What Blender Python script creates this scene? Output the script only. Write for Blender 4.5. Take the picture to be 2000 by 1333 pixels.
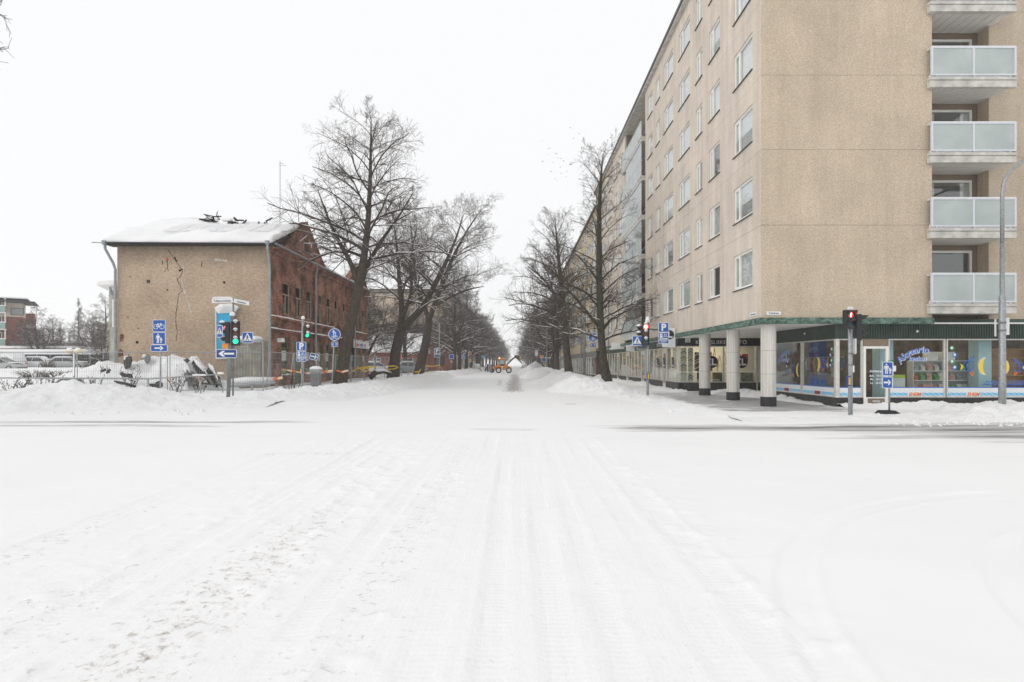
import bpy, math, random
import numpy as np
from mathutils import Vector, Matrix

for o in list(bpy.data.objects):
    bpy.data.objects.remove(o, do_unlink=True)
scene = bpy.context.scene
COL = scene.collection
R = math.radians
PI = math.pi
rnd = random.Random(7)

# ------------------------------------------------------------------ camera
CAM_H = 1.7
F_PX = 1111.0            # focal length in photo pixels (20 mm on a 36 mm wide sensor)
VX, VY = 1010.0, 710.0   # where the street vanishes in the photograph
cam_d = bpy.data.cameras.new('camera')
cam = bpy.data.objects.new('camera', cam_d)
COL.objects.link(cam)
cam.location = (0, 0, CAM_H)
cam.rotation_euler = (R(90), 0, 0)
cam_d.sensor_width = 36.0
cam_d.lens = F_PX * 36.0 / 2000.0
cam_d.shift_x = -(VX - 1000.0) / 2000.0
cam_d.shift_y = (VY - 666.5) / 2000.0
cam_d.clip_start = 0.1
cam_d.clip_end = 6000.0
scene.camera = cam

# ------------------------------------------------------------------ sky and sun
SUN_EL, SUN_AZ = 32.0, 245.0
world = bpy.data.worlds.new('World')
scene.world = world
world.use_nodes = True
nt = world.node_tree
nt.nodes.clear()
n_out = nt.nodes.new('ShaderNodeOutputWorld')
n_sky = nt.nodes.new('ShaderNodeTexSky')
n_sky.sky_type = 'NISHITA'
n_sky.sun_disc = False
n_sky.sun_elevation = R(SUN_EL)
n_sky.sun_rotation = R(SUN_AZ)
n_bg = nt.nodes.new('ShaderNodeBackground')
n_bg.inputs['Strength'].default_value = 0.1
n_cl = nt.nodes.new('ShaderNodeBackground')      # the closed white cloud cover
n_cl.inputs['Color'].default_value = (0.995, 0.995, 1.0, 1)
n_cl.inputs['Strength'].default_value = 0.94
n_mx = nt.nodes.new('ShaderNodeMixShader')
n_mx.inputs['Fac'].default_value = 0.94
nt.links.new(n_sky.outputs[0], n_bg.inputs['Color'])
nt.links.new(n_bg.outputs[0], n_mx.inputs[1])
nt.links.new(n_cl.outputs[0], n_mx.inputs[2])
nt.links.new(n_mx.outputs[0], n_out.inputs['Surface'])

sun_d = bpy.data.lights.new('sun', 'SUN')
sun = bpy.data.objects.new('sun', sun_d)
COL.objects.link(sun)
sun_d.energy = 0.6
sun_d.angle = R(30)
sun_d.color = (1.0, 0.97, 0.93)
_az = R(SUN_AZ)
_sd = Vector((math.sin(_az) * math.cos(R(SUN_EL)), math.cos(_az) * math.cos(R(SUN_EL)), math.sin(R(SUN_EL))))
sun.rotation_euler = _sd.to_track_quat('Z', 'Y').to_euler()
sun.location = (0, -20, 40)

vs = scene.view_settings
vs.view_transform = 'Standard'
vs.look = 'None'
vs.exposure = 0.14
vs.gamma = 1.0
vs.use_curve_mapping = False
scene.render.engine = 'CYCLES'
scene.cycles.max_bounces = 7
scene.cycles.diffuse_bounces = 3
scene.cycles.glossy_bounces = 3
scene.cycles.transparent_max_bounces = 14
scene.cycles.volume_bounces = 2
scene.cycles.use_denoising = True
scene.render.filter_size = 1.15

# ------------------------------------------------------------------ helpers
def at(px, py, Y):
    """world point seen at photo pixel (px, py) when it stands Y metres down the street"""
    return Vector(((px - VX) * Y / F_PX, Y, CAM_H + (VY - py) * Y / F_PX))

def atz(px, Y, z):
    return Vector(((px - VX) * Y / F_PX, Y, z))

WL = {}
def wloc(o):
    return WL.get(o.name, Vector((0, 0, 0))) if o is not None else Vector((0, 0, 0))

def tag(o, label=None, cat=None, group=None, kind=None):
    if label: o['label'] = label
    if cat: o['category'] = cat
    if group: o['group'] = group
    if kind: o['kind'] = kind
    return o

def thing(name, label, cat, loc=(0, 0, 0), rotz=0.0, group=None):
    o = bpy.data.objects.new(name, None)
    COL.objects.link(o)
    o.empty_display_size = 0.2
    o.location = loc
    o.rotation_euler = (0, 0, rotz)
    WL[o.name] = Vector(loc)
    return tag(o, label, cat, group)

def put(name, me, parent=None, loc=(0, 0, 0), rot=(0, 0, 0), scale=None):
    o = bpy.data.objects.new(name, me)
    COL.objects.link(o)
    o.location = loc
    o.rotation_euler = rot
    if scale is not None:
        o.scale = scale if hasattr(scale, '__len__') else (scale,) * 3
    if parent is not None:
        o.parent = parent
    WL[o.name] = wloc(parent) + Vector(loc)
    return o

def copy_tree(o, parent=None):
    c = o.copy()
    COL.objects.link(c)
    c.parent = parent
    for ch in o.children:
        copy_tree(ch, c)
    return c

class MB:
    """collects boxes, tubes and prisms for ONE mesh"""
    def __init__(self):
        self.v, self.f, self.n = [], [], 0
    def add(self, verts, faces):
        b = self.n
        self.v.extend([tuple(p) for p in verts])
        self.f.extend([tuple(i + b for i in f) for f in faces])
        self.n += len(verts)
        return self
    def box(self, x0, x1, y0, y1, z0, z1):
        x0, x1 = min(x0, x1), max(x0, x1); y0, y1 = min(y0, y1), max(y0, y1); z0, z1 = min(z0, z1), max(z0, z1)
        vs = [(x0,y0,z0),(x1,y0,z0),(x1,y1,z0),(x0,y1,z0),(x0,y0,z1),(x1,y0,z1),(x1,y1,z1),(x0,y1,z1)]
        return self.add(vs, [(0,3,2,1),(4,5,6,7),(0,1,5,4),(1,2,6,5),(2,3,7,6),(3,0,4,7)])
    def bbox(self, x0, x1, y0, y1, z0, z1, b=0.02):
        """box with chamfered vertical and top edges"""
        xs0, xs1, ys0, ys1 = x0+b, x1-b, y0+b, y1-b
        lo = [(xs0,y0),(xs1,y0),(x1,ys0),(x1,ys1),(xs1,y1),(xs0,y1),(x0,ys1),(x0,ys0)]
        top = [(xs0+b*.6,y0+b),(xs1-b*.6,y0+b),(x1-b,ys0+b*.6),(x1-b,ys1-b*.6),(xs1-b*.6,y1-b),(xs0+b*.6,y1-b),(x0+b,ys1-b*.6),(x0+b,ys0+b*.6)]
        vs = [(x,y,z0) for x,y in lo] + [(x,y,z1-b) for x,y in lo] + [(x,y,z1) for x,y in top]
        fs = [tuple(range(7,-1,-1)), tuple(range(16,24))]
        for r in (0, 8):
            for i in range(8):
                j = (i+1) % 8
                fs.append((r+i, r+j, r+8+j, r+8+i))
        return self.add(vs, fs)
    def tube(self, p0, p1, r0, r1=None, n=8, cap=True):
        if r1 is None: r1 = r0
        p0, p1 = Vector(p0), Vector(p1)
        d = (p1 - p0).normalized()
        a = d.orthogonal().normalized(); b = d.cross(a)
        vs = []
        for p, r in ((p0, r0), (p1, r1)):
            for i in range(n):
                t = 2*PI*i/n
                vs.append(p + a*(r*math.cos(t)) + b*(r*math.sin(t)))
        fs = [(i, (i+1)%n, n+(i+1)%n, n+i) for i in range(n)]
        if cap:
            fs.append(tuple(range(n-1, -1, -1))); fs.append(tuple(range(n, 2*n)))
        return self.add(vs, fs)
    def path(self, pts, rad, n=8, cap=True):
        pts = [Vector(p) for p in pts]
        k = len(pts)
        if not hasattr(rad, '__len__'): rad = [rad]*k
        vs = []; prev = None
        for i, p in enumerate(pts):
            d = (pts[min(i+1, k-1)] - pts[max(i-1, 0)]).normalized()
            if prev is None: a = d.orthogonal().normalized()
            else:
                a = prev - d*prev.dot(d)
                a = a.normalized() if a.length > 1e-6 else d.orthogonal().normalized()
            prev = a; b = d.cross(a)
            for j in range(n):
                t = 2*PI*j/n
                vs.append(p + a*(rad[i]*math.cos(t)) + b*(rad[i]*math.sin(t)))
        fs = []
        for i in range(k-1):
            for j in range(n):
                fs.append((i*n+j, i*n+(j+1)%n, (i+1)*n+(j+1)%n, (i+1)*n+j))
        if cap:
            fs.append(tuple(range(n-1, -1, -1))); fs.append(tuple(range((k-1)*n, k*n)))
        return self.add(vs, fs)
    def prism(self, poly, y0, y1):
        """polygon in x,z (counter-clockwise seen from -Y) extruded from y0 (front) to y1 (back)"""
        n = len(poly)
        vs = [(x, y0, z) for x, z in poly] + [(x, y1, z) for x, z in poly]
        fs = [tuple(range(n)), tuple(range(2*n-1, n-1, -1))]
        for i in range(n):
            j = (i+1) % n
            fs.append((i, n+i, n+j, j))
        return self.add(vs, fs)
    def prismx(self, poly, x0, x1):
        """polygon in y,z extruded along x"""
        n = len(poly)
        vs = [(x0, y, z) for y, z in poly] + [(x1, y, z) for y, z in poly]
        fs = [tuple(range(n)), tuple(range(2*n-1, n-1, -1))]
        for i in range(n):
            j = (i+1) % n
            fs.append((i, n+i, n+j, j))
        return self.add(vs, fs)
    def disc(self, cx, cz, r, y0, y1, n=20, rz=None):
        rz = rz or r
        return self.prism([(cx+r*math.cos(2*PI*i/n), cz+rz*math.sin(2*PI*i/n)) for i in range(n)], y0, y1)
    def ring(self, cx, cz, r, w, y0, y1, n=20, a0=0.0, a1=2*PI):
        full = abs(a1-a0-2*PI) < 1e-6
        m = n if full else n+1
        vs, fs = [], []
        for i in range(m):
            t = a0 + (a1-a0)*i/n
            c, s = math.cos(t), math.sin(t)
            vs += [(cx+(r+w/2)*c, y0, cz+(r+w/2)*s), (cx+(r-w/2)*c, y0, cz+(r-w/2)*s),
                   (cx+(r-w/2)*c, y1, cz+(r-w/2)*s), (cx+(r+w/2)*c, y1, cz+(r+w/2)*s)]
        for i in range(n):
            a, b = 4*i, 4*((i+1) % m)
            for q in range(4):
                r2 = (q+1) % 4
                fs.append((a+q, b+q, b+r2, a+r2))
        return self.add(vs, fs)
    def bar(self, x0, z0, x1, z1, w, y0, y1):
        """flat stroke in the x,z plane"""
        dx, dz = x1-x0, z1-z0
        l = math.hypot(dx, dz) or 1
        nx, nz = -dz/l*w/2, dx/l*w/2
        return self.prism([(x0-nx, z0-nz), (x1-nx, z1-nz), (x1+nx, z1+nz), (x0+nx, z0+nz)], y0, y1)
    def mesh(self, name, mat, smooth=False):
        me = bpy.data.meshes.new(name)
        me.from_pydata(self.v, [], self.f)
        import bmesh
        bm = bmesh.new(); bm.from_mesh(me)
        bmesh.ops.recalc_face_normals(bm, faces=bm.faces)
        bm.to_mesh(me); bm.free()
        if smooth:
            me.polygons.foreach_set('use_smooth', [True]*len(me.polygons))
        if mat is not None: me.materials.append(mat)
        return me
    def build(self, name, mat, parent=None, loc=None, rotz=None, smooth=False, rot=None):
        """loc None: vertices are in world space; else vertices are local and loc is a world place"""
        if loc is None:
            a = np.array(self.v)
            lo, hi = a.min(0), a.max(0)
            c = Vector(((lo[0]+hi[0])/2, (lo[1]+hi[1])/2, lo[2]))
            self.v = [tuple(p) for p in (a - np.array(c))]
            loc = c
        me = self.mesh(name, mat, smooth)
        return put(name, me, parent, Vector(loc) - wloc(parent), rot or (0, 0, rotz or 0.0))

def np_mesh(name, V, F, mat, smooth=True):
    """V (n,3) array, F (m,3|4) array"""
    me = bpy.data.meshes.new(name)
    k = F.shape[1]
    me.vertices.add(len(V)); me.vertices.foreach_set('co', V.astype(np.float32).ravel())
    me.loops.add(F.size); me.loops.foreach_set('vertex_index', F.astype(np.int32).ravel())
    me.polygons.add(len(F))
    me.polygons.foreach_set('loop_start', np.arange(0, F.size, k, dtype=np.int32))
    me.polygons.foreach_set('loop_total', np.full(len(F), k, dtype=np.int32))
    if smooth: me.polygons.foreach_set('use_smooth', np.ones(len(F), dtype=bool))
    me.update(calc_edges=True)
    if mat is not None: me.materials.append(mat)
    return me

# value noise, vectorised
_rs = np.random.RandomState(3)
_TAB = _rs.rand(256, 256)
def vnoise(x, y):
    xi, yi = np.floor(x).astype(int), np.floor(y).astype(int)
    xf, yf = x - xi, y - yi
    u, v = xf*xf*(3-2*xf), yf*yf*(3-2*yf)
    a = _TAB[xi & 255, yi & 255]; b = _TAB[(xi+1) & 255, yi & 255]
    c = _TAB[xi & 255, (yi+1) & 255]; d = _TAB[(xi+1) & 255, (yi+1) & 255]
    return (a*(1-u)+b*u)*(1-v) + (c*(1-u)+d*u)*v - 0.5
def fbm(x, y, oct=4, gain=0.5):
    s, a, f = 0, 1.0, 1.0
    for i in range(oct):
        s = s + a*vnoise(x*f + 17.3*i, y*f + 9.1*i)
        a *= gain; f *= 2.03
    return s
def sstep(a, b, x):
    t = np.clip((x-a)/(b-a), 0, 1)
    return t*t*(3-2*t)

# ------------------------------------------------------------------ text as mesh
def text_mesh(s, size, mat, depth=0.004, bold=0.0, shear=0.0, arc=None, align='CENTER', spacing=1.0, name='lettering'):
    cu = bpy.data.curves.new('txt', 'FONT')
    cu.body = s; cu.size = size; cu.align_x = align
    cu.offset = bold; cu.shear = shear; cu.extrude = depth/2
    cu.space_character = spacing; cu.resolution_u = 3
    ob = bpy.data.objects.new('txt', cu)
    COL.objects.link(ob)
    dg = bpy.context.evaluated_depsgraph_get()
    me = bpy.data.meshes.new_from_object(ob.evaluated_get(dg))
    bpy.data.objects.remove(ob, do_unlink=True)
    me.name = name
    n = len(me.vertices)
    co = np.empty(n*3, dtype=np.float32); me.vertices.foreach_get('co', co); co = co.reshape(-1, 3)
    x, y, z = co[:, 0].copy(), co[:, 1].copy(), co[:, 2].copy()
    if arc:
        a = x/arc
        x, y = (arc+y)*np.sin(a), (arc+y)*np.cos(a)-arc
    out = np.stack([x, -z, y], 1)          # standing, facing -Y
    me.vertices.foreach_set('co', out.astype(np.float32).ravel())
    me.update()
    me.materials.clear(); me.materials.append(mat)
    return me

# ------------------------------------------------------------------ materials
def new_mat(name):
    m = bpy.data.materials.new(name); m.use_nodes = True
    n = m.node_tree
    b = n.nodes['Principled BSDF']
    return m, n, b
def lk(n, a, b): n.links.new(a, b)
def noise_node(n, scale, detail=4, rough=0.55, vec=None, dist=0.0):
    t = n.nodes.new('ShaderNodeTexNoise')
    t.inputs['Scale'].default_value = scale; t.inputs['Detail'].default_value = detail
    t.inputs['Roughness'].default_value = rough; t.inputs['Distortion'].default_value = dist
    if vec is not None: lk(n, vec, t.inputs['Vector'])
    return t
def ramp(n, fac, stops):
    r = n.nodes.new('ShaderNodeValToRGB')
    e = r.color_ramp.elements
    e[0].position, e[0].color = stops[0][0], (*stops[0][1], 1)
    e[1].position, e[1].color = stops[-1][0], (*stops[-1][1], 1)
    for p, c in stops[1:-1]:
        k = e.new(p); k.color = (*c, 1)
    lk(n, fac, r.inputs['Fac'])
    return r
def mix(n, fac, a, b, mode='MIX'):
    m = n.nodes.new('ShaderNodeMixRGB'); m.blend_type = mode
    for s, v in ((0, fac), (1, a), (2, b)):
        if hasattr(v, 'is_linked'): lk(n, v, m.inputs[s])
        elif s == 0: m.inputs[0].default_value = v
        else: m.inputs[s].default_value = (*v, 1)
    return m.outputs[0]
def bump(n, h, strength, dist, b, prev=None):
    k = n.nodes.new('ShaderNodeBump')
    k.inputs['Strength'].default_value = strength; k.inputs['Distance'].default_value = dist
    lk(n, h, k.inputs['Height'])
    if prev is not None: lk(n, prev, k.inputs['Normal'])
    if b is not None: lk(n, k.outputs[0], b.inputs['Normal'])
    return k.outputs[0]
def geo_pos(n): return n.nodes.new('ShaderNodeNewGeometry').outputs['Position']
def obj_pos(n): return n.nodes.new('ShaderNodeTexCoord').outputs['Object']
def mapping(n, vec, scale=(1,1,1), rot=(0,0,0)):
    m = n.nodes.new('ShaderNodeMapping')
    m.inputs['Scale'].default_value = scale; m.inputs['Rotation'].default_value = rot
    lk(n, vec, m.inputs['Vector'])
    return m.outputs[0]

def plain(name, col, rough=0.6, metal=0.0, var=0.15, scale=6.0, bmp=0.0, world_space=False, spec=0.5):
    m, n, b = new_mat(name)
    b.inputs['Roughness'].default_value = rough; b.inputs['Metallic'].default_value = metal
    b.inputs['Specular IOR Level'].default_value = spec
    v = geo_pos(n) if world_space else obj_pos(n)
    t = noise_node(n, scale, 5, 0.6, v)
    lo = tuple(c*(1-var) for c in col); hi = tuple(min(1, c*(1+var)) for c in col)
    r = ramp(n, t.outputs[0], [(0.3, lo), (0.7, hi)])
    lk(n, r.outputs[0], b.inputs['Base Color'])
    if bmp: bump(n, t.outputs[0], bmp, 0.02, b)
    return m

def emit(name, col, strength):
    m, n, b = new_mat(name)
    b.inputs['Base Color'].default_value = (*col, 1)
    b.inputs['Emission Color'].default_value = (*col, 1)
    b.inputs['Emission Strength'].default_value = strength
    return m

def glass(name, tint=(0.9, 0.95, 0.95), f0=0.06, rough=0.01, dirt=0.05):
    m = bpy.data.materials.new(name); m.use_nodes = True
    n = m.node_tree; n.nodes.clear()
    out = n.nodes.new('ShaderNodeOutputMaterial')
    tr = n.nodes.new('ShaderNodeBsdfTransparent'); tr.inputs[0].default_value = (*tint, 1)
    gl = n.nodes.new('ShaderNodeBsdfGlossy'); gl.inputs['Roughness'].default_value = rough
    lw = n.nodes.new('ShaderNodeLayerWeight'); lw.inputs['Blend'].default_value = 0.5
    pw = n.nodes.new('ShaderNodeMath'); pw.operation = 'POWER'; pw.inputs[1].default_value = 4.0; lk(n, lw.outputs['Facing'], pw.inputs[0])
    fr = n.nodes.new('ShaderNodeMath'); fr.operation = 'MULTIPLY_ADD'; fr.inputs[1].default_value = 1.0-f0; fr.inputs[2].default_value = f0; lk(n, pw.outputs[0], fr.inputs[0])
    nz = noise_node(n, 1.3, 3, 0.5, geo_pos(n))
    bp = n.nodes.new('ShaderNodeBump'); bp.inputs['Strength'].default_value = 0.06; bp.inputs['Distance'].default_value = 0.05
    lk(n, nz.outputs[0], bp.inputs['Height']); lk(n, bp.outputs[0], gl.inputs['Normal'])
    mx = n.nodes.new('ShaderNodeMixShader')
    lk(n, fr.outputs[0], mx.inputs[0]); lk(n, tr.outputs[0], mx.inputs[1]); lk(n, gl.outputs[0], mx.inputs[2])
    if dirt:
        df = n.nodes.new('ShaderNodeBsdfDiffuse'); df.inputs[0].default_value = (0.6, 0.62, 0.62, 1)
        m2 = n.nodes.new('ShaderNodeMixShader'); m2.inputs[0].default_value = dirt
        lk(n, mx.outputs[0], m2.inputs[1]); lk(n, df.outputs[0], m2.inputs[2])
        lk(n, m2.outputs[0], out.inputs['Surface'])
    else:
        lk(n, mx.outputs[0], out.inputs['Surface'])
    return m

M = {}
M['white'] = plain('white_paint', (0.78, 0.78, 0.76), 0.5, var=0.06)
M['frame_white'] = plain('window_white', (0.84, 0.83, 0.78), 0.5, var=0.06, scale=3)
M['alu'] = plain('brushed_aluminium', (0.55, 0.56, 0.57), 0.42, 0.75, var=0.12)
M['galv'] = plain('galvanised_steel', (0.36, 0.38, 0.39), 0.5, 0.65, var=0.25, scale=14, bmp=0.1)
M['galv_dark'] = plain('weathered_steel', (0.22, 0.23, 0.23), 0.6, 0.5, var=0.3, scale=10, bmp=0.15)
M['blue'] = plain('sign_blue', (0.012, 0.10, 0.42), 0.4, var=0.05)
M['blue_dark'] = plain('dark_sign_blue', (0.012, 0.06, 0.25), 0.45, var=0.08)
M['sign_white'] = plain('sign_white', (0.82, 0.83, 0.84), 0.45, var=0.03)
M['black'] = plain('black_plastic', (0.018, 0.018, 0.02), 0.45, var=0.25)
M['dark'] = plain('dark_grey', (0.05, 0.05, 0.052), 0.6, var=0.3)
M['room'] = plain('dim_room', (0.10, 0.09, 0.08), 0.9, var=0.3, scale=1.0)
M['yellow'] = plain('yellow_plastic', (0.80, 0.50, 0.02), 0.5, var=0.15)
M['orange'] = plain('machine_orange', (0.85, 0.30, 0.015), 0.45, var=0.12)
M['red'] = plain('red_paint', (0.62, 0.04, 0.02), 0.5, var=0.1)
M['blue_film'] = plain('blue_film', (0.02, 0.16, 0.62), 0.4, var=0.05)
M['cyan_film'] = plain('cyan_film', (0.05, 0.50, 0.85), 0.4, var=0.08)
M['yellow_film'] = plain('yellow_film', (0.95, 0.66, 0.03), 0.4, var=0.05)
M['orange_film'] = plain('orange_film', (0.90, 0.18, 0.02), 0.4, var=0.05)
M['green_film'] = plain('green_film', (0.02, 0.32, 0.13), 0.4, var=0.05)
M['black_film'] = plain('black_film', (0.015, 0.016, 0.025), 0.4, var=0.05)
M['wood'] = plain('light_wood', (0.50, 0.30, 0.14), 0.6, var=0.2, scale=9)
M['plank'] = plain('charred_wood', (0.035, 0.03, 0.027), 0.9, var=0.6, scale=7, bmp=0.5)
M['plank_grey'] = plain('weathered_board', (0.17, 0.165, 0.155), 0.85, var=0.5, scale=9, bmp=0.4)
M['glass'] = glass('window_glass', (0.96, 0.98, 0.98), 0.12)
M['shop_glass'] = glass('shop_glass', (0.97, 0.99, 0.98), 0.012, dirt=0.0)
M['rubber'] = plain('tyre_rubber', (0.02, 0.02, 0.021), 0.85, var=0.3, scale=20, bmp=0.2)
M['curtain'] = plain('curtain', (0.86, 0.86, 0.84), 0.9, var=0.08, scale=5)
M['blind'] = plain('grey_blind', (0.78, 0.80, 0.82), 0.7, var=0.1, scale=3)

def snow_mat(name, dirt=0.0, bump_s=0.6):
    m, n, b = new_mat(name)
    b.inputs['Roughness'].default_value = 0.75
    b.inputs['Specular IOR Level'].default_value = 0.25
    p = geo_pos(n)
    t1 = noise_node(n, 1.7, 6, 0.62, p); t2 = noise_node(n, 9.0, 5, 0.65, p); t3 = noise_node(n, 55.0, 3, 0.6, p)
    base = ramp(n, t1.outputs[0], [(0.3, (0.85, 0.852, 0.856)), (0.7, (0.88, 0.881, 0.884))]).outputs[0]
    if dirt:
        t4 = noise_node(n, 6.5, 8, 0.75, p, 0.6)
        r = ramp(n, t4.outputs[0], [(0.58, (0, 0, 0)), (0.74, (1, 1, 1))])
        mm = n.nodes.new('ShaderNodeMath'); mm.operation = 'MULTIPLY'; mm.inputs[1].default_value = dirt
        lk(n, r.outputs[0], mm.inputs[0])
        base = mix(n, mm.outputs[0], base, (0.40, 0.36, 0.31))
    lk(n, base, b.inputs['Base Color'])
    k = bump(n, t1.outputs[0], bump_s*0.6, 0.12, None)
    k = bump(n, t2.outputs[0], bump_s, 0.05, None, k)
    bump(n, t3.outputs[0], bump_s*0.7, 0.008, b, k)
    return m
M['snow'] = snow_mat('fresh_snow', 0.0, 0.4)
M['snow_bank'] = snow_mat('ploughed_snow', 0.42, 0.9)
# ================================================================== ground
def ground_h(x, y):
    lx = sstep(-7.6, -10.2, x)
    plot = lx * sstep(20.5, 24.5, y) * (0.30 + 0.12*fbm(x*0.35, y*0.35, 3))
    rx = sstep(2.6, 5.2, x) * sstep(33, 37, y) * (0.22 + 0.1*fbm(x*0.5+8, y*0.3, 3)) * sstep(6.6, 5.8, x)
    low = -0.10 * sstep(6.6, 7.4, x) * sstep(17.2, 17.9, y)
    rise = 0.85*sstep(40, 62, y)*sstep(-28, -36, x)
    h = plot + rx + low + rise
    h = h + 0.035*fbm(x*0.25, y*0.25, 3)*sstep(24, 12, y) + 0.012*fbm(x*1.3, y*1.3, 3)
    return h

TRACKS = [(-4.55, .26, .5), (-3.95, .22, .4), (-3.1, .24, .8), (-2.55, .2, .6), (-2.05, .3, 1.0), (-1.45, .22, .8), (-1.02, .2, .6),
          (-0.55, .24, 1.0), (-0.18, .2, .9), (0.28, .22, .8), (0.62, .18, .5), (1.15, .24, .8), (1.62, .3, .6)]
def build_ground():
    xs = np.concatenate([-np.geomspace(2500, 34, 34), np.arange(-32, -6, .16), np.arange(-6, 5, .04), np.arange(5, 24, .14), np.geomspace(24.5, 2500, 34)])
    ys = np.concatenate([np.linspace(-40, 1.5, 24), np.arange(2.0, 9.5, .035), np.arange(9.5, 20, .07), np.arange(20, 45, .14), np.arange(45, 130, .7), np.geomspace(131, 3500, 34)])
    X, Y = np.meshgrid(xs, ys)
    H = ground_h(X, Y)
    near = sstep(14.5, 11.5, Y)
    trk = np.zeros_like(X)
    for i, (tx, w, d) in enumerate(TRACKS):
        cx = tx + 0.10*vnoise(Y*0.16 + i*3.7, Y*0 + i) + 0.012*(Y-6)*(0.25 if tx < -1.5 else 0.05)*(1 if tx > -1.5 else -1)
        u = np.abs(X - cx)/(w*0.5)
        m = sstep(1.15, 0.75, u)
        along = np.clip(0.55 + 1.2*vnoise(Y*0.45 + 31*i, Y*0+0.3*i), 0, 1)*near
        trk = np.maximum(trk, m*d*along)
        H = H - 0.024*d*m*along + 0.025*d*np.exp(-((u-1.3)/0.22)**2)*along*(0.5+1.6*np.clip(fbm(X*9, Y*3.2+i*5, 3), -0.2, 1))
    # fresh curving tyre marks turning off to the right side street
    for rr, cxx, cyy in ((5.2, 6.9, 2.3), (3.75, 6.9, 2.3)):
        d = np.hypot(X-cxx, (Y-cyy)) - rr
        u = np.abs(d)/0.13
        m = sstep(1.2, 0.8, u)*(X < cxx-0.6)*(Y > 1.6)
        H = H - 0.014*m + 0.012*np.exp(-((u-1.35)/0.25)**2)*(X < cxx-0.6)*(Y > 1.6)
    smooth_right = sstep(1.9, 2.6, X)*near
    lumps = np.clip(fbm(X*5.5, Y*5.5, 4, .6)-0.05, 0, 1)
    band = np.exp(-((X+2.2)/0.55)**2) + np.exp(-((X+1.0)/0.3)**2)*.5 + 0.55*np.exp(-((X-1.75)/0.28)**2) + 0.5*np.exp(-((X+3.4)/0.4)**2) + 0.18
    H = H + 0.06*lumps*near*(1-smooth_right)*np.clip(band, 0, 1.1)*sstep(-7, -4, X)
    # stains: bare wet asphalt worn through the snow, and sandy dirt
    bare = np.zeros_like(X)
    wob = 0.5*fbm(X*0.12, Y*0.5, 3)
    s1 = np.exp(-((Y-14.95-wob*.6)/(0.85+0.06*np.clip(X-2, 0, 40)))**2)*sstep(-.5, 5.0, X)*1.05
    s2 = np.exp(-((Y-13.2-wob*.8)/(0.8+0.05*np.clip(X-4, 0, 40)))**2)*sstep(3, 12, X)*0.95
    s3 = np.exp(-((Y-16.55-wob)/0.45)**2)*sstep(-4.0, -8, X)*0.85
    s3b = np.exp(-((Y-15.5-wob)/0.4)**2)*sstep(-5.5, -9, X)*0.8
    s4 = np.exp(-((Y-14.75-wob)/0.35)**2)*sstep(-2.2, -.6, X)*sstep(1.2, .3, X)*0.5
    bare = np.maximum.reduce([s1, s2, s3, s3b, s4])
    g = np.exp(-((X+0.25+0.4*vnoise(Y*.13, Y*0))/0.75)**2)*sstep(31, 36, Y)*sstep(98, 80, Y)*1.2
    g2 = np.exp(-((X+1.55+0.02*(Y-50))/0.35)**2)*sstep(39, 46, Y)*sstep(66, 56, Y)*0.75
    g3 = np.exp(-((X-2.25)/0.5)**2 - ((Y-23.6)/0.5)**2)*0.8
    bare = np.maximum.reduce([bare, g, g2, g3])
    dirt = np.exp(-((X+2.2)/0.5)**2)*sstep(8.5, 5, Y)*0.75 + np.exp(-((X+3.3)/0.35)**2)*sstep(6.5, 4, Y)*0.5 + np.exp(-((X+1.1)/0.3)**2)*near*0.5 + np.exp(-((X+4.5)/0.35)**2)*sstep(9, 5, Y)*0.6 + 0.22*near*sstep(2.0, 1.0, X)
    dirt = dirt + 0.7*np.exp(-((Y-11.2-.12*X)/0.25)**2)*sstep(-5.5, -4.6, X)*sstep(-2.5, -3.6, X) + 0.6*np.exp(-((Y-14.9)/0.3)**2 - ((X+4.2)/.7)**2)
    dirt = dirt + 0.25*np.exp(-((X-1.75)/0.2)**2)*near
    pack = sstep(2.1, 1.5, X + 0.25*vnoise(Y*.6, Y*0+3))*sstep(-7.5, -4.5, X)*sstep(13.5, 11.5, Y)
    V = np.stack([X, Y, H], -1).reshape(-1, 3)
    nx, ny = len(xs), len(ys)
    i, j = np.meshgrid(np.arange(nx-1), np.arange(ny-1))
    a = (j*nx+i).ravel()
    F = np.stack([a, a+1, a+1+nx, a+nx], 1)
    m, n, b = new_mat('trodden_street_snow')
    p = geo_pos(n)
    def attr(nm):
        t = n.nodes.new('ShaderNodeAttribute'); t.attribute_name = nm; return t.outputs['Fac']
    b.inputs['Specular IOR Level'].default_value = 0.3
    t0 = noise_node(n, 0.5, 5, 0.6, p); t1 = noise_node(n, 3.0, 6, 0.65, p); t2 = noise_node(n, 22.0, 5, 0.68, p); t3 = noise_node(n, 90.0, 3, 0.6, p)
    base = ramp(n, t0.outputs[0], [(0.3, (0.855, 0.856, 0.858)), (0.7, (0.885, 0.886, 0.887))]).outputs[0]
    # wheel-packed snow: streaks along the driving direction
    lg = noise_node(n, 1.0, 8, 0.7, mapping(n, p, (7.0, 0.22, 1.0)), 0.15)
    lg2 = noise_node(n, 1.0, 6, 0.7, mapping(n, p, (22.0, 1.6, 1.0)), 0.3)
    def mul(a_, b_):
        q = n.nodes.new('ShaderNodeMath'); q.operation = 'MULTIPLY'; lk(n, a_, q.inputs[0])
        if hasattr(b_, 'is_linked'): lk(n, b_, q.inputs[1])
        else: q.inputs[1].default_value = b_
        return q.outputs[0]
    pk = attr('pack')
    base = mix(n, mul(ramp(n, lg.outputs[0], [(0.54, (0,)*3), (0.70, (0.5,)*3)]).outputs[0], pk), base, (0.80, 0.795, 0.785))
    sk = noise_node(n, 1.0, 4, 0.7, mapping(n, p, (16.0, 24.0, 1.0)), 0.5)
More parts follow.
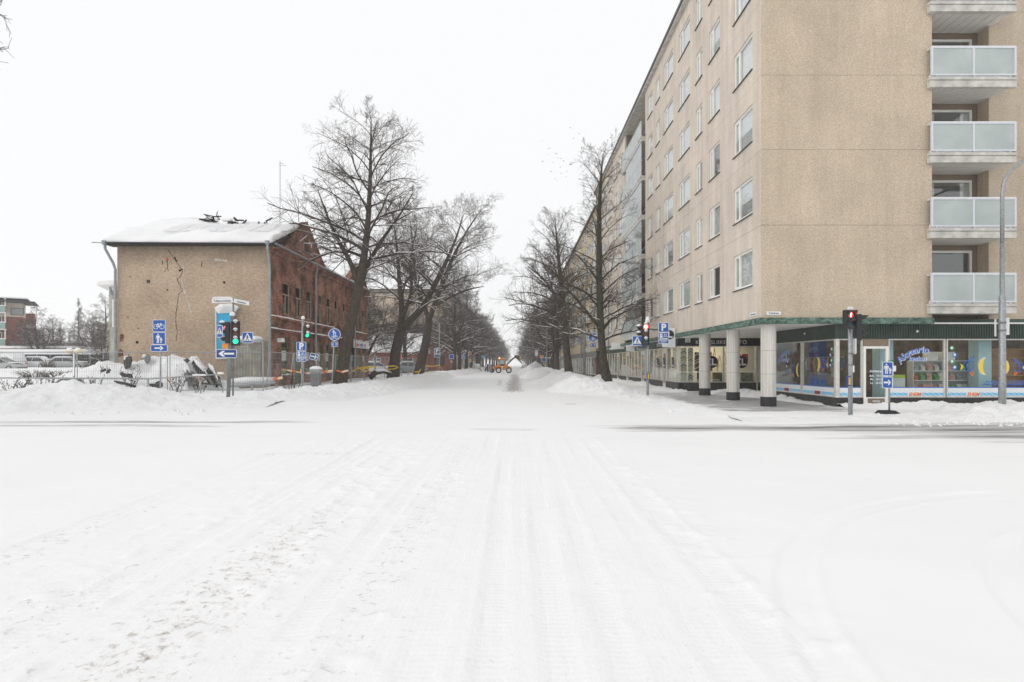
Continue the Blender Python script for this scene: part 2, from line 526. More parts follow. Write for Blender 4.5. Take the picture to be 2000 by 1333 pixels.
    base = mix(n, mul(ramp(n, sk.outputs[0], [(0.60, (0,)*3), (0.72, (0.7,)*3)]).outputs[0], pk), base, (0.60, 0.59, 0.575))
    base = mix(n, mul(pk, 0.45), base, (0.91, 0.91, 0.91))
    # sandy dirt
    td = noise_node(n, 11.0, 9, 0.78, p, 0.4)
    sub = n.nodes.new('ShaderNodeMath'); sub.operation = 'MULTIPLY_ADD'
    lk(n, attr('dirt'), sub.inputs[0]); sub.inputs[1].default_value = 0.15; lk(n, td.outputs[0], sub.inputs[2])
    rd = ramp(n, sub.outputs[0], [(0.655, (0, 0, 0)), (0.80, (0.8, 0.8, 0.8))])
    base = mix(n, rd.outputs[0], base, (0.30, 0.235, 0.16))
    # bare asphalt, streaked along the wheel direction of each street
    sx = noise_node(n, 1.0, 7, 0.72, mapping(n, p, (0.22, 2.2, 1.0)), 0.2)
    sy = noise_node(n, 1.0, 7, 0.72, mapping(n, p, (5.0, 0.25, 1.0)), 0.2)
    sep = n.nodes.new('ShaderNodeSeparateXYZ'); lk(n, p, sep.inputs[0])
    far = n.nodes.new('ShaderNodeMath'); far.operation = 'GREATER_THAN'; far.inputs[1].default_value = 20.0; lk(n, sep.outputs[1], far.inputs[0])
    st = mix(n, far.outputs[0], sx.outputs[0], sy.outputs[0])
    st = ramp(n, st, [(0.26, (0,)*3), (0.74, (1,)*3)]).outputs[0]
    su = n.nodes.new('ShaderNodeMath'); su.operation = 'MULTIPLY_ADD'
    gt = n.nodes.new('ShaderNodeMapRange'); gt.inputs[1].default_value = 0.02; gt.inputs[2].default_value = 0.30; lk(n, attr('bare'), gt.inputs[0])
    lk(n, attr('bare'), su.inputs[0]); su.inputs[1].default_value = 0.80; lk(n, mul(st, gt.outputs[0]), su.inputs[2])
    rb = ramp(n, su.outputs[0], [(0.78, (0, 0, 0)), (0.98, (0.30, 0.30, 0.30)), (1.0, (0.36, 0.36, 0.36))])
    rb2 = ramp(n, su.outputs[0], [(0.98, (0,)*3), (1.0, (0.05,)*3)]); sc_ = n.nodes.new('ShaderNodeMapRange'); sc_.inputs[1].default_value = .84; sc_.inputs[2].default_value = 1.5; sc_.inputs[4].default_value = .9; lk(n, su.outputs[0], sc_.inputs[0])
    rb = sc_
    base = mix(n, rb.outputs[0], base, mix(n, far.outputs[0], (0.11, 0.105, 0.10), (0.28, 0.235, 0.19)))
    lk(n, base, b.inputs['Base Color'])
    rr = ramp(n, rb.outputs[0], [(0.0, (0.8,)*3), (1.0, (0.45,)*3)]); lk(n, rr.outputs[0], b.inputs['Roughness'])
    # relief: grain, lumps and tyre tread
    wv = n.nodes.new('ShaderNodeTexWave'); wv.bands_direction = 'Y'; wv.inputs['Scale'].default_value = 5.2
    wv.inputs['Distortion'].default_value = 1.6; wv.inputs['Detail'].default_value = 2.0; wv.inputs['Detail Scale'].default_value = 2.5
    lk(n, p, wv.inputs['Vector'])
    mt = n.nodes.new('ShaderNodeMath'); mt.operation = 'MULTIPLY'
    lk(n, wv.outputs['Fac'], mt.inputs[0]); lk(n, attr('track'), mt.inputs[1])
    k = bump(n, t1.outputs[0], 0.10, 0.05, None)
    k = bump(n, mul(lg.outputs[0], pk), 0.22, 0.05, None, k)
    k = bump(n, mul(lg2.outputs[0], pk), 0.14, 0.03, None, k)
    k = bump(n, mul(t2.outputs[0], pk), 0.28, 0.03, None, k)
    k = bump(n, mt.outputs[0], 0.22, 0.02, None, k)
    bump(n, t3.outputs[0], 0.2, 0.005, b, k)
    me = np_mesh('ground', V, F, m)
    for nm, arr in (('bare', bare), ('dirt', dirt), ('track', trk), ('pack', pack)):
        at_ = me.attributes.new(nm, 'FLOAT', 'POINT')
        at_.data.foreach_set('value', arr.astype(np.float32).ravel())
    o = put('ground', me)
    tag(o, kind='structure')
    return o
ground = build_ground()

# swept pavement in front of the shops: wet asphalt half under snow
def build_pavement():
    xs = np.concatenate([np.arange(6.0, 14, .12), np.arange(14, 27, .5)]); ys = np.concatenate([np.arange(17.4, 40, .14), np.arange(40, 125, .8)])
    X, Y = np.meshgrid(xs, ys)
    H = 0.075 + 0.012*fbm(X*0.8, Y*0.8, 3)
    edge = np.minimum.reduce([(X-6.0)/0.5, (Y-17.4)/0.5, np.ones_like(X)])
    H = H - 0.12*(1-np.clip(edge, 0, 1))
    bare = sstep(6.2, 7.4, X)*sstep(18.2, 19.6, Y)*(0.9 - 0.30*sstep(26, 36, Y) - 0.3*sstep(40, 50, Y))
    bare = bare*(0.55+0.45*sstep(13.5, 10.5, X)*1.0) - 0.25*np.exp(-((X-9.2-0.0)/0.6)**2)*sstep(31, 33, Y)
    bare = bare + 0.12*((X > 9.3) & (X < 12) & (Y > 21.5) & (Y < 33))
    V = np.stack([X, Y, H], -1).reshape(-1, 3)
    nx, ny = len(xs), len(ys)
    i, j = np.meshgrid(np.arange(nx-1), np.arange(ny-1)); a = (j*nx+i).ravel()
    F = np.stack([a, a+1, a+1+nx, a+nx], 1)
    m, n, b = new_mat('swept_pavement')
    p = geo_pos(n)
    t = n.nodes.new('ShaderNodeAttribute'); t.attribute_name = 'bare'
    st = noise_node(n, 1.0, 8, 0.72, mapping(n, p, (0.7, 2.4, 1.0), (0, 0, R(20))), 0.5)
    su = n.nodes.new('ShaderNodeMath'); su.operation = 'MULTIPLY_ADD'
    lk(n, t.outputs['Fac'], su.inputs[0]); su.inputs[1].default_value = 0.55; lk(n, st.outputs[0], su.inputs[2])
    rb = ramp(n, su.outputs[0], [(0.88, (0, 0, 0)), (1.0, (0.6,)*3), (1.16, (1,)*3)])
    g = noise_node(n, 30, 6, 0.7, p)
    asp = ramp(n, g.outputs[0], [(0.3, (0.075, 0.073, 0.07)), (0.7, (0.19, 0.185, 0.18))]).outputs[0]
    lk(n, mix(n, rb.outputs[0], (0.85, 0.852, 0.856), asp), b.inputs['Base Color'])
    rr = ramp(n, rb.outputs[0], [(0.0, (0.8,)*3), (1.0, (0.35,)*3)]); lk(n, rr.outputs[0], b.inputs['Roughness'])
    k = bump(n, rb.outputs[0], -0.5, 0.02, None)
    bump(n, g.outputs[0], 0.3, 0.01, b, k)
    me = np_mesh('pavement', V, F, m)
    q = me.attributes.new('bare', 'FLOAT', 'POINT'); q.data.foreach_set('value', bare.astype(np.float32).ravel())
    tag(put('pavement', me), kind='structure')
build_pavement()

def snow_patch(name, label, x0, x1, y0, y1, d, hfun, mat='snow_bank', cat='snow bank', base=None, group=None):
    """a ploughed heap of snow: height field of its own, trimmed where it meets the ground"""
    xs, ys = np.arange(x0, x1+d, d), np.arange(y0, y1+d, d)
    X, Y = np.meshgrid(xs, ys)
    G = ground_h(X, Y) if base is None else np.full_like(X, base)
    H = hfun(X, Y)
    ch = fbm(X*1.5+5, Y*1.5, 4, .62)
    rough = 0.075*ch + 0.10*np.clip(np.abs(fbm(X*2.6, Y*2.6, 4, .65))-.08, 0, 1) + 0.05*np.clip(fbm(X*7, Y*7, 3, .6)-.12, 0, 1)
    Hh = H + rough*np.clip(H*5, 0, 1)*1.6
    Z = G + Hh - 0.03
    nx, ny = len(xs), len(ys)
    i, j = np.meshgrid(np.arange(nx-1), np.arange(ny-1)); a = (j*nx+i).ravel()
    F = np.stack([a, a+1, a+1+nx, a+nx], 1)
    keep = (Hh.ravel()[F] > 0.012).any(1)
    F = F[keep]
    used = np.unique(F); mp = -np.ones(nx*ny, dtype=int); mp[used] = np.arange(len(used))
    V = np.stack([X, Y, Z], -1).reshape(-1, 3)[used]
    c = np.array([(x0+x1)/2, (y0+y1)/2, 0.0])
    me = np_mesh(name, V - c, mp[F], M[mat])
    o = put(name, me, None, c)
    return tag(o, label, cat, group)

def seg_d(X, Y, pts):
    best = np.full_like(X, 1e9); hh = np.zeros_like(X); ww = np.ones_like(X)
    for (xa, ya, ha, wa), (xb, yb, hb, wb) in zip(pts[:-1], pts[1:]):
        dx, dy = xb-xa, yb-ya
        t = np.clip(((X-xa)*dx+(Y-ya)*dy)/(dx*dx+dy*dy), 0, 1)
        d = np.hypot(X-xa-t*dx, Y-ya-t*dy)
        m = d < best
        best = np.where(m, d, best); hh = np.where(m, ha+t*(hb-ha), hh); ww = np.where(m, wa+t*(wb-wa), ww)
    return best, hh, ww
def ridge(pts, seed=0.0, lump=0.5):
    def f(X, Y):
        d, h, w = seg_d(X, Y, pts)
        w = w*(1+0.35*fbm(X*0.5+seed, Y*0.5, 2))
        q = np.clip(1-(d/w)**1.6, 0, 1)
        return h*q*(1+lump*fbm(X*0.55+seed, Y*0.55+seed, 3))
    return f

snow_patch('snow_bank', 'long ploughed snow bank along the left kerb below the site fence', -13, -5.5, 23, 70, .09,
           ridge([(-10.6, 24.0, .28, 1.6), (-9.6, 26.5, .33, 1.9), (-8.9, 30, .34, 1.9), (-8.8, 45, .36, 1.8), (-9.0, 68, .42, 1.6)], 1.0, .35))
snow_patch('snow_bank', 'wide snow bank at the near left corner in front of the pipe railing', -31, -9.5, 18.2, 25.6, .08,
           ridge([(-30, 22.4, .42, 3.0), (-20, 22.3, .50, 2.8), (-17.2, 22.2, .70, 2.9), (-15.4, 22.3, .62, 2.6), (-13.6, 22.3, .26, 2.2), (-10.8, 22.6, .20, 1.8)], 4.0, .55))
snow_patch('snow_bank', 'rounded snow heap at the right street corner before the bare tree', 0.6, 8.2, 17, 48, .08,
           ridge([(4.6, 47, .35, 1.6), (4.2, 39, .55, 1.9), (3.9, 34.2, .92, 2.4), (4.7, 32.6, .70, 1.7), (5.4, 29.5, .34, 1.3), (6.0, 25, .20, 1.1), (6.5, 21, .14, 1.0), (7.2, 18.3, .12, .9)], 2.0, .35))
snow_patch('snow_bank', 'low swept snow ridge along the kerb before the stone columns', 6.6, 12.6, 15.4, 19.8, .07,
           ridge([(6.8, 17.6, .13, 1.0), (9.0, 17.2, .14, 1.1), (11.0, 17.2, .16, 1.2), (12.4, 17.4, .14, 1.3)], 6.0, .6))
snow_patch('snow_bank', 'tall snow bank in front of the aquarium shop windows', 11.6, 24, 14.6, 20.6, .07,
           ridge([(12.4, 17.8, .14, 1.4), (13.4, 17.9, .34, 1.8), (14.9, 17.9, .58, 2.2), (16.0, 17.8, .52, 2.1), (17.2, 17.8, .34, 2.0), (19.2, 17.9, .36, 2.2), (23.5, 18, .4, 2.2)], 9.0, .45))
for px, Y, hz, w, lab in ((1056, 66, 1.25, 2.3, 'pointed snow heap along the right kerb before the parked cars'),
                          (1041, 92, 1.75, 2.2, 'far rounded snow heap beside the wheel loader arm'),
                          (1098, 62, .75, 1.8, 'small lumpy snow heap behind the pointed heap near the poles'),
                          (1083, 50, .62, 2.0, 'broad low snow heap beyond the corner heap on the right kerb')):
    c = atz(px, Y, 0)
    snow_patch('snow_pile', lab, c.x-w*1.7, c.x+w*1.7, Y-w*2, Y+w*2, .12, ridge([(c.x-.3, Y-.7, hz*.8, w), (c.x+.3, Y+.7, hz, w)], px*.1, .4), cat='snow pile', group='snow heaps along the right kerb')
snow_patch('snow_bank', 'far snow bank along the left kerb under the tree row', -12, -6, 70, 150, .22,
           ridge([(-9.2, 71, .45, 1.7), (-8.6, 100, .5, 1.7), (-8.6, 149, .5, 1.7)], 3.0, .5))
snow_patch('snow_bank', 'far snow bank along the right kerb under the tree row', 1.5, 7.5, 46, 150, .22,
           ridge([(5.0, 47, .5, 1.6), (4.6, 70, .55, 1.8), (4.6, 149, .55, 1.8)], 5.0, .6))
# loose clods thrown up on the banks
clod_rng = random.Random(31)
cl = MB()
for k in range(420):
    z = clod_rng.choice([0, 0, 1, 2, 2, 3])
    if z == 0: x, y = clod_rng.uniform(-28, -10.5), clod_rng.uniform(18.6, 21.0)
    elif z == 1: x, y = clod_rng.uniform(-9, -6.4), clod_rng.uniform(24, 60)
    elif z == 2: x, y = clod_rng.uniform(10.5, 20), clod_rng.uniform(15.3, 16.6)
    else: x, y = clod_rng.uniform(1.2, 6.2), clod_rng.uniform(19, 34)
    s = clod_rng.uniform(.02, .06) if clod_rng.random() < .85 else clod_rng.uniform(.06, .13)
    gz = float(ground_h(np.array([x]), np.array([y]))[0])
    pts = []
    for i in range(5):
        t = 2*PI*i/5 + clod_rng.uniform(-.3, .3)
        pts.append((x+s*math.cos(t)*clod_rng.uniform(.7, 1.2), y+s*math.sin(t)*clod_rng.uniform(.7, 1.2), gz))
    tp = [(p[0]*.4+x*.6+clod_rng.uniform(-.2, .2)*s, p[1]*.4+y*.6, gz+s*clod_rng.uniform(.7, 1.2)) for p in pts]
    cl.add(pts+tp, [(0,1,6,5),(1,2,7,6),(2,3,8,7),(3,4,9,8),(4,0,5,9),(5,6,7,8,9)])
tag(cl.build('snow_clods', M['snow'], smooth=True), 'loose snow clods scattered beside the ploughed banks', 'snow clods', kind='stuff')
# ================================================================== wall and window builders
def wall_local(mb, u0, u1, v0, v1, holes=(), depth=0.14, thick=0.14):
    """panel facing -Y in local x,z with real openings and reveals"""
    us = sorted({u0, u1, *[h[0] for h in holes], *[h[1] for h in holes]})
    vsn = sorted({v0, v1, *[h[2] for h in holes], *[h[3] for h in holes]})
    for a, b in zip(us[:-1], us[1:]):
        for c, d in zip(vsn[:-1], vsn[1:]):
            mu, mv = (a+b)/2, (c+d)/2
            if any(h[0] < mu < h[1] and h[2] < mv < h[3] for h in holes): continue
            mb.add([(a,0,c),(b,0,c),(b,0,d),(a,0,d)], [(0,1,2,3)])
    for a, b, c, d in [(u0, u1, v0, v1)] + list(holes):
        mb.add([(a,0,c),(b,0,c),(b,0,d),(a,0,d),(a,depth,c),(b,depth,c),(b,depth,d),(a,depth,d)],
               [(0,4,5,1),(1,5,6,2),(2,6,7,3),(3,7,4,0)])
    return mb

WCACHE = {}
def window_set(w, h, sash=0.3, fw=0.075, mat='frame_white', mull=True, snowy=False, sill=True, y=0.05, key=''):
    k = (round(w, 2), round(h, 2), sash, fw, mat, mull, snowy, sill, y, key)
    if k in WCACHE: return WCACHE[k]
    b = MB()
    for (a, c, d, e) in ((0, w, 0, fw), (0, w, h-fw, h), (0, fw, fw, h-fw), (w-fw, w, fw, h-fw)):
        b.box(a, c, y, y+.09, d, e)
    sx = w*sash
    if mull:
        b.box(sx-fw*.7, sx+fw*.7, y-.008, y+.08, fw, h-fw)
        b.box(fw+.001, sx-fw*.7, y+.012, y+.05, fw, fw+.05); b.box(fw+.001, sx-fw*.7, y+.012, y+.05, h-fw-.05, h-fw)
    s = {'window': b.mesh('window', M[mat])}
    s['pane'] = MB().box(fw, w-fw, y+.045, y+.053, fw, h-fw).mesh('pane', M['glass'])
    if sill:
        s['sill'] = MB().add([(-.03,-.06,-.035),(w+.03,-.06,-.035),(w+.03,.07,0.0),(-.03,.07,0.0),(-.03,-.06,-.06),(w+.03,-.06,-.06),(w+.03,.07,-.05),(-.03,.07,-.05)],
                             [(0,1,2,3),(4,7,6,5),(0,4,5,1),(1,5,6,2),(2,6,7,3),(3,7,4,0)]).mesh('sill', M['dark'])
        if snowy:
            s['snow'] = MB().add([(0,-.055,-.03),(w,-.055,-.03),(w,.05,.0),(0,.05,.0),(.02,-.03,.025),(w-.02,-.03,.02),(w-.02,.05,.05),(.02,.05,.055)],
                                 [(0,3,2,1),(4,5,6,7),(0,1,5,4),(1,2,6,5),(2,3,7,6),(3,0,4,7)]).mesh('snow', M['snow'], True)
    WCACHE[k] = s
    return s
CURT = {}
def curtain_mesh(w, h, kind):
    k = (round(w, 2), round(h, 2), kind)
    if k not in CURT:
        b = MB()
        if kind == 'blind': b.box(.08, w-.08, .13, .14, h*.0+.1, h-.08)
        elif kind == 'half': b.box(.08, w-.08, .13, .14, h*.45, h-.08)
        else:
            n = 14
            for s0, s1 in {'sl': ((.07, w*.24),), 'sr': ((w*.80, w-.07),)}.get(kind, ((.07, w-.07),)):
                nn = max(6, int((s1-s0)/.06))
                vs, fs = [], []
                for i in range(nn+1):
                    x = s0+(s1-s0)*i/nn; yy = .17+.03*math.sin(i*1.7)
                    vs += [(x, yy, .05), (x, yy, h-.08)]
                for i in range(nn): fs.append((2*i, 2*i+2, 2*i+3, 2*i+1))
                b.add(vs, fs)
        CURT[k] = b.mesh('curtain', M['blind' if kind in ('blind', 'half') else 'curtain'])
    return CURT[k]
def add_window(parent, loc, rotz, w, h, kind=None, **kw):
    s = window_set(w, h, **kw)
    o = put('window', s['window'], parent, Vector(loc)-wloc(parent), (0, 0, rotz))
    for k in ('pane', 'sill', 'snow'):
        if k in s: put(k, s[k], o)
    for kd in {'sides': ('sl', 'sr')}.get(kind, (kind,)):
        if kd: put('curtain', curtain_mesh(w, h, kd), o)
    return o

# ================================================================== beige corner apartment building
def stucco(name, c_lo, c_hi, grain=70, streak=0.25):
    m, n, b = new_mat(name)
    b.inputs['Roughness'].default_value = 0.95; b.inputs['Specular IOR Level'].default_value = 0.2
    p = geo_pos(n)
    t = noise_node(n, grain, 4, 0.8, p); t2 = noise_node(n, 0.5, 5, 0.6, p)
    ts = noise_node(n, 1.0, 5, 0.65, mapping(n, p, (2.2, 2.2, 0.18)))
    base = ramp(n, t.outputs[0], [(0.30, c_lo), (0.68, c_hi)]).outputs[0]
    big = ramp(n, t2.outputs[0], [(0.3, (0.88,)*3), (0.7, (1.06,)*3)]).outputs[0]
    base = mix(n, 1.0, base, big, 'MULTIPLY')
    st = ramp(n, ts.outputs[0], [(0.35, (1-streak, 1-streak, 1-streak*.95)), (0.6, (1, 1, 1))]).outputs[0]
    base = mix(n, 1.0, base, st, 'MULTIPLY')
    lk(n, base, b.inputs['Base Color'])
    bump(n, t.outputs[0], 0.8, 0.015, b)
    return m
M['stucco'] = stucco('pebbledash_beige', (0.405, 0.33, 0.248), (0.79, 0.66, 0.51), 24, .09)
M['stucco_lit'] = stucco('pebbledash_pinkish_lit', (0.53, 0.46, 0.385), (0.83, 0.735, 0.63), 24, .15)  # front's pebbledash again, pinker; stronger light on street side put into the colour
def copper_mat():
    m, n, b = new_mat('green_copper')
    b.inputs['Roughness'].default_value = 0.7
    p = geo_pos(n)
    t = noise_node(n, 3.2, 8, 0.8, mapping(n, p, (1, 1, 2)), .8)
    r = ramp(n, t.outputs[0], [(0.40, (0.025, 0.035, 0.03)), (0.5, (0.075, 0.14, 0.105)), (0.62, (0.19, 0.30, 0.245))])
    lk(n, r.outputs[0], b.inputs['Base Color'])
    return m
M['copper'] = copper_mat()
M['green'] = plain('dark_green_sheet', (0.030, 0.052, 0.040), 0.5, var=0.35, scale=2.0)
M['green2'] = plain('faded_green_sheet', (0.055, 0.10, 0.072), 0.55, var=0.3, scale=2.0)
M['plinth'] = plain('dark_stone_plinth', (0.040, 0.042, 0.038), 0.6, var=0.5, scale=3.5, bmp=.2)
M['soffit'] = plain('white_soffit', (0.80, 0.78, 0.74), 0.8, var=0.12, scale=2.0, bmp=.1)
M['balc'] = plain('chipped_white_concrete', (0.58, 0.565, 0.52), 0.85, var=0.28, scale=2.5, bmp=.3)
M['balc_glass'] = None
def frosted():
    m, n, b = new_mat('frosted_balcony_glass')
    b.inputs['Roughness'].default_value = 0.18
    t = noise_node(n, 1.1, 3, 0.5, geo_pos(n))
    r = ramp(n, t.outputs[0], [(0.35, (0.60, 0.675, 0.655)), (0.7, (0.72, 0.78, 0.765))])
    lk(n, r.outputs[0], b.inputs['Base Color'])
    tr = n.nodes.new('ShaderNodeBsdfTranslucent'); lk(n, r.outputs[0], tr.inputs[0])
    mx = n.nodes.new('ShaderNodeMixShader'); mx.inputs[0].default_value = 0.35
    out = n.nodes['Material Output']
    lk(n, b.outputs[0], mx.inputs[1]); lk(n, tr.outputs[0], mx.inputs[2]); lk(n, mx.outputs[0], out.inputs['Surface'])
    return m
M['balc_glass'] = frosted()
M['pale_glass'] = glass('balcony_glazing', (0.9, 0.95, 0.95), .12, .02, .15)
def column_mat():
    m, n, b = new_mat('ribbed_travertine')
    b.inputs['Roughness'].default_value = 0.45
    p = obj_pos(n)
    at_ = n.nodes.new('ShaderNodeMath'); at_.operation = 'ARCTAN2'
    sp = n.nodes.new('ShaderNodeSeparateXYZ'); lk(n, p, sp.inputs[0])
    lk(n, sp.outputs[1], at_.inputs[0]); lk(n, sp.outputs[0], at_.inputs[1])
    cb = n.nodes.new('ShaderNodeCombineXYZ'); lk(n, at_.outputs[0], cb.inputs[0])
    zz = n.nodes.new('ShaderNodeMath'); zz.operation = 'MULTIPLY'; zz.inputs[1].default_value = .03; lk(n, sp.outputs[2], zz.inputs[0]); lk(n, zz.outputs[0], cb.inputs[1])
    t = noise_node(n, 4.5, 6, 0.8, cb.outputs[0])
    r = ramp(n, t.outputs[0], [(0.36, (0.26, 0.22, 0.18)), (0.45, (0.56, 0.525, 0.475)), (0.60, (0.76, 0.73, 0.685))])
    lk(n, r.outputs[0], b.inputs['Base Color'])
    bump(n, t.outputs[0], .2, .01, b)
    return m
M['column'] = column_mat()

BX, BY = 9.10, 21.20
SEAMS = [3.40, 6.85, 9.66, 12.44, 15.25, 18.05, 20.95]
ROOF = 20.95
bld = thing('apartment_building', 'tall beige pebbledash apartment block with shops at the street corner', 'building', (BX, BY, 0))
G = 0.005
WROWS = [4.74 + 2.79*k for k in range(6)]; WH = 1.43
WCOLS = [(22.0, 23.9), (25.53, 26.96), (27.95, 28.98), (29.96, 32.0), (33.2, 35.3), (36.2, 37.3), (38.2, 39.6)]
WCOLS2 = [(49.6, 50.7), (51.6, 53.4), (54.6, 56.4), (57.4, 58.4), (59.4, 61.2), (62.2, 63.8)]
YEND = 65.4
crng = random.Random(5)
def side_panels(y0, y1, cols):
    """street-side panels between y0 (near) and y1 (far), one per storey"""
    for k in range(6):
        z0, z1 = SEAMS[k], SEAMS[k+1]
        hl = [(y1-b, y1-a, WROWS[k]-z0, WROWS[k]+WH-z0) for a, b in cols if a >= y0 and b <= y1]
        mb = wall_local(MB(), G, y1-y0-G, G, z1-z0-G, hl, .13)
        mb.build('wall_panel', M['stucco_lit'], bld, loc=(BX, y1, z0), rotz=-PI/2)
for y0, y1 in ((21.2, 27.45), (27.45, 32.6), (32.6, 40.4)): side_panels(y0, y1, WCOLS)
for y0, y1 in ((48.0, 57.0), (57.0, YEND)): side_panels(y0, y1, WCOLS2)
for k in range(6):
    for ci, (a, b) in enumerate(WCOLS + WCOLS2):
        small = (b-a) < 1.2
        kind = crng.choice(['blind', 'half', 'sides', 'full', 'sides', None]) if k > 1 else crng.choice(['blind', 'sides', None, 'half', 'full'])
        if k >= 3: kind = crng.choice(['blind', 'full', 'blind', 'half', 'sides'])
        add_window(bld, (BX, b, WROWS[k]), -PI/2, b-a, WH, kind, sash=(.42 if small else .27), mull=True, snowy=(k == 0))
# front, facing the crossing
for k in range(6):
    z0, z1 = SEAMS[k], SEAMS[k+1]
    wall_local(MB(), G, 6.36, G, z1-z0-G, [], .5).build('wall_panel', M['stucco'], bld, loc=(BX, BY-.001, z0))
    wall_local(MB(), 0, 12, G, z1-z0-G, [], .3).build('wall_panel', M['stucco'], bld, loc=(18.2, 21.95, z0))
# loggia: inner side wall, back wall, balconies
MB().box(15.30, 15.455, 21.55, 22.6, 3.4, ROOF).build('loggia_wall', M['stucco'], bld)
MB().box(18.2, 18.32, 22.26, 22.6, 3.4, ROOF).build('loggia_wall', M['stucco'], bld)
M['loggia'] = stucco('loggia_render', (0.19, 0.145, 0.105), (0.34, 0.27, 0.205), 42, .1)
BFLO = [3.90 + 2.79*k for k in range(6)]
hl = [(16.15-15.46, 18.02-15.46, f+.35-3.4, f+2.26-3.4) for f in BFLO]
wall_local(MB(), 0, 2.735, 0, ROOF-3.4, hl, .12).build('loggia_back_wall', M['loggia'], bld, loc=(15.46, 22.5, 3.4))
for f in BFLO:
    add_window(bld, (16.15, 22.5, f+.35), 0, 1.87, 1.91, crng.choice([None, 'sides', None]), sash=.0, mull=False, fw=.09, sill=False, y=.03)
brng = random.Random(11)
def balcony(f, nboards):
    mb = MB()
    mb.box(15.23, 18.46, 20.98, 21.15, f-.10, f)               # upper lip
    mb.box(15.25, 18.42, 21.03, 22.49, f-.14, f-.06)
    mb.box(15.25, 18.44, 21.0, 21.16, f-.36, f-.13)            # lower fascia
    mb.box(15.27, 15.36, 21.16, 21.2, f-.34, f-.15)
    slab = mb.build('balcony', M['balc'], bld)
    d = (18.40-15.30)/nboards
    bm = MB().box(0, d-.022, 0, 1.30, 0, .02).mesh('soffit_board', M['soffit'])
    for i in range(nboards):
        put('soffit_board', bm, slab, Vector((15.30+i*d, 21.165, f-.33)) - wloc(slab))
    put('soffit_backing', MB().box(0, 3.1, 0, 1.3, 0, .02).mesh('soffit_backing', M['dark']), slab, Vector((15.3, 21.165, f-.30)) - wloc(slab))
    x0, x1, y0 = 15.27, 18.42, 20.97
    fr = MB()
    z0, z1 = f+.05, f+1.12
    for a, b, c, d2 in ((x0, x1, z1-.07, z1), (x0, x1, z0, z0+.06)): fr.box(a, b, y0, y0+.06, c, d2)
    for xx in (x0, (x0+x1)/2-.04, x1-.08): fr.box(xx, xx+.08, y0+.001, y0+.059, z0+.06, z1-.07)
    for xx in (x0+.2, (x0+x1)/2, x1-.25): fr.box(xx, xx+.04, y0+.01, y0+.05, f, z0)
    fr.box(x0+.001, x0+.06, y0+.06, y0+.25, z1-.07, z1); fr.box(x1-.06, x1-.001, y0+.06, y0+1.0, z1-.07, z1)
    fr.box(x1-.06, x1-.001, y0+.06, y0+1.0, z0, z0+.06)
    rail = fr.build('railing', M['alu_white'], bld)
    for a, b in ((x0+.08, (x0+x1)/2-.04), ((x0+x1)/2+.04, x1-.08)):
        MB().box(a, b, y0+.022, y0+.034, z0+.06, z1-.07).build('pane', M['balc_glass'], rail)
    MB().box(x1-.035, x1-.023, y0+.07, y0+.98, z0+.07, z1-.08).build('pane', M['balc_glass'], rail)
    sn = MB(); n = 16
    for i in range(n):
        xa, xb = x0+.1+(x1-x0-.2)*i/n, x0+.1+(x1-x0-.2)*(i+1)/n
        h = .08+.10*brng.random()
        sn.bbox(xa-.02, xb+.02, y0+.06, y0+.45, f+.001, f+h, .03)
    sn.build('snow', M['snow'], slab, smooth=True)
    tp = MB().box(x0+.02, x1-.02, y0+.004, y0+.056, z1+.001, z1+.02)
    tp.build('snow', M['snow'], rail)
M['alu_white'] = plain('pale_aluminium', (0.66, 0.69, 0.72), 0.45, .2, var=0.06)
for k, f in enumerate(BFLO): balcony(f, [10, 18, 18, 18, 9, 9][k] if k else 16)

# side loggias with glazing further down the street
def side_balcony(k):
    f = BFLO[k]
    Y0, Y1, XF = 40.45, 47.95, BX-.28
    mb = MB().box(XF-.03, 10.6, Y0, Y1, f-.32, f-.16).box(XF-.06, 10.6, Y0, Y1, f-.15, f)
    slab = mb.build('balcony', M['balc'], bld)
    n = 5; d = (Y1-Y0)/n
    for i in range(n):
        MB().box(XF-.01, XF+.01, Y0+i*d+.03, Y0+(i+1)*d-.03, f+.04, f+1.05).build('railing_panel', M['balc_glass'], slab)
        if k < 5 and i < 4 + (k % 2):
            MB().box(XF+.02, XF+.032, Y0+i*d+.02, Y0+(i+1)*d-.02, f+1.10, f+2.42).build('glazing_pane', M['pale_glass'], slab)
    fr = MB()
    for zz in (f+1.05, f+.0): fr.box(XF-.03, XF+.05, Y0, Y1, zz+.001, zz+.045)
    for i in range(n+1):
        fr.box(XF-.025, XF+.02, Y0+i*d-.025+(.025 if i == 0 else 0), Y0+i*d+.025-(.025 if i == n else 0), f+.05, f+1.05)
    if k < 5: fr.box(XF-.02, XF+.06, Y0, Y1, f+2.42, f+2.47)
    fr.build('railing', M['alu_white'], slab)
for k in range(6): side_balcony(k)
MB().box(10.6, 10.72, 40.3, 48.1, 3.4, ROOF).build('loggia_back_wall', M['loggia'], bld)
MB().box(9.24, 10.6, 40.28, 40.39, 3.4, ROOF).build('loggia_wall', M['loggia'], bld)
MB().box(9.24, 10.6, 48.02, 48.12, 3.4, ROOF).build('loggia_wall', M['loggia'], bld)
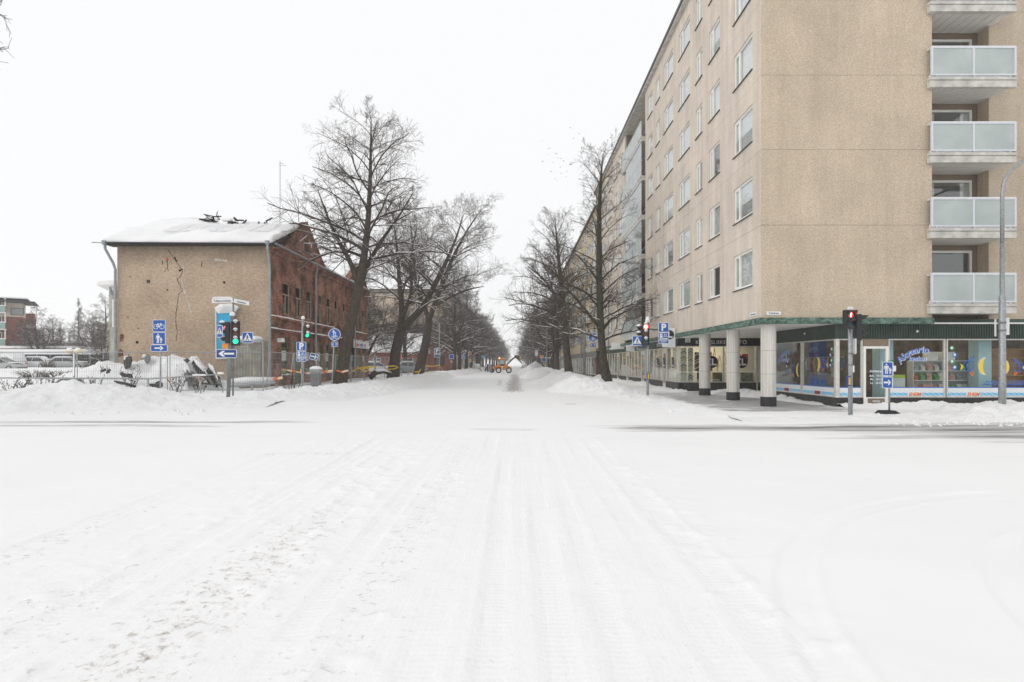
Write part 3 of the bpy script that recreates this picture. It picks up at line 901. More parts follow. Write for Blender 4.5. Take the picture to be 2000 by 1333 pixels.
# floors, partitions, rear and roof of the block
for k, z in enumerate(SEAMS[:-1]):
    MB().box(9.26, 30, 22.66, YEND-.1, z+.35, z+.5).build('floor_slab', M['soffit'], bld)
MB().box(12.6, 12.7, 22.7, YEND-.2, 3.9, ROOF-.2).build('partition_wall', M['curtain'], bld)
MB().box(30.0, 30.2, 21.6, YEND, 0, ROOF).build('rear_wall', M['stucco'], bld)
MB().box(9.12, 30.2, YEND-.06, YEND, 3.2, ROOF-.02).build('party_wall', M['stucco_lit'], bld)
rf = MB()
rf.box(8.86, 15.6, 20.96, YEND, ROOF, ROOF+.22); rf.box(15.6, 30.4, 21.0, YEND, ROOF, ROOF+.22)
rf.build('roof', M['balc'], bld)
MB().box(8.80, 8.859, 20.9, YEND, ROOF+.10, ROOF+.30).build('gutter', M['dark'], bld)
# copper edge and soffit
MB().box(BX-.07, 15.5, BY-.08, BY+.10, 3.17, 3.398).build('copper_edge', M['copper'], bld)
MB().box(BX-.07, BX+.10, BY+.101, 39.0, 3.17, 3.398).build('copper_edge', M['copper'], bld)
MB().box(BX-.05, BX+.10, 39.0, YEND, 3.20, 3.398).build('copper_edge', M['copper'], bld)
MB().box(15.5, 30, 21.93, 22.0, 3.12, 3.398).build('copper_edge', M['green2'], bld)
MB().box(BX+.10, 30, BY+.10, 33.4, 3.175, 3.23).build('soffit', M['soffit'], bld)
MB().box(9.2, 30, 33.4, YEND, 3.175, 3.23).build('soffit', M['soffit'], bld)
for i, cy in enumerate((21.62, 25.15, 28.95)):
    cx = 9.55
    c = MB().tube((0, 0, .36), (0, 0, 3.09), .275, .275, 24).build('column', M['column'], bld, loc=(cx, cy, .075), smooth=False)
    put('column_base', MB().tube((0, 0, -.06), (0, 0, .36), .287, .287, 24).mesh('column_base', M['black']), c)
    jb = MB()
    for zz in (1.22, 2.1): jb.tube((0, 0, zz), (0, 0, zz+.008), .2765, .2765, 24)
    put('joint', jb.mesh('joint', M['plinth']), c)

# street name plates
for nm, x0, w, s, rz in (('Valtakatu', 9.30, .52, 'on the crossing side', 0),):
    pl = MB().box(0, w, -.025, -.003, 0, .13).build('street_name_plate', M['sign_white'], bld, loc=(x0, BY, 3.50))
    put('lettering', text_mesh('Valtakatu', .105, M['black_film'], .003, .001), pl, (w/2, -.027, .032))
pl = MB().box(0, .62, -.025, -.003, 0, .13).build('street_name_plate', M['sign_white'], bld, loc=(BX, 22.2, 3.52), rotz=-PI/2)
put('lettering', text_mesh('Tullipuominkatu', .078, M['black_film'], .003, .001), pl, (.31, -.027, .04))

# ------------------------------------------------------------------ aquarium shop
SY = 21.42
ST, SB = 2.62, 0.41
M['frame_alu'] = plain('shop_frame', (0.66, 0.65, 0.60), 0.45, .2, var=0.15)
fr = MB()   # fascia: smooth backing with ribs in front
MB().box(12.0, 30, SY-.02, SY+.06, ST, 3.17).build('fascia', M['green'], bld)
rb = MB().box(0, .045, -.05, -.021, 0, .545).mesh('fascia_rib', M['green'])
x = 12.15
ribs = MB()
while x < 22.5:
    ribs.box(x, x+.05, SY-.05, SY-.0205, ST+.01, 3.165); x += .095
o = ribs.build('fascia_ribs', M['green'], bld); o['kind'] = 'stuff'
MB().box(11.96, 12.0, SY-.02, 27.7, ST+.0, 3.17).build('fascia', M['green'], bld)
MB().box(12.06, 13.0, SY-.02, SY+.1, .07, SB).build('plinth', M['plinth'], bld)
MB().box(13.99, 30, SY-.02, SY+.1, .07, SB).build('plinth', M['plinth'], bld)
ribs = MB(); x = 12.1
while x < 22:
    if not 12.98 < x < 14.0: ribs.box(x, x+.05, SY-.045, SY-.0205, .08, SB-.015)
    x += .095
o = ribs.build('plinth_ribs', M['plinth'], bld); o['kind'] = 'stuff'
MB().box(11.98, 12.05, SY, 27.7, .07, SB+.0).build('plinth', M['plinth'], bld)
MB().box(11.97, 12.09, SY-.04, SY+.08, SB, ST).build('corner_post', M['frame_alu'], bld)
MB().box(11.98, 30, 27.6, 27.7, .07, 3.17).build('shop_wall', M['soffit'], bld)
MB().box(12.1, 30, SY+.1, 27.6, .06, .10).build('shop_floor', M['room'], bld)
MB().box(12.2, 24, 25.0, 25.1, .1, 3.15).build('shop_back_wall', plain('brown_shop_wall', (.16, .12, .09), .8, var=.5, scale=2), bld)

def shop_window(parent, loc, rotz, w, h, fw=.045, mat='frame_alu', film=True, side=False, eheim=None):
    b = MB()
    for (a, c, d, e) in ((0, w, 0, fw), (0, w, h-fw, h), (0, fw, fw, h-fw), (w-fw, w, fw, h-fw)):
        b.box(a, c, 0, .09, d, e)
    o = b.build('shop_window', M[mat], parent, loc=loc, rotz=rotz)
    put('pane', MB().box(fw, w-fw, .045, .053, fw, h-fw).mesh('pane', M['shop_glass']), o)
    if film:
        put('window_film', MB().box(fw+.002, w-fw-.002, .036, .0435, fw+.002, .385).mesh('window_film', M['sign_white']), o)
        put('film_edge', MB().box(fw+.002, w-fw-.002, .0325, .0355, .36, .392).mesh('film_edge', M['blue_film']), o)
        wv = MB(); n = int(w/.035)
        for r in range(3):
            for i in range(n):
                xa, xb = fw+.01+(w-2*fw-.02)*i/n, fw+.01+(w-2*fw-.02)*(i+1)/n
                za, zb = .075+r*.037+.009*math.sin(xa*32+r), .075+r*.037+.009*math.sin(xb*32+r)
                wv.add([(xa,.034,za),(xb,.034,zb),(xb,.034,zb+.026),(xa,.034,za+.026)], [(0,1,2,3)])
        put('wave_stripe', wv.mesh('wave_stripe', M['cyan_film']), o)
        if eheim is not None:
            if side:
                put('red_block', MB().box(eheim-.2, eheim+.2, .030, .0335, .06, .19).mesh('red_block', M['red']), o)
                put('lettering', text_mesh('EHEIM', .12, M['black_film'], .002, .002, .2), o, (eheim, .029, .085))
            else:
                put('letter_ground', MB().box(eheim-.26, eheim+.26, .030, .0335, .055, .2).mesh('letter_ground', M['sign_white']), o)
                put('lettering', text_mesh('EHEIM', .165, M['orange_film'], .002, .006, .25), o, (eheim, .028, .068))
    return o

def akvaario_text(win, cx, cz, s=1.0):
    a = text_mesh('Akvaario', .36*s, M['sign_white'], .002, .016*s, .12, arc=1.05*s)
    put('lettering', a, win, (cx, .032, cz)).rotation_euler = (0, R(-22), 0)
    a = text_mesh('Akvaario', .36*s, M['blue_film'], .002, .004*s, .12, arc=1.05*s)
    put('lettering', a, win, (cx-.012*s, .029, cz+.004)).rotation_euler = (0, R(-22), 0)
    put('lettering', text_mesh('keskus', .27*s, M['sign_white'], .002, .013*s, .15), win, (cx+.20*s, .032, cz-.26*s))
    put('lettering', text_mesh('keskus', .27*s, M['blue_film'], .002, .002, .15), win, (cx+.188*s, .029, cz-.256*s))
def fish(win, cx, cz, s=1.0, flip=1):
    """the shop's fish emblem: outlined body, crescent tail, star mouth, small fin, bubbles"""
    f = flip
    b = MB().ring(cx, cz, .20*s, .028*s, .028, .032, 24).bar(cx+f*.1*s, cz+.19*s, cx+f*.18*s, cz+.36*s, .03*s, .028, .032).bar(cx+f*.18*s, cz+.36*s, cx-f*.05*s, cz+.2*s, .03*s, .028, .032)
    b.ring(cx+f*.12*s, cz, .2*s, .022*s, .0275, .0315, 16, PI*.5, PI*1.5) if f > 0 else b.ring(cx+f*.12*s, cz, .2*s, .022*s, .0275, .0315, 16, -PI*.5, PI*.5)
    b.disc(cx-f*.05*s, cz+.02*s, .045*s, .027, .031, 12)
    put('fish_emblem', b.mesh('fish_emblem', M['blue_film']), win)
    cres = []
    n = 12
    X0 = cx+f*.62*s
    for i in range(n+1):
        t = PI*.5 + PI*i/n
        cres.append((X0+f*.24*s*math.cos(t)*1.0, cz+.30*s*math.sin(t)))
    for i in range(n, -1, -1):
        t = PI*.5 + PI*i/n
        cres.append((X0+f*(.09*s*math.cos(t)+.01*s), cz+.27*s*math.sin(t)))
    def grow(k): return [((x-X0+f*.1*s)*k+X0-f*.1*s, (z-cz)*k+cz) for x, z in cres]
    for k, mt, y in ((1.12, 'sign_white', .034), (1.0, 'yellow_film', .030)):
        bb = MB(); pl_ = grow(k); m = len(pl_)//2
        for i in range(m-1):
            bb.add([(pl_[i][0], y, pl_[i][1]), (pl_[i+1][0], y, pl_[i+1][1]), (pl_[-2-i][0], y, pl_[-2-i][1]), (pl_[-1-i][0], y, pl_[-1-i][1])], [(0,1,2,3)])
        put('fish_tail', bb.mesh('fish_tail', M[mt]), win)
    put('fish_mouth', MB().prism([(cx-f*.16*s, cz-.02*s), (cx-f*.32*s, cz+.10*s), (cx-f*.28*s, cz-.02*s), (cx-f*.33*s, cz-.16*s)], .028, .032).mesh('fish_mouth', M['yellow_film']), win)
    bb = MB()
    for a, c in (((0, -.2), (.14, -.36)), ((.14, -.36), (.16, -.22)), ((.16, -.22), (0, -.2))):
        bb.bar(cx+f*a[0]*s, cz+a[1]*s, cx+f*c[0]*s, cz+c[1]*s, .03*s, .028, .032)
    put('fish_fin', bb.mesh('fish_fin', M['orange_film']), win)
    for i, (bx, bz, mt) in enumerate(((-.52, -.05, 'blue_film'), (-.62, .17, 'green_film'), (-.52, .42, 'blue_film'), (-.63, .68, 'green_film'))):
        put('bubble', MB().disc(cx+f*bx*s, cz+bz*s, .09*s, .030, .034, 14).mesh('bubble', M[mt]), win)
        put('bubble_shine', MB().disc(cx+f*bx*s-.012*s, cz+bz*s+.012*s, .052*s, .026, .0295, 12).mesh('bubble_shine', M['sign_white']), win)
WHT = ST-SB
wA = shop_window(bld, (12.10, SY, SB), 0, .91, WHT)
wB = shop_window(bld, (13.99, SY, SB), 0, 2.14, WHT, eheim=1.0)
wC = shop_window(bld, (16.18, SY, SB), 0, 2.15, WHT, eheim=1.02)
wD = shop_window(bld, (18.37, SY, SB), 0, 2.15, WHT, eheim=1.3)
wE = shop_window(bld, (20.55, SY, SB), 0, 2.15, WHT)
akvaario_text(wB, .93, 1.62, .92)
fish(wC, .85, 1.18, 1.0, 1)
fish(wD, .52, 1.15, .9, -1)
for w_, x_ in ((wC, 1.72), (wD, .42)):
    put('lettering', text_mesh('- AKVAARIOT\n- LEMMIKKELÄIMET', .10, M['blue_film'], .002, .002, .15), w_, (x_, .03, .56))
put('notice', MB().box(.40, .62, .03, .04, .95, 1.2).mesh('notice', M['curtain']), wA)
put('sticker', MB().box(.09, .30, .03, .04, .98, 1.2).mesh('sticker', M['sign_white']), wB)
put('sticker', MB().box(.09, .2, .03, .04, 1.25, 1.42).mesh('sticker', M['green_film']), wB)
# side windows along the arcade
wS1 = shop_window(bld, (12.0, 24.0, SB), -PI/2, 2.5, WHT, side=True, eheim=1.2)
wS2 = shop_window(bld, (12.0, 27.6, SB), -PI/2, 3.55, WHT, side=True, eheim=2.2)
fish(wS1, 1.72, 1.25, .85, -1)
akvaario_text(wS2, 1.9, 1.62, .95)
fish(wS2, 2.75, 1.0, .85, 1)
put('lettering', text_mesh('- AKVAARIOT   - LEMMIKIT\n- TARVIKKEET   - RUOAT', .11, M['blue_film'], .002, .002, .15), wS1, (1.2, .03, .56))
# door
dr = MB()
dr.box(13.03, 13.12, SY-.03, SY+.06, .12, ST-.28); dr.box(13.88, 13.97, SY-.03, SY+.06, .12, ST-.28); dr.box(13.12, 13.88, SY-.03, SY+.06, ST-.37, ST-.28)
dr.box(13.12, 13.88, SY-.03, SY+.06, .12, .42)
door = dr.build('shop_door', M['frame_white'], bld)
MB().box(13.12, 13.88, SY+.012, SY+.02, .42, ST-.37).build('pane', M['shop_glass'], door)
MB().box(13.03, 13.97, SY-.012, SY+.05, ST-.279, ST).build('transom', M['loggia'], bld)
MB().box(13.36, 13.64, SY-.037, SY-.0305, .24, .31).build('mail_slot', M['alu'], door)
MB().box(13.18, 13.82, SY-.036, SY-.0305, .17, .38).build('kick_plate', M['loggia'], door)
MB().tube((13.83, SY-.08, 1.0), (13.83, SY-.08, 1.45), .014, None, 8).tube((13.83, SY-.08, 1.02), (13.83, SY-.02, 1.02), .01, None, 6).tube((13.83, SY-.08, 1.43), (13.83, SY-.02, 1.43), .01, None, 6).build('door_handle', M['alu'], door)
for i, s in enumerate(('AVOINNA', 'Ark   10-17', 'Pe   10-17', 'La   10-14')):
    put('lettering', text_mesh(s, .105, M['sign_white'], .002, .003), door, Vector((13.52, SY+.008, 1.36-.135*i-(.03 if i else 0))) - wloc(door))
st = MB().box(12.9, 14.5, SY-.42, SY-.02, .02, .10)
for i in range(12): st.box(12.92+i*.13, 12.99+i*.13, SY-.40, SY-.05, .10, .115)
st.build('door_step', M['plank'], bld)
MB().tube((15.03, SY-.10, 2.9), (15.03, SY-.05, 2.9), .03, .05, 10).build('small_lamp', M['white'], bld)
MB().tube((11.94, 23.6, 2.93), (11.90, 23.6, 2.93), .05, .03, 10).build('small_lamp', M['white'], bld)
# inside: pale blue pillars, shelf of feed bags, counter
for x in (14.05, 17.85):
    MB().box(x, x+.5, 22.0, 22.5, .1, 3.15).build('pillar', M['pale_blue'] if 'pale_blue' in M else plain('pale_blue_paint', (0.42, 0.60, 0.66), .6, var=.06), bld)
MB().box(12.75, 13.25, 24.4, 24.9, .1, 3.1).build('pillar', M['blue_dark'], bld)
lampm = emit('warm_ceiling_lamp', (1.0, 0.82, 0.55), 5.0)
MB().box(12.6, 13.9, 22.7, 23.0, 3.06, 3.12).build('ceiling_lamp', lampm, bld)
MB().box(15.0, 17.0, 23.2, 23.4, 3.06, 3.12).build('ceiling_lamp', lampm, bld)
MB().box(18.6, 20.4, 23.2, 23.4, 3.06, 3.12).build('ceiling_lamp', lampm, bld)

def shelf_unit(x0, x1, y0, y1, zs, label, mat='white'):
    t = thing('display_shelf', label, 'shelf', ((x0+x1)/2, (y0+y1)/2, .1))
    MB().box(x0, x0+.03, y0, y1, .1, zs[-1]+.03).build('side_panel', M[mat], t)
    MB().box(x1-.03, x1, y0, y1, .1, zs[-1]+.03).build('side_panel', M[mat], t)
    MB().box(x0+.03, x1-.03, y1-.02, y1-.001, .1, zs[-1]).build('back_panel', M[mat], t)
    for z in zs: MB().box(x0+.031, x1-.031, y0, y1-.021, z, z+.03).build('shelf_board', M[mat], t)
    return t
shelf_unit(15.75, 18.2, 22.62, 23.0, [.55, 1.0, 1.38, 1.78], 'white shelf unit with feed bags behind the aquarium shop window')
shelf_unit(18.6, 20.4, 22.62, 23.0, [.5, .85, 1.2, 1.55, 1.9, 2.25], 'brown wooden shelf unit at the far end of the aquarium shop', 'wood')
bagcols = [plain('bag_%d' % i, c, .5, var=.25, scale=9) for i, c in enumerate([(.62,.62,.58),(.55,.12,.06),(.12,.38,.14),(.7,.68,.6),(.45,.42,.38),(.6,.35,.3),(.3,.36,.4)])]
def bag_mesh(w, h, m):
    d = .10
    vs = [(-w/2,-d,0),(w/2,-d,0),(w/2,d,0),(-w/2,d,0),(-w/2*.95,-d*1.1,h*.5),(w/2*.95,-d*1.1,h*.5),(w/2*.95,d*1.1,h*.5),(-w/2*.95,d*1.1,h*.5),(-w/2,-.015,h),(w/2,-.015,h),(w/2,.015,h),(-w/2,.015,h)]
    fs = [(0,3,2,1),(8,9,10,11)]
    for r in (0, 4):
        for i in range(4): fs.append((r+i, r+(i+1)%4, r+4+(i+1)%4, r+4+i))
    return MB().add(vs, fs).mesh('feed_bag', m)
bagm = [[bag_mesh(.2, .3, m), bag_mesh(.16, .24, m)] for m in bagcols]
for z, lab, sp in ((.58, 'pet feed bag on the lowest board of the white shop shelf', .22), (1.03, 'pet feed bag on the middle board of the white shop shelf', .25), (1.41, 'pet feed bag on the upper board of the white shop shelf', .27)):
    x = 15.92
    while x < 18.08:
        if brng.random() < .9:
            tag(put('feed_bag', brng.choice(brng.choice(bagm)), None, (x, 22.78, z), (0, 0, brng.uniform(-.2, .2))), lab, 'feed bag', lab.replace('pet feed bag', 'feed bags'))
        x += sp*brng.uniform(.85, 1.1)
for i, (x, w) in enumerate(((16.35, .42), (16.95, .5), (17.45, .42))):
    tag(MB().bbox(x, x+w, 22.66, 22.94, 1.81, 2.16, .01).build('carton', [M['curtain'], M['curtain'], M['loggia']][i]), ['pale carton at the near end on top of the feed shelf', 'wide pale carton in the middle on top of the feed shelf', 'brown carton at the far end on top of the feed shelf'][i], 'carton')
t = thing('aquarium_cabinet', 'stacked aquarium tanks with lime green hood inside the shop window', 'aquarium', (14.95, 22.6, .1))
for k, (z, m) in enumerate(((.1, 'dark'), (.62, 'white'), (.78, 'glass_tank'), (1.12, 'lime'))):
    mm = {'glass_tank': M['blind'], 'lime': plain('lime_plastic', (.42, .62, .03), .4)}.get(m) or M[m]
    MB().bbox(14.6, 15.3, 22.4, 22.8, z, z+[.52, .16, .34, .13][k], .02).build(['stand', 'drawer', 'tank', 'hood'][k], mm, t)
# clothes-like hanging pet goods in the arcade window
hg = random.Random(4)
hm = [plain('hang_%d' % i, c, .7, var=.4, scale=12) for i, c in enumerate([(.05,.05,.06),(.3,.1,.12),(.12,.14,.2),(.35,.33,.3),(.08,.12,.1),(.4,.22,.1)])]
t = thing('hanging_rail', 'steel rail of hanging pet goods inside the arcade window', 'rail', (12.7, 24.0, 2.0))
MB().tube((12.62, 22.0, 1.95), (12.62, 26.6, 1.95), .015).build('rail', M['alu'], t)
for i in range(26):
    y = 22.1+i*.17; h = hg.uniform(.3, .8); w = hg.uniform(.05, .10)
    MB().add([(12.54, y-w, 1.93), (12.70, y-w, 1.93), (12.70, y+w, 1.93), (12.54, y+w, 1.93), (12.5, y-w*1.6, 1.93-h*.5), (12.76, y-w*1.4, 1.93-h*.5), (12.76, y+w*1.5, 1.93-h*.5), (12.5, y+w*1.5, 1.93-h*.5), (12.55, y-w, 1.93-h), (12.7, y-w, 1.93-h), (12.7, y+w, 1.93-h), (12.55, y+w, 1.93-h)],
             [(0,1,2,3),(8,11,10,9),(0,4,5,1),(1,5,6,2),(2,6,7,3),(3,7,4,0),(4,8,9,5),(5,9,10,6),(6,10,11,7),(7,11,8,4)]).build('hanging_item', hm[i % 6], t)
# ================================================================== picture-frame shop in the arcade
KY = 33.3
MB().box(9.42, 30, KY, KY+.12, .07, .58).build('plinth', M['plinth'], bld)
fa = MB().box(9.40, 30, KY-.06, KY+.06, 2.72, 3.17).build('shop_sign', M['black_film'], bld)
put('lettering', text_mesh('KEHYSLIIKE LEHTO', .33, M['sign_white'], .006, 0, 0, align='LEFT', spacing=1.08), fa, Vector((10.42, KY-.066, 2.82)) - wloc(fa))
hn = MB().box(9.82, 10.12, KY-.09, KY-.061, 2.92, 3.16).build('house_number', M['sign_white'], bld)
put('lettering', text_mesh('15', .17, M['black_film'], .004, .002), hn, Vector((9.97, KY-.094, 2.97)) - wloc(hn))
KW = 2.72-.58
k1 = shop_window(bld, (9.46, KY, .58), 0, 2.62, KW, film=False)
k2 = shop_window(bld, (12.1, KY, .58), 0, 1.9, KW, film=False)
def logo(win, cx, cz, r=.28, y=.03):
    put('round_logo', MB().disc(cx, cz, r, y, y+.006, 24).mesh('round_logo', M['black_film']), win)
    b = MB()
    b.bar(cx-.75*r, cz, cx-.15*r, cz+.55*r, .26*r, y-.006, y-.001); b.bar(cx-.75*r, cz, cx-.15*r, cz-.55*r, .26*r, y-.007, y-.002)
    b.bar(cx+.12*r, cz+.55*r, cx+.12*r, cz-.3*r, .24*r, y-.006, y-.001); b.bar(cx+.0*r, cz-.42*r, cx+.75*r, cz-.42*r, .24*r, y-.007, y-.002)
    put('logo_strokes', b.mesh('logo_strokes', M['sign_white']), win)
logo(k1, 1.95, 1.2, .36); logo(k2, 1.05, 1.2, .37)
put('lettering', text_mesh('TAULUT   KEHYSTYS', .15, M['sign_white'], .003, .002), k1, (1.7, .03, .08))
MB().box(14.0, 14.09, KY-.02, KY+.1, .07, 2.72).build('door_post', M['frame_alu'], bld)
kd = MB().box(14.1, 14.22, KY+.01, KY+.08, .1, 2.5).box(14.95, 15.05, KY+.01, KY+.08, .1, 2.5).box(14.22, 14.95, KY+.01, KY+.08, .1, .5).box(14.22, 14.95, KY+.01, KY+.08, 2.4, 2.5).build('shop_door', M['frame_white'], bld)
MB().box(14.22, 14.95, KY+.04, KY+.05, .5, 2.4).build('pane', M['shop_glass'], kd)
MB().box(9.55, 30, KY+.12, 45, .06, .10).build('shop_floor', M['room'], bld)
pale = plain('shop_cream', (0.60, 0.56, 0.46), .8, var=.08)
MB().box(9.7, 16, 36.0, 36.1, .1, 3.15).build('shop_back_wall', pale, bld)
MB().box(9.6, 14.0, KY+.15, KY+.75, .5, .56).build('display_ledge', M['curtain'], bld)
MB().box(10.2, 13.6, KY+.5, KY+1.6, 3.05, 3.1).build('ceiling_lamp', emit('shop_tube_light', (1.0, .9, .72), 6.0), bld)
# chevron corner samples of mouldings
mould = [plain('moulding_%d' % i, c, .35, var=.2) for i, c in enumerate([(.42,.26,.05),(.55,.38,.10),(.06,.05,.04),(.30,.31,.27),(.45,.46,.42),(.2,.13,.06),(.62,.55,.4)])]
chev = [MB().prism([(-.12,-.03),(0,.07),(.12,-.03),(.12,.03),(0,.135),(-.12,.03)], -.02, 0).mesh('moulding_corner', m) for m in mould]
crg = random.Random(2)
def sample_board(x, w, z0, z1, colr, ncol, label):
    t = thing('sample_board', label, 'sample board', (x+w/2, KY+.22, z0))
    MB().box(x, x+w, KY+.2, KY+.22, z0, z1).build('board', colr, t)
    for c in range(ncol):
        z = z0+.12
        while z < z1-.16:
            put('moulding_corner', crg.choice(chev), t, Vector((x+w*(c+.5)/ncol, KY+.198, z)) - wloc(t), (0, 0, 0), (w/ncol/.26, 1, 1.15))
            z += .155
white_b = plain('sample_board_pale', (.55, .60, .58), .6)
brown_b = plain('sample_board_brown', (.10, .055, .035), .6)
sample_board(9.62, .36, .62, 2.62, white_b, 1, 'pale board of gold and silver frame corners at the shop corner')
sample_board(10.06, .30, .62, 2.62, white_b, 1, 'pale board of silver frame corners beside the first sample board')
sample_board(10.45, .44, 1.25, 2.35, brown_b, 1, 'brown board of gilded frame corners behind the shop glass')
sample_board(10.92, .55, 1.25, 2.35, brown_b, 2, 'brown board of dark frame corners beside the round logo')
def easel(x, y, z0, h, label):
    t = thing('wooden_easel', label, 'easel', (x, y, z0))
    for dx in (-1, 1): MB().tube((x+dx*.17, y, z0), (x+dx*.02, y+.05, z0+h), .018, .015, 6).build('leg', M['wood'], t)
    MB().tube((x, y+.35, z0), (x, y+.06, z0+h*.95), .016, .014, 6).build('leg', M['wood'], t)
    MB().box(x-.16, x+.16, y-.04, y+.0, z0+h*.35, z0+h*.39).build('ledge', M['wood'], t)
easel(11.7, KY+.4, 1.22, 1.35, 'tall wooden easel between the first two columns')
easel(12.02, KY+.45, 1.22, .95, 'shorter wooden easel beside the window mullion')
easel(12.3, KY+.4, 1.22, 1.2, 'wooden easel partly behind the middle column')
MB().box(9.6, 14.0, KY+.14, KY+.75, 1.16, 1.21).build('display_ledge', M['curtain'], bld)
pics = [((10.62, .58), .68, (.05,.045,.05), M['black'], 'dark portrait in a black frame low in the shop window'),
        ((11.52, .66), .62, (.12,.10,.05), mould[1], 'dark landscape in a gilt frame low in the shop window'),
        ((12.62, .5), .45, (.30,.31,.26), mould[3], 'small grey print in a thin frame near the middle column'),
        ((13.2, .72), .62, (.26,.27,.22), mould[3], 'pale grey print in a silver frame by the shop door')]
for (x, w), h, c, fm, lab in pics:
    t = thing('framed_picture', lab, 'picture', (x+w/2, KY+.3, .57))
    z = .575; f = .05
    b = MB()
    for a, c2, d, e in ((0, w, 0, f), (0, w, h-f, h), (0, f, f, h-f), (w-f, w, f, h-f)): b.box(x+a, x+c2, KY+.26, KY+.3, z+d, z+e)
    b.build('frame', fm, t)
    MB().box(x+f, x+w-f, KY+.275, KY+.295, z+f, z+h-f).build('canvas', plain('canvas_'+str(x), c, .6, var=.7, scale=5), t)
for i, (x, c) in enumerate(((12.95, (.6, .05, .04)), (13.4, (.45, .04, .03)))):
    tag(MB().box(x, x+.38, KY+.62, KY+.64, 1.85, 2.25).build('poster', plain('poster_%d' % i, c, .5, var=.5, scale=4)), ['small red and white poster inside by the round logo', 'dark red poster inside beside the shop door'][i], 'poster')

# white projecting sign box of the frame shop
t = thing('projecting_sign', 'white box sign with black round logo above the corner shop', 'sign', (8.85, 32.6, 2.75))
MB().box(8.35, 9.05, 32.52, 32.70, 2.62, 3.72).build('sign_box', M['sign_white'], t)
b = MB().disc(8.70, 3.33, .27, 32.508, 32.518, 24).build('round_logo', M['black_film'], t)
MB().bar(8.66, 3.50, 8.66, 3.22, .08, 32.5, 32.507).bar(8.62, 3.2, 8.88, 3.2, .08, 32.499, 32.506).build('logo_strokes', M['sign_white'], t)
for i, s in enumerate(('KEHYSLIIKE', 'LEHTO')):
    put('lettering', text_mesh(s, .125, M['blind'], .003, 0), t, Vector((8.70, 32.512, 2.86-.15*i)) - wloc(t))
MB().tube((8.95, 32.6, 3.72), (8.95, 32.6, 3.9), .02).tube((9.05, 32.6, 3.2), (9.12, 32.6, 3.2), .03).build('bracket', M['galv'], t)

# ------------------------------------------------------------------ row of small shops along the street side
SX = 9.55
def side_at(y, z): return (SX, y, z)
seg = [(34.0, 36.5, 'win'), (36.5, 37.4, 'door'), (37.4, 39.9, 'win'), (39.9, 42.6, 'win'), (42.6, 43.9, 'door'), (43.9, 46.5, 'win'), (46.5, 48.7, 'win'),
       (48.7, 49.9, 'door'), (49.9, 53.5, 'win'), (53.5, 54.5, 'door'), (54.5, 57.4, 'win'), (57.4, 60.3, 'win'), (60.3, 61.5, 'door'), (61.5, 64.8, 'win')]
MB().box(SX-.02, SX+.1, 33.3, 36.5, .07, .57).build('plinth', M['plinth'], bld)
for a, b, k in seg:
    w = b-a
    if k == 'win':
        if a > 36: MB().box(SX-.02, SX+.1, a, b, .07, .57).build('plinth', M['plinth'], bld)
        o = shop_window(bld, (SX, b, .57), -PI/2, w, 2.11, film=False)
        m = MB().box(w*.5-.02, w*.5+.02, .001, .085, .045, 2.065); put('mullion', m.mesh('mullion', M['frame_alu']), o)
        # goods and paper in the window
        for q in range(5):
            xx = .12+q*(w-.25)/5; hh = crg.uniform(.4, 1.9)
            put('display_panel', MB().box(xx, xx+(w-.25)/5*crg.uniform(.5, .95), .16+.04*q, .18+.04*q, .06, hh).mesh('display_panel', crg.choice([M['curtain'], M['blind'], pale, M['curtain'], M['sign_white'], bagcols[1]])), o)
    else:
        d = MB()
        d.box(0, .1, 0, .08, 0, 2.35); d.box(w-.1, w, 0, .08, 0, 2.35); d.box(.1, w-.1, 0, .08, 0, .3); d.box(.1, w-.1, 0, .08, 2.25, 2.35); d.box(0, w, .02, .08, 2.35, 2.62)
        o = d.build('shop_door', M['frame_alu'], bld, loc=(SX+.02, b, .09), rotz=-PI/2)
        put('pane', MB().box(.1, w-.1, .03, .04, .3, 2.25).mesh('pane', M['shop_glass']), o)
        put('door_handle', MB().tube((w-.2, -.05, .9), (w-.2, -.05, 1.3), .015).tube((w-.2, -.05, .92), (w-.2, .01, .92), .01, None, 6).tube((w-.2, -.05, 1.28), (w-.2, .01, 1.28), .01, None, 6).mesh('door_handle', M['alu']), o)
for i, y in enumerate((34.9, 37.0, 38.7)):
    b = MB(); 
    o = MB().disc(0, 0, .34, -.012, -.004, 24).build('round_logo', M['black_film'], bld, loc=(SX, y, 1.75), rotz=-PI/2)
    put('logo_strokes', MB().bar(-.18, .18, -.18, -.2, .09, -.018, -.013).bar(-.05, -.2, .2, -.2, .09, -.019, -.014).mesh('logo_strokes', M['sign_white']), o)
MB().box(SX-.06, SX+.06, 33.36, 39.9, 2.70, 3.17).build('shop_sign', M['black_film'], bld)
put('lettering', text_mesh('KEHYSLIIKE LEHTO', .34, M['sign_white'], .006), bld, Vector((SX-.068, 37.2, 2.82)) - wloc(bld), (0, 0, -PI/2))
for a, b in ((39.92, 46.5), (46.52, 56.0), (56.02, YEND)):
    MB().box(SX-.05, SX+.06, a, b, 2.70, 3.17).build('shop_sign', M['green2'], bld)
for a, b in ((45.0, 47.0), (51.5, 56.5)):
    tag(MB().box(SX-.45, SX-.07, a, b, 3.02, 3.10).build('awning_lip', M['alu_white'], bld))
    MB().bbox(SX-.47, SX-.06, a, b, 3.101, 3.26, .04).build('snow', M['snow'], bld)
t = thing('projecting_sign', 'small white box sign over the middle side shop', 'sign', (9.2, 45.6, 2.7))
MB().box(8.75, 9.4, 45.5, 45.68, 2.66, 3.15).build('sign_box', M['sign_white'], t); MB().tube((9.4, 45.6, 3.0), (9.52, 45.6, 3.0), .03).build('bracket', M['galv'], t)
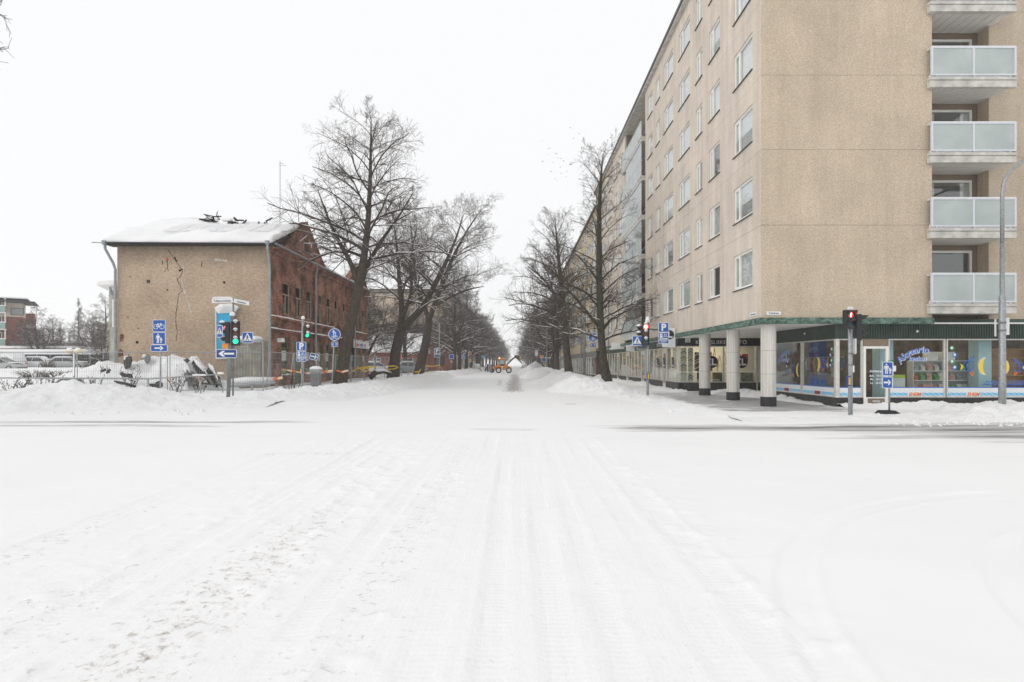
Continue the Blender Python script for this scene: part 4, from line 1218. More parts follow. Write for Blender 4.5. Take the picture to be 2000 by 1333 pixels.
t = thing('projecting_sign', 'wide pale box sign under the snowy canopy of side shop', 'sign', (9.0, 50.0, 2.9))
MB().box(8.3, 9.4, 49.9, 50.1, 2.95, 3.5).build('sign_box', M['curtain'], t); MB().tube((9.3, 50.0, 3.3), (9.52, 50.0, 3.3), .03).build('bracket', M['galv'], t)
MB().box(11.2, 11.3, 36.1, YEND, .1, 3.15).build('shop_back_wall', pale, bld)
for yy in range(38, 64, 5): MB().box(10.2, 10.5, yy, yy+2.5, 3.08, 3.12).build('ceiling_lamp', lampm, bld)
# thin snow drift along the foot of the shop fronts
snow_patch('snow_drift', 'thin crusty snow drift at the foot of the side shop fronts', 8.3, 9.75, 30.5, 66, .09, ridge([(9.55, 33.1, .12, .5), (9.5, 40, .14, .7), (9.4, 65, .22, 1.0)], 12.0, 1.2), 'snow', 'snow drift', base=.07)
snow_patch('snow_drift', 'wedge of snow between the last column and the arcade wall', 9.6, 12.1, 21.6, 32.8, .09, ridge([(11.9, 22.5, .10, .5), (11.85, 26, .22, .6), (11.2, 29.5, .34, 1.1), (11.0, 31.4, .2, .9)], 14.0, .5), 'snow', 'snow drift', base=.07)
snow_patch('snow_drift', 'thin snow along the foot of the aquarium shop wall', 12.0, 24, 19.6, 21.45, .09, ridge([(12.2, 21.2, .12, .8), (14, 20.7, .16, 1.0), (23, 20.8, .3, 1.3)], 15.0, .6), 'snow', 'snow drift', base=.07)

# ================================================================== yellow block with ribbon windows beyond
YX, Y0, Y1, YZ = 9.15, YEND+.05, 122.0, 19.7
yel = thing('apartment_building', 'yellow rendered block with dark ribbon windows further down the street', 'building', (YX, Y0, 0))
M['yellow_wall'] = stucco('yellow_render', (0.50, 0.40, 0.245), (0.66, 0.545, 0.36), 8, .2)
M['ribbon'] = plain('dark_ribbon_panel', (0.06, 0.05, 0.045), .5, var=.5, scale=.7, world_space=True)
fz = [3.6 + 2.72*k for k in range(6)]
MB().box(YX+.05, 28, Y0, Y1, 0, YZ-.1).build('core_wall', M['ribbon'], yel)
for k, z in enumerate(fz):
    MB().box(YX-.02, YX+.1, Y0, Y1, z-.45, z+.85).build('spandrel_band', M['yellow_wall'], yel)
    n = 26; d = (Y1-Y0)/n
    fm = MB().box(-.03, .0, .05, d*.72, 0, 1.3)
    wm = MB(); 
    for (a, b, c, e) in ((.1, d*.62, 0, .06), (.1, d*.62, 1.28, 1.34), (.1, .17, .06, 1.28), (d*.62-.07, d*.62, .06, 1.28), (d*.3, d*.34, .06, 1.28)): wm.box(-.05, .02, a, b, c, e)
    wme = wm.mesh('window', M['frame_white']); pme = MB().box(-.02, -.01, .17, d*.62-.07, .06, 1.28).mesh('pane', M['glass'])
    for i in range(n):
        o = put('window', wme, yel, Vector((YX+.03, Y0+i*d, z+.90)) - wloc(yel)); put('pane', pme, o)
MB().box(YX-.02, YX+.12, Y0, Y1, YZ-.75, YZ-.05).build('spandrel_band', M['yellow_wall'], yel)
MB().box(YX-.25, 28, Y0, Y1, YZ-.05, YZ+.15).build('roof', M['dark'], yel)
MB().box(YX-.1, YX+.3, Y0-.0, Y0+.5, 3.2, YZ-.1).build('pier', M['yellow_wall'], yel)
MB().box(YX-.05, YX+.1, Y0, Y1, 2.45, 3.14).build('shop_fascia', plain('grey_boards', (.17, .165, .16), .7, var=.35, scale=3, world_space=True), yel)
brick_plain = plain('dark_brick_pier', (.17, .065, .04), .85, var=.4, scale=18, world_space=True)
n = 24; d = (Y1-Y0)/n
for i in range(n):
    y = Y0+i*d
    MB().box(YX-.06, YX+.1, y, y+.35, 0, 2.45).build('pier', brick_plain if i < 2 else M['frame_alu'], yel)
    b = MB()
    for (a, c, dd, e) in ((.36, d-.01, .35, .42), (.36, d-.01, 2.38, 2.45), (.36, .43, .42, 2.38), (d-.08, d-.01, .42, 2.38)): b.box(YX-.03, YX+.04, y+a, y+c, dd, e)
    o = b.build('shop_window', M['frame_alu'], yel)
    MB().box(YX, YX+.01, y+.43, y+d-.08, .42, 2.38).build('pane', M['shop_glass'], o)
    MB().box(YX+.035, YX+.045, y+.5, y+.5+(d-.7)*crg.uniform(.4, 1), .42, crg.uniform(1.0, 2.3)).build('poster', crg.choice([M['curtain'], M['blind'], M['red'], M['blue_dark'], pale, M['dark']]), o)
    MB().box(YX-.03, YX+.1, y+.351, y+d-.001, 0, .34).build('plinth', M['plinth'], yel)
# stairwell glass strip between the two blocks
MB().box(YX-.08, YX+.02, Y0+.6, Y0+2.0, 3.6, YZ-1).build('stair_glazing', M['pale_glass'], yel)
# grey tower and far blocks on the right
def far_block(label, x0, x1, y0, y1, z, mat, nfl, ncol, face='x', wmat='ribbon', roof='dark', snowroof=False):
    t = thing('apartment_building', label, 'building', (x0, y0, 0))
    MB().box(x0, x1, y0, y1, 0, z).build('wall', M[mat] if isinstance(mat, str) else mat, t)
    MB().box(x0-.2, x1+.2, y0-.2, y1+.2, z, z+.3).build('roof', M['snow'] if snowroof else M[roof], t)
    fh = (z-1.5)/nfl
    if face in ('x', 'xy', '-x'):
        xf = x0-.02 if face != '-x' else x1+.02
        d = (y1-y0)/ncol
        wm = MB().box(-.02, .03, d*.2, d*.8, 0, fh*.5).mesh('window', M[wmat])
        pm = MB().box(-.035, .04, d*.25, d*.75, .1, fh*.5-.1).mesh('pane', M['glass'])
        for k in range(nfl):
            for i in range(ncol):
                o = put('window', wm, t, Vector((xf, y0+i*d, 1.3+k*fh)) - wloc(t)); put('pane', pm, o)
    if face in ('y', 'xy'):
        nc = max(2, int(ncol*(x1-x0)/max(1, (y1-y0)))) if face == 'xy' else ncol
        d = (x1-x0)/nc
        wm = MB().box(d*.2, d*.8, -.02, .03, 0, fh*.5).mesh('window', M[wmat])
        pm = MB().box(d*.25, d*.75, -.035, .0, .1, fh*.5-.1).mesh('pane', M['glass'])
        for k in range(nfl):
            for i in range(nc):
                o = put('window', wm, t, Vector((x0+i*d, y0-.02, 1.3+k*fh)) - wloc(t)); put('pane', pm, o)
    return t
M['grey_wall'] = stucco('grey_render', (0.17, 0.17, 0.17), (0.28, 0.275, 0.27), 6, .2)
far_block('dark grey block beyond the yellow building on the right', 9.3, 28, 124, 165, 19.5, 'grey_wall', 6, 14)
far_block('pale grey far block on the right behind the tree row', 9.3, 28, 172, 240, 16.5, 'stucco', 5, 18)
far_block('hazy far block at the right end of the street', 9.3, 28, 255, 340, 17.5, 'grey_wall', 5, 18)
# ================================================================== bare winter trees
def bark_mat(name, lo, hi):
    m, n, b = new_mat(name)
    b.inputs['Roughness'].default_value = 0.95; b.inputs['Specular IOR Level'].default_value = 0.15
    p = geo_pos(n)
    t = noise_node(n, 7.0, 6, 0.7, mapping(n, p, (2.0, 2.0, 0.5)))
    r = ramp(n, t.outputs[0], [(0.3, lo), (0.72, hi)])
    lk(n, r.outputs[0], b.inputs['Base Color'])
    bump(n, t.outputs[0], 0.9, 0.05, b)
    return m
M['bark'] = bark_mat('dark_bark', (0.034, 0.028, 0.021), (0.13, 0.106, 0.081))
M['bark_g'] = bark_mat('grey_green_bark', (0.030, 0.029, 0.021), (0.11, 0.10, 0.072))
M['twig'] = plain('dark_twigs', (0.088, 0.068, 0.051), .9, var=.3)
M['birch'] = plain('pale_birch_twigs', (0.14, 0.115, 0.10), .9, var=.3)
M['dead_leaf'] = plain('dead_brown_leaves', (0.20, 0.105, 0.035), .9, var=.5)

def tubes(P, Rr, n):
    N, k, _ = P.shape
    T = np.empty_like(P)
    T[:, 1:-1] = P[:, 2:] - P[:, :-2]; T[:, 0] = P[:, 1]-P[:, 0]; T[:, -1] = P[:, -1]-P[:, -2]
    T /= np.linalg.norm(T, axis=2, keepdims=True) + 1e-9
    ref = np.where(np.abs(T[:, :1, 2:3]) < 0.9, np.array([0, 0, 1.0]), np.array([1.0, 0, 0]))
    A = np.cross(T, np.broadcast_to(ref, T.shape)); A /= np.linalg.norm(A, axis=2, keepdims=True) + 1e-9
    B = np.cross(T, A)
    th = np.arange(n)*2*PI/n
    V = P[:, :, None, :] + Rr[:, :, None, None]*(A[:, :, None, :]*np.cos(th)[None, None, :, None] + B[:, :, None, :]*np.sin(th)[None, None, :, None])
    V = V.reshape(-1, 3)
    base = (np.arange(N)*k*n)[:, None, None]; i = (np.arange(k-1)*n)[None, :, None]; j = np.arange(n)[None, None, :]; j2 = (np.arange(n)+1) % n
    j2 = j2[None, None, :]
    F = np.stack([base+i+j, base+i+j2, base+i+n+j2, base+i+n+j], -1).reshape(-1, 4)
    return V, F
def join(parts):
    Vs, Fs, o = [], [], 0
    for V, F in parts:
        Vs.append(V); Fs.append(F+o); o += len(V)
    return np.concatenate(Vs), np.concatenate(Fs)
def resample(pts, rad, k):
    pts = np.array([tuple(p) for p in pts], float); rad = np.array(rad, float)
    d = np.concatenate([[0], np.cumsum(np.linalg.norm(np.diff(pts, axis=0), axis=1))])
    s = np.linspace(0, d[-1], k)
    # smooth the corners a little
    P = np.stack([np.interp(s, d, pts[:, i]) for i in range(3)], 1)
    for _ in range(2): P[1:-1] = .25*P[:-2] + .5*P[1:-1] + .25*P[2:]
    return P, np.interp(s, d, rad)
def spawn(rs, P, Rr, m, t0, t1, ang, ratio, k, up=0.1, wig=0.12, rfac=0.5, rmin=0.006, taper=0.55, droop=0.0):
    N, kk, _ = P.shape
    L = np.linalg.norm(np.diff(P, axis=1), axis=2).sum(1)
    t = t0 + (t1-t0)*(np.arange(m)[None, :] + rs.rand(N, m))/m
    f = t*(kk-1); i0 = np.clip(f.astype(int), 0, kk-2); fr = (f-i0)[..., None]
    idx = np.arange(N)[:, None]
    pos = P[idx, i0]*(1-fr) + P[idx, i0+1]*fr
    tan = P[idx, i0+1]-P[idx, i0]; tan /= np.linalg.norm(tan, axis=2, keepdims=True)+1e-9
    r0 = Rr[idx, i0]*(1-fr[..., 0]) + Rr[idx, i0+1]*fr[..., 0]
    rv = rs.randn(N, m, 3); rv -= tan*(rv*tan).sum(2, keepdims=True); rv /= np.linalg.norm(rv, axis=2, keepdims=True)+1e-9
    a = ang*(0.7+0.6*rs.rand(N, m, 1))
    d = tan*np.cos(a) + rv*np.sin(a); d[..., 2] += up
    d /= np.linalg.norm(d, axis=2, keepdims=True)+1e-9
    ln = L[:, None]*ratio*(1-taper*t)*(0.6+0.8*rs.rand(N, m))
    pts = [pos]
    step = (ln/(k-1))[..., None]
    for q in range(k-1):
        pts.append(pts[-1]+d*step)
        d = d + wig*rs.randn(N, m, 3); d[..., 2] += up*0.4 - droop
        d /= np.linalg.norm(d, axis=2, keepdims=True)+1e-9
    C = np.stack(pts, 2).reshape(N*m, k, 3)
    rr = np.maximum(r0*rfac, rmin)[..., None]*np.linspace(1, .45, k)[None, None, :]
    return C, np.maximum(rr, rmin*.6).reshape(N*m, k)
def snow_on(P, Rr, rs, thr=0.15, lift=0.75, fat=0.85):
    T = np.gradient(P, axis=1); T /= np.linalg.norm(T, axis=2, keepdims=True)+1e-9
    flat = np.sqrt(np.clip(1-T[..., 2]**2, 0, 1))
    sel = (rs.rand(*Rr.shape) > thr) & (flat > 0.45)
    S = P.copy(); S[..., 2] += Rr*lift*np.where(sel, 1, 0)
    return tubes(S, np.where(sel, Rr*fat*flat, 0.0005), 5)

def limbs(rs, mains, n1, t0, radius, e_low=20, e_high=62, arch=-14, k=9, rf=0.42, fs=None):
    """main limbs leaving the trunk and its forks; radius(t) gives their reach in metres"""
    Ps, Rs = [], []
    for mi, ((P, Rr), n) in enumerate(zip(mains, n1)):
        for i in range(n):
            t = t0 + (0.985-t0)*(i+rs.rand()*.8)/n
            f = t*(len(P)-1); a = min(int(f), len(P)-2); fr = f-a
            pos = P[a]*(1-fr)+P[a+1]*fr; r = Rr[a]*(1-fr)+Rr[a+1]*fr
            az = i*2.399 + rs.randn()*.45
            u = (t-t0)/(1-t0)
            e0 = R(e_low+(e_high-e_low)*u + rs.randn()*9) + R(22)*(1-u)
            e1 = R(e_low+(e_high-e_low)*u*.9 + arch + rs.randn()*10)
            ln = radius(u)*(.75+.45*rs.rand())*(fs[mi] if fs else 1.0)
            pts = [pos]
            for q in range(k-1):
                e = e0+(e1-e0)*(q/(k-2)); az += rs.randn()*.09; e += rs.randn()*.09
                d = np.array([math.cos(e)*math.cos(az), math.cos(e)*math.sin(az), math.sin(e)])
                pts.append(pts[-1]+d*ln/(k-1))
            Ps.append(pts)
            rb = min(max(r*rf*(.8+.4*rs.rand()), .012), .02+ln*.018)
            Rs.append(rb*np.linspace(1, .28, k))
    return np.array(Ps), np.array(Rs)

def tree_meshes(name, mains, n1, t0, radius, seed, dens=(10, 7, 4), snow=0.8, twig=.0075, mat='bark', tmat='twig', leaves=0, up=.12, droop=0.0, origin=None, **kw):
    rs = np.random.RandomState(seed)
    mains = [resample(p, r, 16) for p, r in mains]
    o = mains[0][0][0].copy() if origin is None else np.array(origin)
    mains = [(P-o, Rr) for P, Rr in mains]
    L1, R1 = limbs(rs, mains, n1, t0, radius, **kw)
    L2, R2 = spawn(rs, L1, R1, dens[0], .12, .98, .85, .46, 6, up=up, rfac=.5, rmin=twig*1.3, droop=droop)
    L3, R3 = spawn(rs, L2, R2, dens[1], .15, 1.0, .8, .66, 4, up=up*.8, rfac=.55, rmin=twig, wig=.16, droop=droop)
    L4, R4 = spawn(rs, L3, R3, dens[2], .2, 1.0, .8, .72, 3, up=up*.6, rfac=.7, rmin=twig*.8, wig=.16)
    tr = [tubes(P[None], Rr[None], 12) for P, Rr in mains] + [tubes(L1, R1, 6)]
    V, F = join(tr)
    out = {'trunk': np_mesh(name+'_trunk', V, F, M[mat])}
    V, F = join([tubes(L2, R2, 4), tubes(L3, R3, 3), tubes(L4, R4, 3)])
    out['crown'] = np_mesh(name+'_crown', V, F, M[tmat], smooth=False)
    if snow:
        sl = [snow_on(L1, R1, rs, .12+.5*(1-snow))]
        big = R2[:, 0] > .014
        if big.any(): sl.append(snow_on(L2[big], R2[big], rs, .3+.5*(1-snow), .9, 1.0))
        for P, Rr in mains[1:]: sl.append(snow_on(P[None], Rr[None], rs, .25))
        V, F = join(sl)
        out['snow'] = np_mesh(name+'_snow', V, F, M['snow'])
    if leaves:
        tip = L4[rs.choice(len(L4), leaves), -1]
        q = rs.randn(leaves, 4, 3)*.035 + tip[:, None, :]
        out['dead_leaves'] = np_mesh(name+'_leaves', q.reshape(-1, 3), np.arange(leaves*4).reshape(-1, 4), M['dead_leaf'], smooth=False)
    return out, Vector(o)
def place_tree(meshes, loc, label, rotz=0.0, scale=1.0, group=None, name='bare_tree', cat='tree'):
    t = thing(name, label, cat, loc, rotz, group)
    t.scale = (scale,)*3 if not hasattr(scale, '__len__') else scale
    for k, me in meshes.items():
        p = put(k, me, t)
        if k in ('crown', 'dead_leaves', 'snow'): p['kind'] = 'stuff'
    return t

def PXL(pts, Y, dy=None):
    return [at(px, py, Y+(dy[i] if dy else 0)) for i, (px, py) in enumerate(pts)]
# the big linden before the brick house
mA, oA = tree_meshes('linden', [(PXL([(664, 752), (668, 720), (674, 690), (683, 640), (695, 590), (702, 545)], 36), [.47, .38, .36, .33, .30, .26]),
                                (PXL([(702, 545), (712, 500), (718, 450), (722, 380), (724, 310), (725, 228)], 36), [.27, .22, .19, .14, .09, .02]),
                                (PXL([(700, 556), (684, 510), (660, 470), (640, 425), (622, 375)], 36, [0, -.2, -.6, -1.0, -1.3]), [.2, .15, .12, .07, .03]),
                                (PXL([(704, 560), (716, 520), (745, 470), (775, 430), (805, 380)], 36, [0, .3, .6, .9, 1.2]), [.18, .14, .11, .07, .03])],
                     [0, 32, 11, 11], .10, lambda u: 6.3-4.5*u**1.5, 21, (10, 6, 3), .8, .0062, up=.07, e_low=6, e_high=44, fs=[1, .95, .5, .6])
place_tree(mA, oA, 'tallest bare tree leaning before the brick house, crown high above its gable')
mB, oB = tree_meshes('maple', [(PXL([(768, 740), (770, 715), (772, 690), (782, 648)], 51), [.62, .50, .47, .42]),
                               (PXL([(782, 650), (800, 625), (826, 605), (842, 570), (868, 520), (890, 470), (905, 420)], 51, [0, -.2, -.4, -.8, -1.2, -1.5, -1.8]), [.36, .33, .30, .24, .18, .10, .03]),
                               (PXL([(781, 655), (786, 610), (780, 550), (776, 490), (770, 440)], 51, [0, .2, .5, .8, 1.2]), [.30, .25, .2, .12, .03]),
                               (PXL([(786, 620), (806, 570), (800, 510), (815, 440)], 51, [0, .5, 1.2, 1.8]), [.2, .16, .1, .03])],
                     [0, 15, 14, 11], .2, lambda u: 5.6-2.8*u, 33, (10, 7, 3), .9, .0075, up=.09, e_low=12, e_high=50)
place_tree(mB, oB, 'forked bare tree with snow on its curved right-leaning stem')
mC, oC = tree_meshes('maple2', [(PXL([(817, 736), (823, 705), (830, 680), (838, 625)], 64), [.62, .52, .46, .42]),
                                (PXL([(838, 628), (826, 590), (812, 560), (808, 500), (800, 430)], 64, [0, .3, .6, 1.0, 1.5]), [.28, .24, .2, .12, .03]),
                                (PXL([(838, 626), (850, 590), (864, 555), (885, 500), (918, 440), (940, 410)], 64, [0, -.3, -.6, -1, -1.4, -1.8]), [.3, .27, .23, .16, .08, .03]),
                                (PXL([(845, 600), (880, 580), (915, 565), (945, 560)], 64, [0, -.8, -1.6, -2.2]), [.2, .15, .1, .03])],
                     [0, 14, 17, 9], .2, lambda u: 6.3-3.2*u, 47, (10, 7, 3), .9, .0085, up=.08, e_low=12, e_high=48)
place_tree(mC, oC, 'thick bare tree with forked crown overhanging the street, yellow tape at its foot')
mE, oE = tree_meshes('young_linden', [(PXL([(1186, 746), (1180, 720), (1176, 690), (1172, 620), (1170, 520), (1170, 430), (1172, 360), (1178, 300)], 37), [.36, .27, .25, .23, .19, .15, .10, .02]),
                                      (PXL([(1172, 640), (1150, 615), (1118, 575), (1085, 545)], 37, [0, -.4, -.9, -1.3]), [.13, .10, .07, .02]),
                                      (PXL([(1173, 650), (1195, 622), (1208, 618), (1222, 606)], 37, [0, .2, .4, .7]), [.10, .085, .06, .02])],
                     [40, 5, 4], .16, lambda u: 4.5-2.9*u, 59, (8, 5, 3), .15, .0062, mat='bark_g', up=.10, leaves=420, e_low=15, e_high=60, rf=.30)
place_tree(mE, oE, 'slender straight bare tree on the right kerb before the beige block')
mF, oF = tree_meshes('young_linden2', [(PXL([(1112, 736), (1109, 710), (1106, 680), (1101, 620), (1097, 560), (1090, 500), (1084, 425)], 60), [.50, .40, .38, .32, .26, .17, .02]),
                                       (PXL([(1101, 620), (1084, 575), (1062, 545), (1030, 520)], 60, [0, -.6, -1.2, -2]), [.2, .16, .11, .03])],
                     [36, 9], .24, lambda u: 6.6-4.4*u, 61, (9, 6, 3), .3, .0075, up=.10, leaves=520, e_low=15, e_high=58)
place_tree(mF, oF, 'second bare tree of the right row, wide crown before the yellow block')
# row trees further away share three grown shapes
GEN = []
for i, (h, rad, seed) in enumerate(((14.5, 5.8, 71), (15.5, 5.2, 83), (13.5, 6.2, 97))):
    rs_ = random.Random(seed)
    pts = [(0, 0, -.2), (.1, 0, .8), (rs_.uniform(-.2, .2), .1, 3.2), (rs_.uniform(-.3, .3), 0, 6), (rs_.uniform(-.4, .4), .1, 10), (0, 0, h)]
    f1 = [(rs_.uniform(-.2, .2), .1, 3.2), (1.2, .5, 5.5), (2.4, .8, 8.0), (2.9, 1.0, 10.5)]
    f2 = [(rs_.uniform(-.2, .2), .1, 3.6), (-1.1, -.6, 6), (-2.0, -1.0, 8.6), (-2.5, -1.2, 11)]
    ms, _ = tree_meshes('row_tree_%d' % i, [(pts, [.42, .34, .30, .24, .14, .02]), (f1, [.2, .16, .1, .03]), (f2, [.2, .16, .1, .03])],
                        [22, 10, 10], .2, lambda u, rad=rad: rad*(1-.62*u), seed, (10, 6, 4), .85, .011, up=.06, origin=(0, 0, 0), e_low=12, e_high=56)
    GEN.append(ms)
trng = random.Random(77)
def row(side, xs, ys, first_labels, rest_label, group):
    for i, y in enumerate(ys):
        lab = first_labels[i] if i < len(first_labels) else rest_label
        place_tree(GEN[(i*2+side) % 3], (xs+trng.uniform(-.4, .4), y, .1), lab, trng.uniform(0, 6.28), (trng.uniform(.92, 1.12),)*2 + (trng.uniform(.88, 1.1),), group if i >= len(first_labels) else None)
row(0, -9.9, [88, 101, 114, 127, 140, 154, 168, 182, 197, 212, 228, 245, 263, 282, 302, 325, 350, 380, 415, 455, 500],
    ['bare tree with snowy limbs beside the blue parking sign on the left', 'bare tree behind the dead-end sign in the left row', 'bare tree behind the parked white car in the left row'],
    'bare tree merging into the far left row along the street', 'far left tree row')
row(1, 5.8, [78, 92, 106, 120, 134, 149, 164, 180, 197, 215, 234, 254, 276, 300, 326, 352, 384, 420, 460, 505],
    ['third bare tree of the right row beside the two walkers', 'bare tree behind the orange sign in the right row', 'bare tree beyond the snow heap in the right row'],
    'bare tree merging into the far right row along the street', 'far right tree row')
for i, (x, y, s, lab) in enumerate(((-17.0, 64, .82, 'bare yard tree just beyond the far corner of the brick house'), (-20.5, 74, .9, 'bare yard tree behind the leaning forked street tree'),
                                    (-15.6, 79, .85, 'bare yard tree between the two thick street trees'), (-25, 88, .95, 'bare yard tree before the low red building'),
                                    (-17.5, 98, .95, 'bare yard tree before the red brick block'), (-14.2, 112, 1.0, 'bare yard tree by the brick block corner'), (-29, 100, 1.0, 'bare yard tree deep behind the brick house'))):
    place_tree(GEN[i % 3], (x, y, .2), lab, trng.uniform(0, 6), (s, s, s*.9), 'yard trees behind the brick house')
# trees around the far car park
for i, (px, y, s, lab) in enumerate(((72, 82, .62, 'bushy bare tree before the red brick flats'), (103, 92, .62, 'second bare tree before the red brick flats'), (50, 90, .55, 'small bare tree close to the flats balconies'), (205, 84, .72, 'bare tree rising behind the bay window of the house'), (182, 96, .7, 'bare tree beyond the globe lamp in the car park'), (198, 70, .42, 'snowy bush-like tree beside the bay window'))):
    p = atz(px, y, 0.2)
    place_tree(GEN[(i+1) % 3], p, lab, trng.uniform(0, 6), s, 'trees round the far car park')
mBi, _ = tree_meshes('birch', [([(0, 0, -.2), (.1, 0, 4), (0, .1, 9), (.1, 0, 15.5)], [.2, .16, .1, .02])], [34], .12, lambda u: 3.2-2.2*u, 101, (9, 7, 4), 0, .012, mat='birch', tmat='birch', up=.1, droop=.09, origin=(0, 0, 0), e_low=40, e_high=75)
for px, y, s, lab in ((153, 118, .95, 'tall pale birch beyond the car park'), (118, 175, .9, 'hazy pale birch far behind the low garages'), (135, 190, .8, 'faint birch beside the far pale birches')):
    place_tree(mBi, atz(px, y, 0), lab, trng.uniform(0, 6), s, None, 'birch_tree')
place_tree(GEN[1], (-20.95, 17.0, 0), 'bare tree reaching twigs into the upper left corner', 3.0, (.8, .8, 1.27))
# ================================================================== burnt-out brick house on the left
HX, HY, HE = -14.78, 34.0, 8.80       # street facade, crossing-side wall, eaves
def brick_mat():
    m, n, b = new_mat('red_brick')
    b.inputs['Roughness'].default_value = 0.9; b.inputs['Specular IOR Level'].default_value = .2
    p = geo_pos(n)
    sp = n.nodes.new('ShaderNodeSeparateXYZ'); lk(n, p, sp.inputs[0])
    ad = n.nodes.new('ShaderNodeMath'); ad.operation = 'ADD'; lk(n, sp.outputs[0], ad.inputs[0]); lk(n, sp.outputs[1], ad.inputs[1])
    cb = n.nodes.new('ShaderNodeCombineXYZ'); lk(n, ad.outputs[0], cb.inputs[0]); lk(n, sp.outputs[2], cb.inputs[1])
    br = n.nodes.new('ShaderNodeTexBrick'); lk(n, cb.outputs[0], br.inputs['Vector'])
    br.inputs['Scale'].default_value = 1.0; br.inputs['Brick Width'].default_value = .30; br.inputs['Row Height'].default_value = .095
    br.inputs['Mortar Size'].default_value = .012; br.inputs['Bias'].default_value = -.1
    br.inputs['Color1'].default_value = (.50, .19, .11, 1); br.inputs['Color2'].default_value = (.25, .09, .058, 1); br.inputs['Mortar'].default_value = (.42, .34, .28, 1)
    t = noise_node(n, .9, 6, .65, p)
    st = ramp(n, t.outputs[0], [(.38, (.24, .23, .23)), (.66, (1.0, .97, .97))]).outputs[0]
    lk(n, mix(n, 1.0, br.outputs[0], st, 'MULTIPLY'), b.inputs['Base Color'])
    bump(n, br.outputs['Fac'], -.5, .012, b)
    return m
M['brick'] = brick_mat()
def gable_mat():
    m, n, b = new_mat('bare_brown_render')
    b.inputs['Roughness'].default_value = .97; b.inputs['Specular IOR Level'].default_value = .1
    p = geo_pos(n)
    t = noise_node(n, 5.0, 9, .74, mapping(n, p, (1, 1, 1.6))); t2 = noise_node(n, .45, 5, .6, p); t3 = noise_node(n, 2.3, 9, .8, p, .8)
    base = ramp(n, t.outputs[0], [(.33, (.37, .285, .205)), (.66, (.63, .505, .385))]).outputs[0]
    base = mix(n, 1.0, base, ramp(n, t2.outputs[0], [(.3, (.82, .80, .78)), (.7, (1.12, 1.1, 1.08))]).outputs[0], 'MULTIPLY')
    sp = n.nodes.new('ShaderNodeSeparateXYZ'); lk(n, p, sp.inputs[0])
    # flaked-off pale spots, thicker low down on the right half where the render has been hacked
    lim = n.nodes.new('ShaderNodeMapRange'); lim.inputs[1].default_value = 1.5; lim.inputs[2].default_value = 4.8; lim.inputs[3].default_value = .085; lim.inputs[4].default_value = 0.0
    lk(n, sp.outputs[2], lim.inputs[0])
    ad = n.nodes.new('ShaderNodeMath'); ad.operation = 'ADD'; lk(n, t3.outputs[0], ad.inputs[0]); lk(n, lim.outputs[0], ad.inputs[1])
    base = mix(n, ramp(n, ad.outputs[0], [(.70, (0,)*3), (.735, (.8,)*3)]).outputs[0], base, (.58, .52, .45))
    # blotchy darkening that grows towards the eaves
    so = n.nodes.new('ShaderNodeMapRange'); so.inputs[1].default_value = 7.3; so.inputs[2].default_value = 8.7; lk(n, sp.outputs[2], so.inputs[0])
    mu = n.nodes.new('ShaderNodeMath'); mu.operation = 'MULTIPLY'; lk(n, so.outputs[0], mu.inputs[0]); lk(n, noise_node(n, 1.1, 5, .7, p).outputs[0], mu.inputs[1])
    base = mix(n, mu.outputs[0], base, (.06, .05, .04))
    lk(n, base, b.inputs['Base Color'])
    bump(n, t.outputs[0], 1.0, .04, b)
    return m
M['gable'] = gable_mat()
M['old_wood'] = plain('old_window_wood', (.36, .30, .21), .8, var=.3, scale=5)
M['green_wood'] = plain('green_painted_wood', (.10, .16, .05), .7, var=.3, scale=4)
M['void'] = plain('sooty_void', (.012, .011, .010), 1.0, var=.4)
M['pipe'] = plain('grey_downpipe', (.30, .35, .37), .5, .3, var=.2, scale=4)

house = thing('brick_house', 'burnt-out two-storey red brick house with rendered end wall and snowy roof', 'house', (HX, HY, 0))
LX = -23.9
MB().add([(LX, HY, -.2), (HX-.002, HY, -.2), (HX-.002, HY, HE), (LX, HY, HE), (LX, HY+.4, -.2), (HX-.002, HY+.4, -.2), (HX-.002, HY+.4, HE), (LX, HY+.4, HE)],
         [(0,1,2,3),(4,7,6,5),(0,3,7,4),(3,2,6,7),(1,5,6,2)]).build('end_wall', M['gable'], house)
UPW = [(35.9, 37.05), (37.9, 39.0), (39.9, 41.0), (42.4, 43.3), (44.1, 45.2), (46.1, 47.0), (48.2, 49.2), (50.0, 51.0), (52.4, 53.5), (54.3, 55.3)]
LOW = [(35.7, 36.8, 'w'), (37.6, 38.7, 'd'), (39.7, 40.8, 'w'), (42.0, 43.1, 'w'), (43.9, 45.0, 'w'), (45.9, 46.9, 'd'), (48.1, 49.2, 'w'), (50.6, 51.6, 'w'), (52.6, 53.6, 'd'), (54.4, 55.4, 'w')]
HEND = 56.3
holes = [(a-HY, b-HY, 4.8, 6.85) for a, b in UPW] + [(a-HY, b-HY, .96 if k == 'w' else .35, 3.19) for a, b, k in LOW]
wall_local(MB(), .004, HEND-HY, -.2, HE+.12, holes, .14).build('street_wall', M['brick'], house, loc=(HX, HY, 0), rotz=PI/2)
def facade_part(name, mb, mat): return mb.build(name, M[mat], house, loc=(HX, HY, 0), rotz=PI/2)
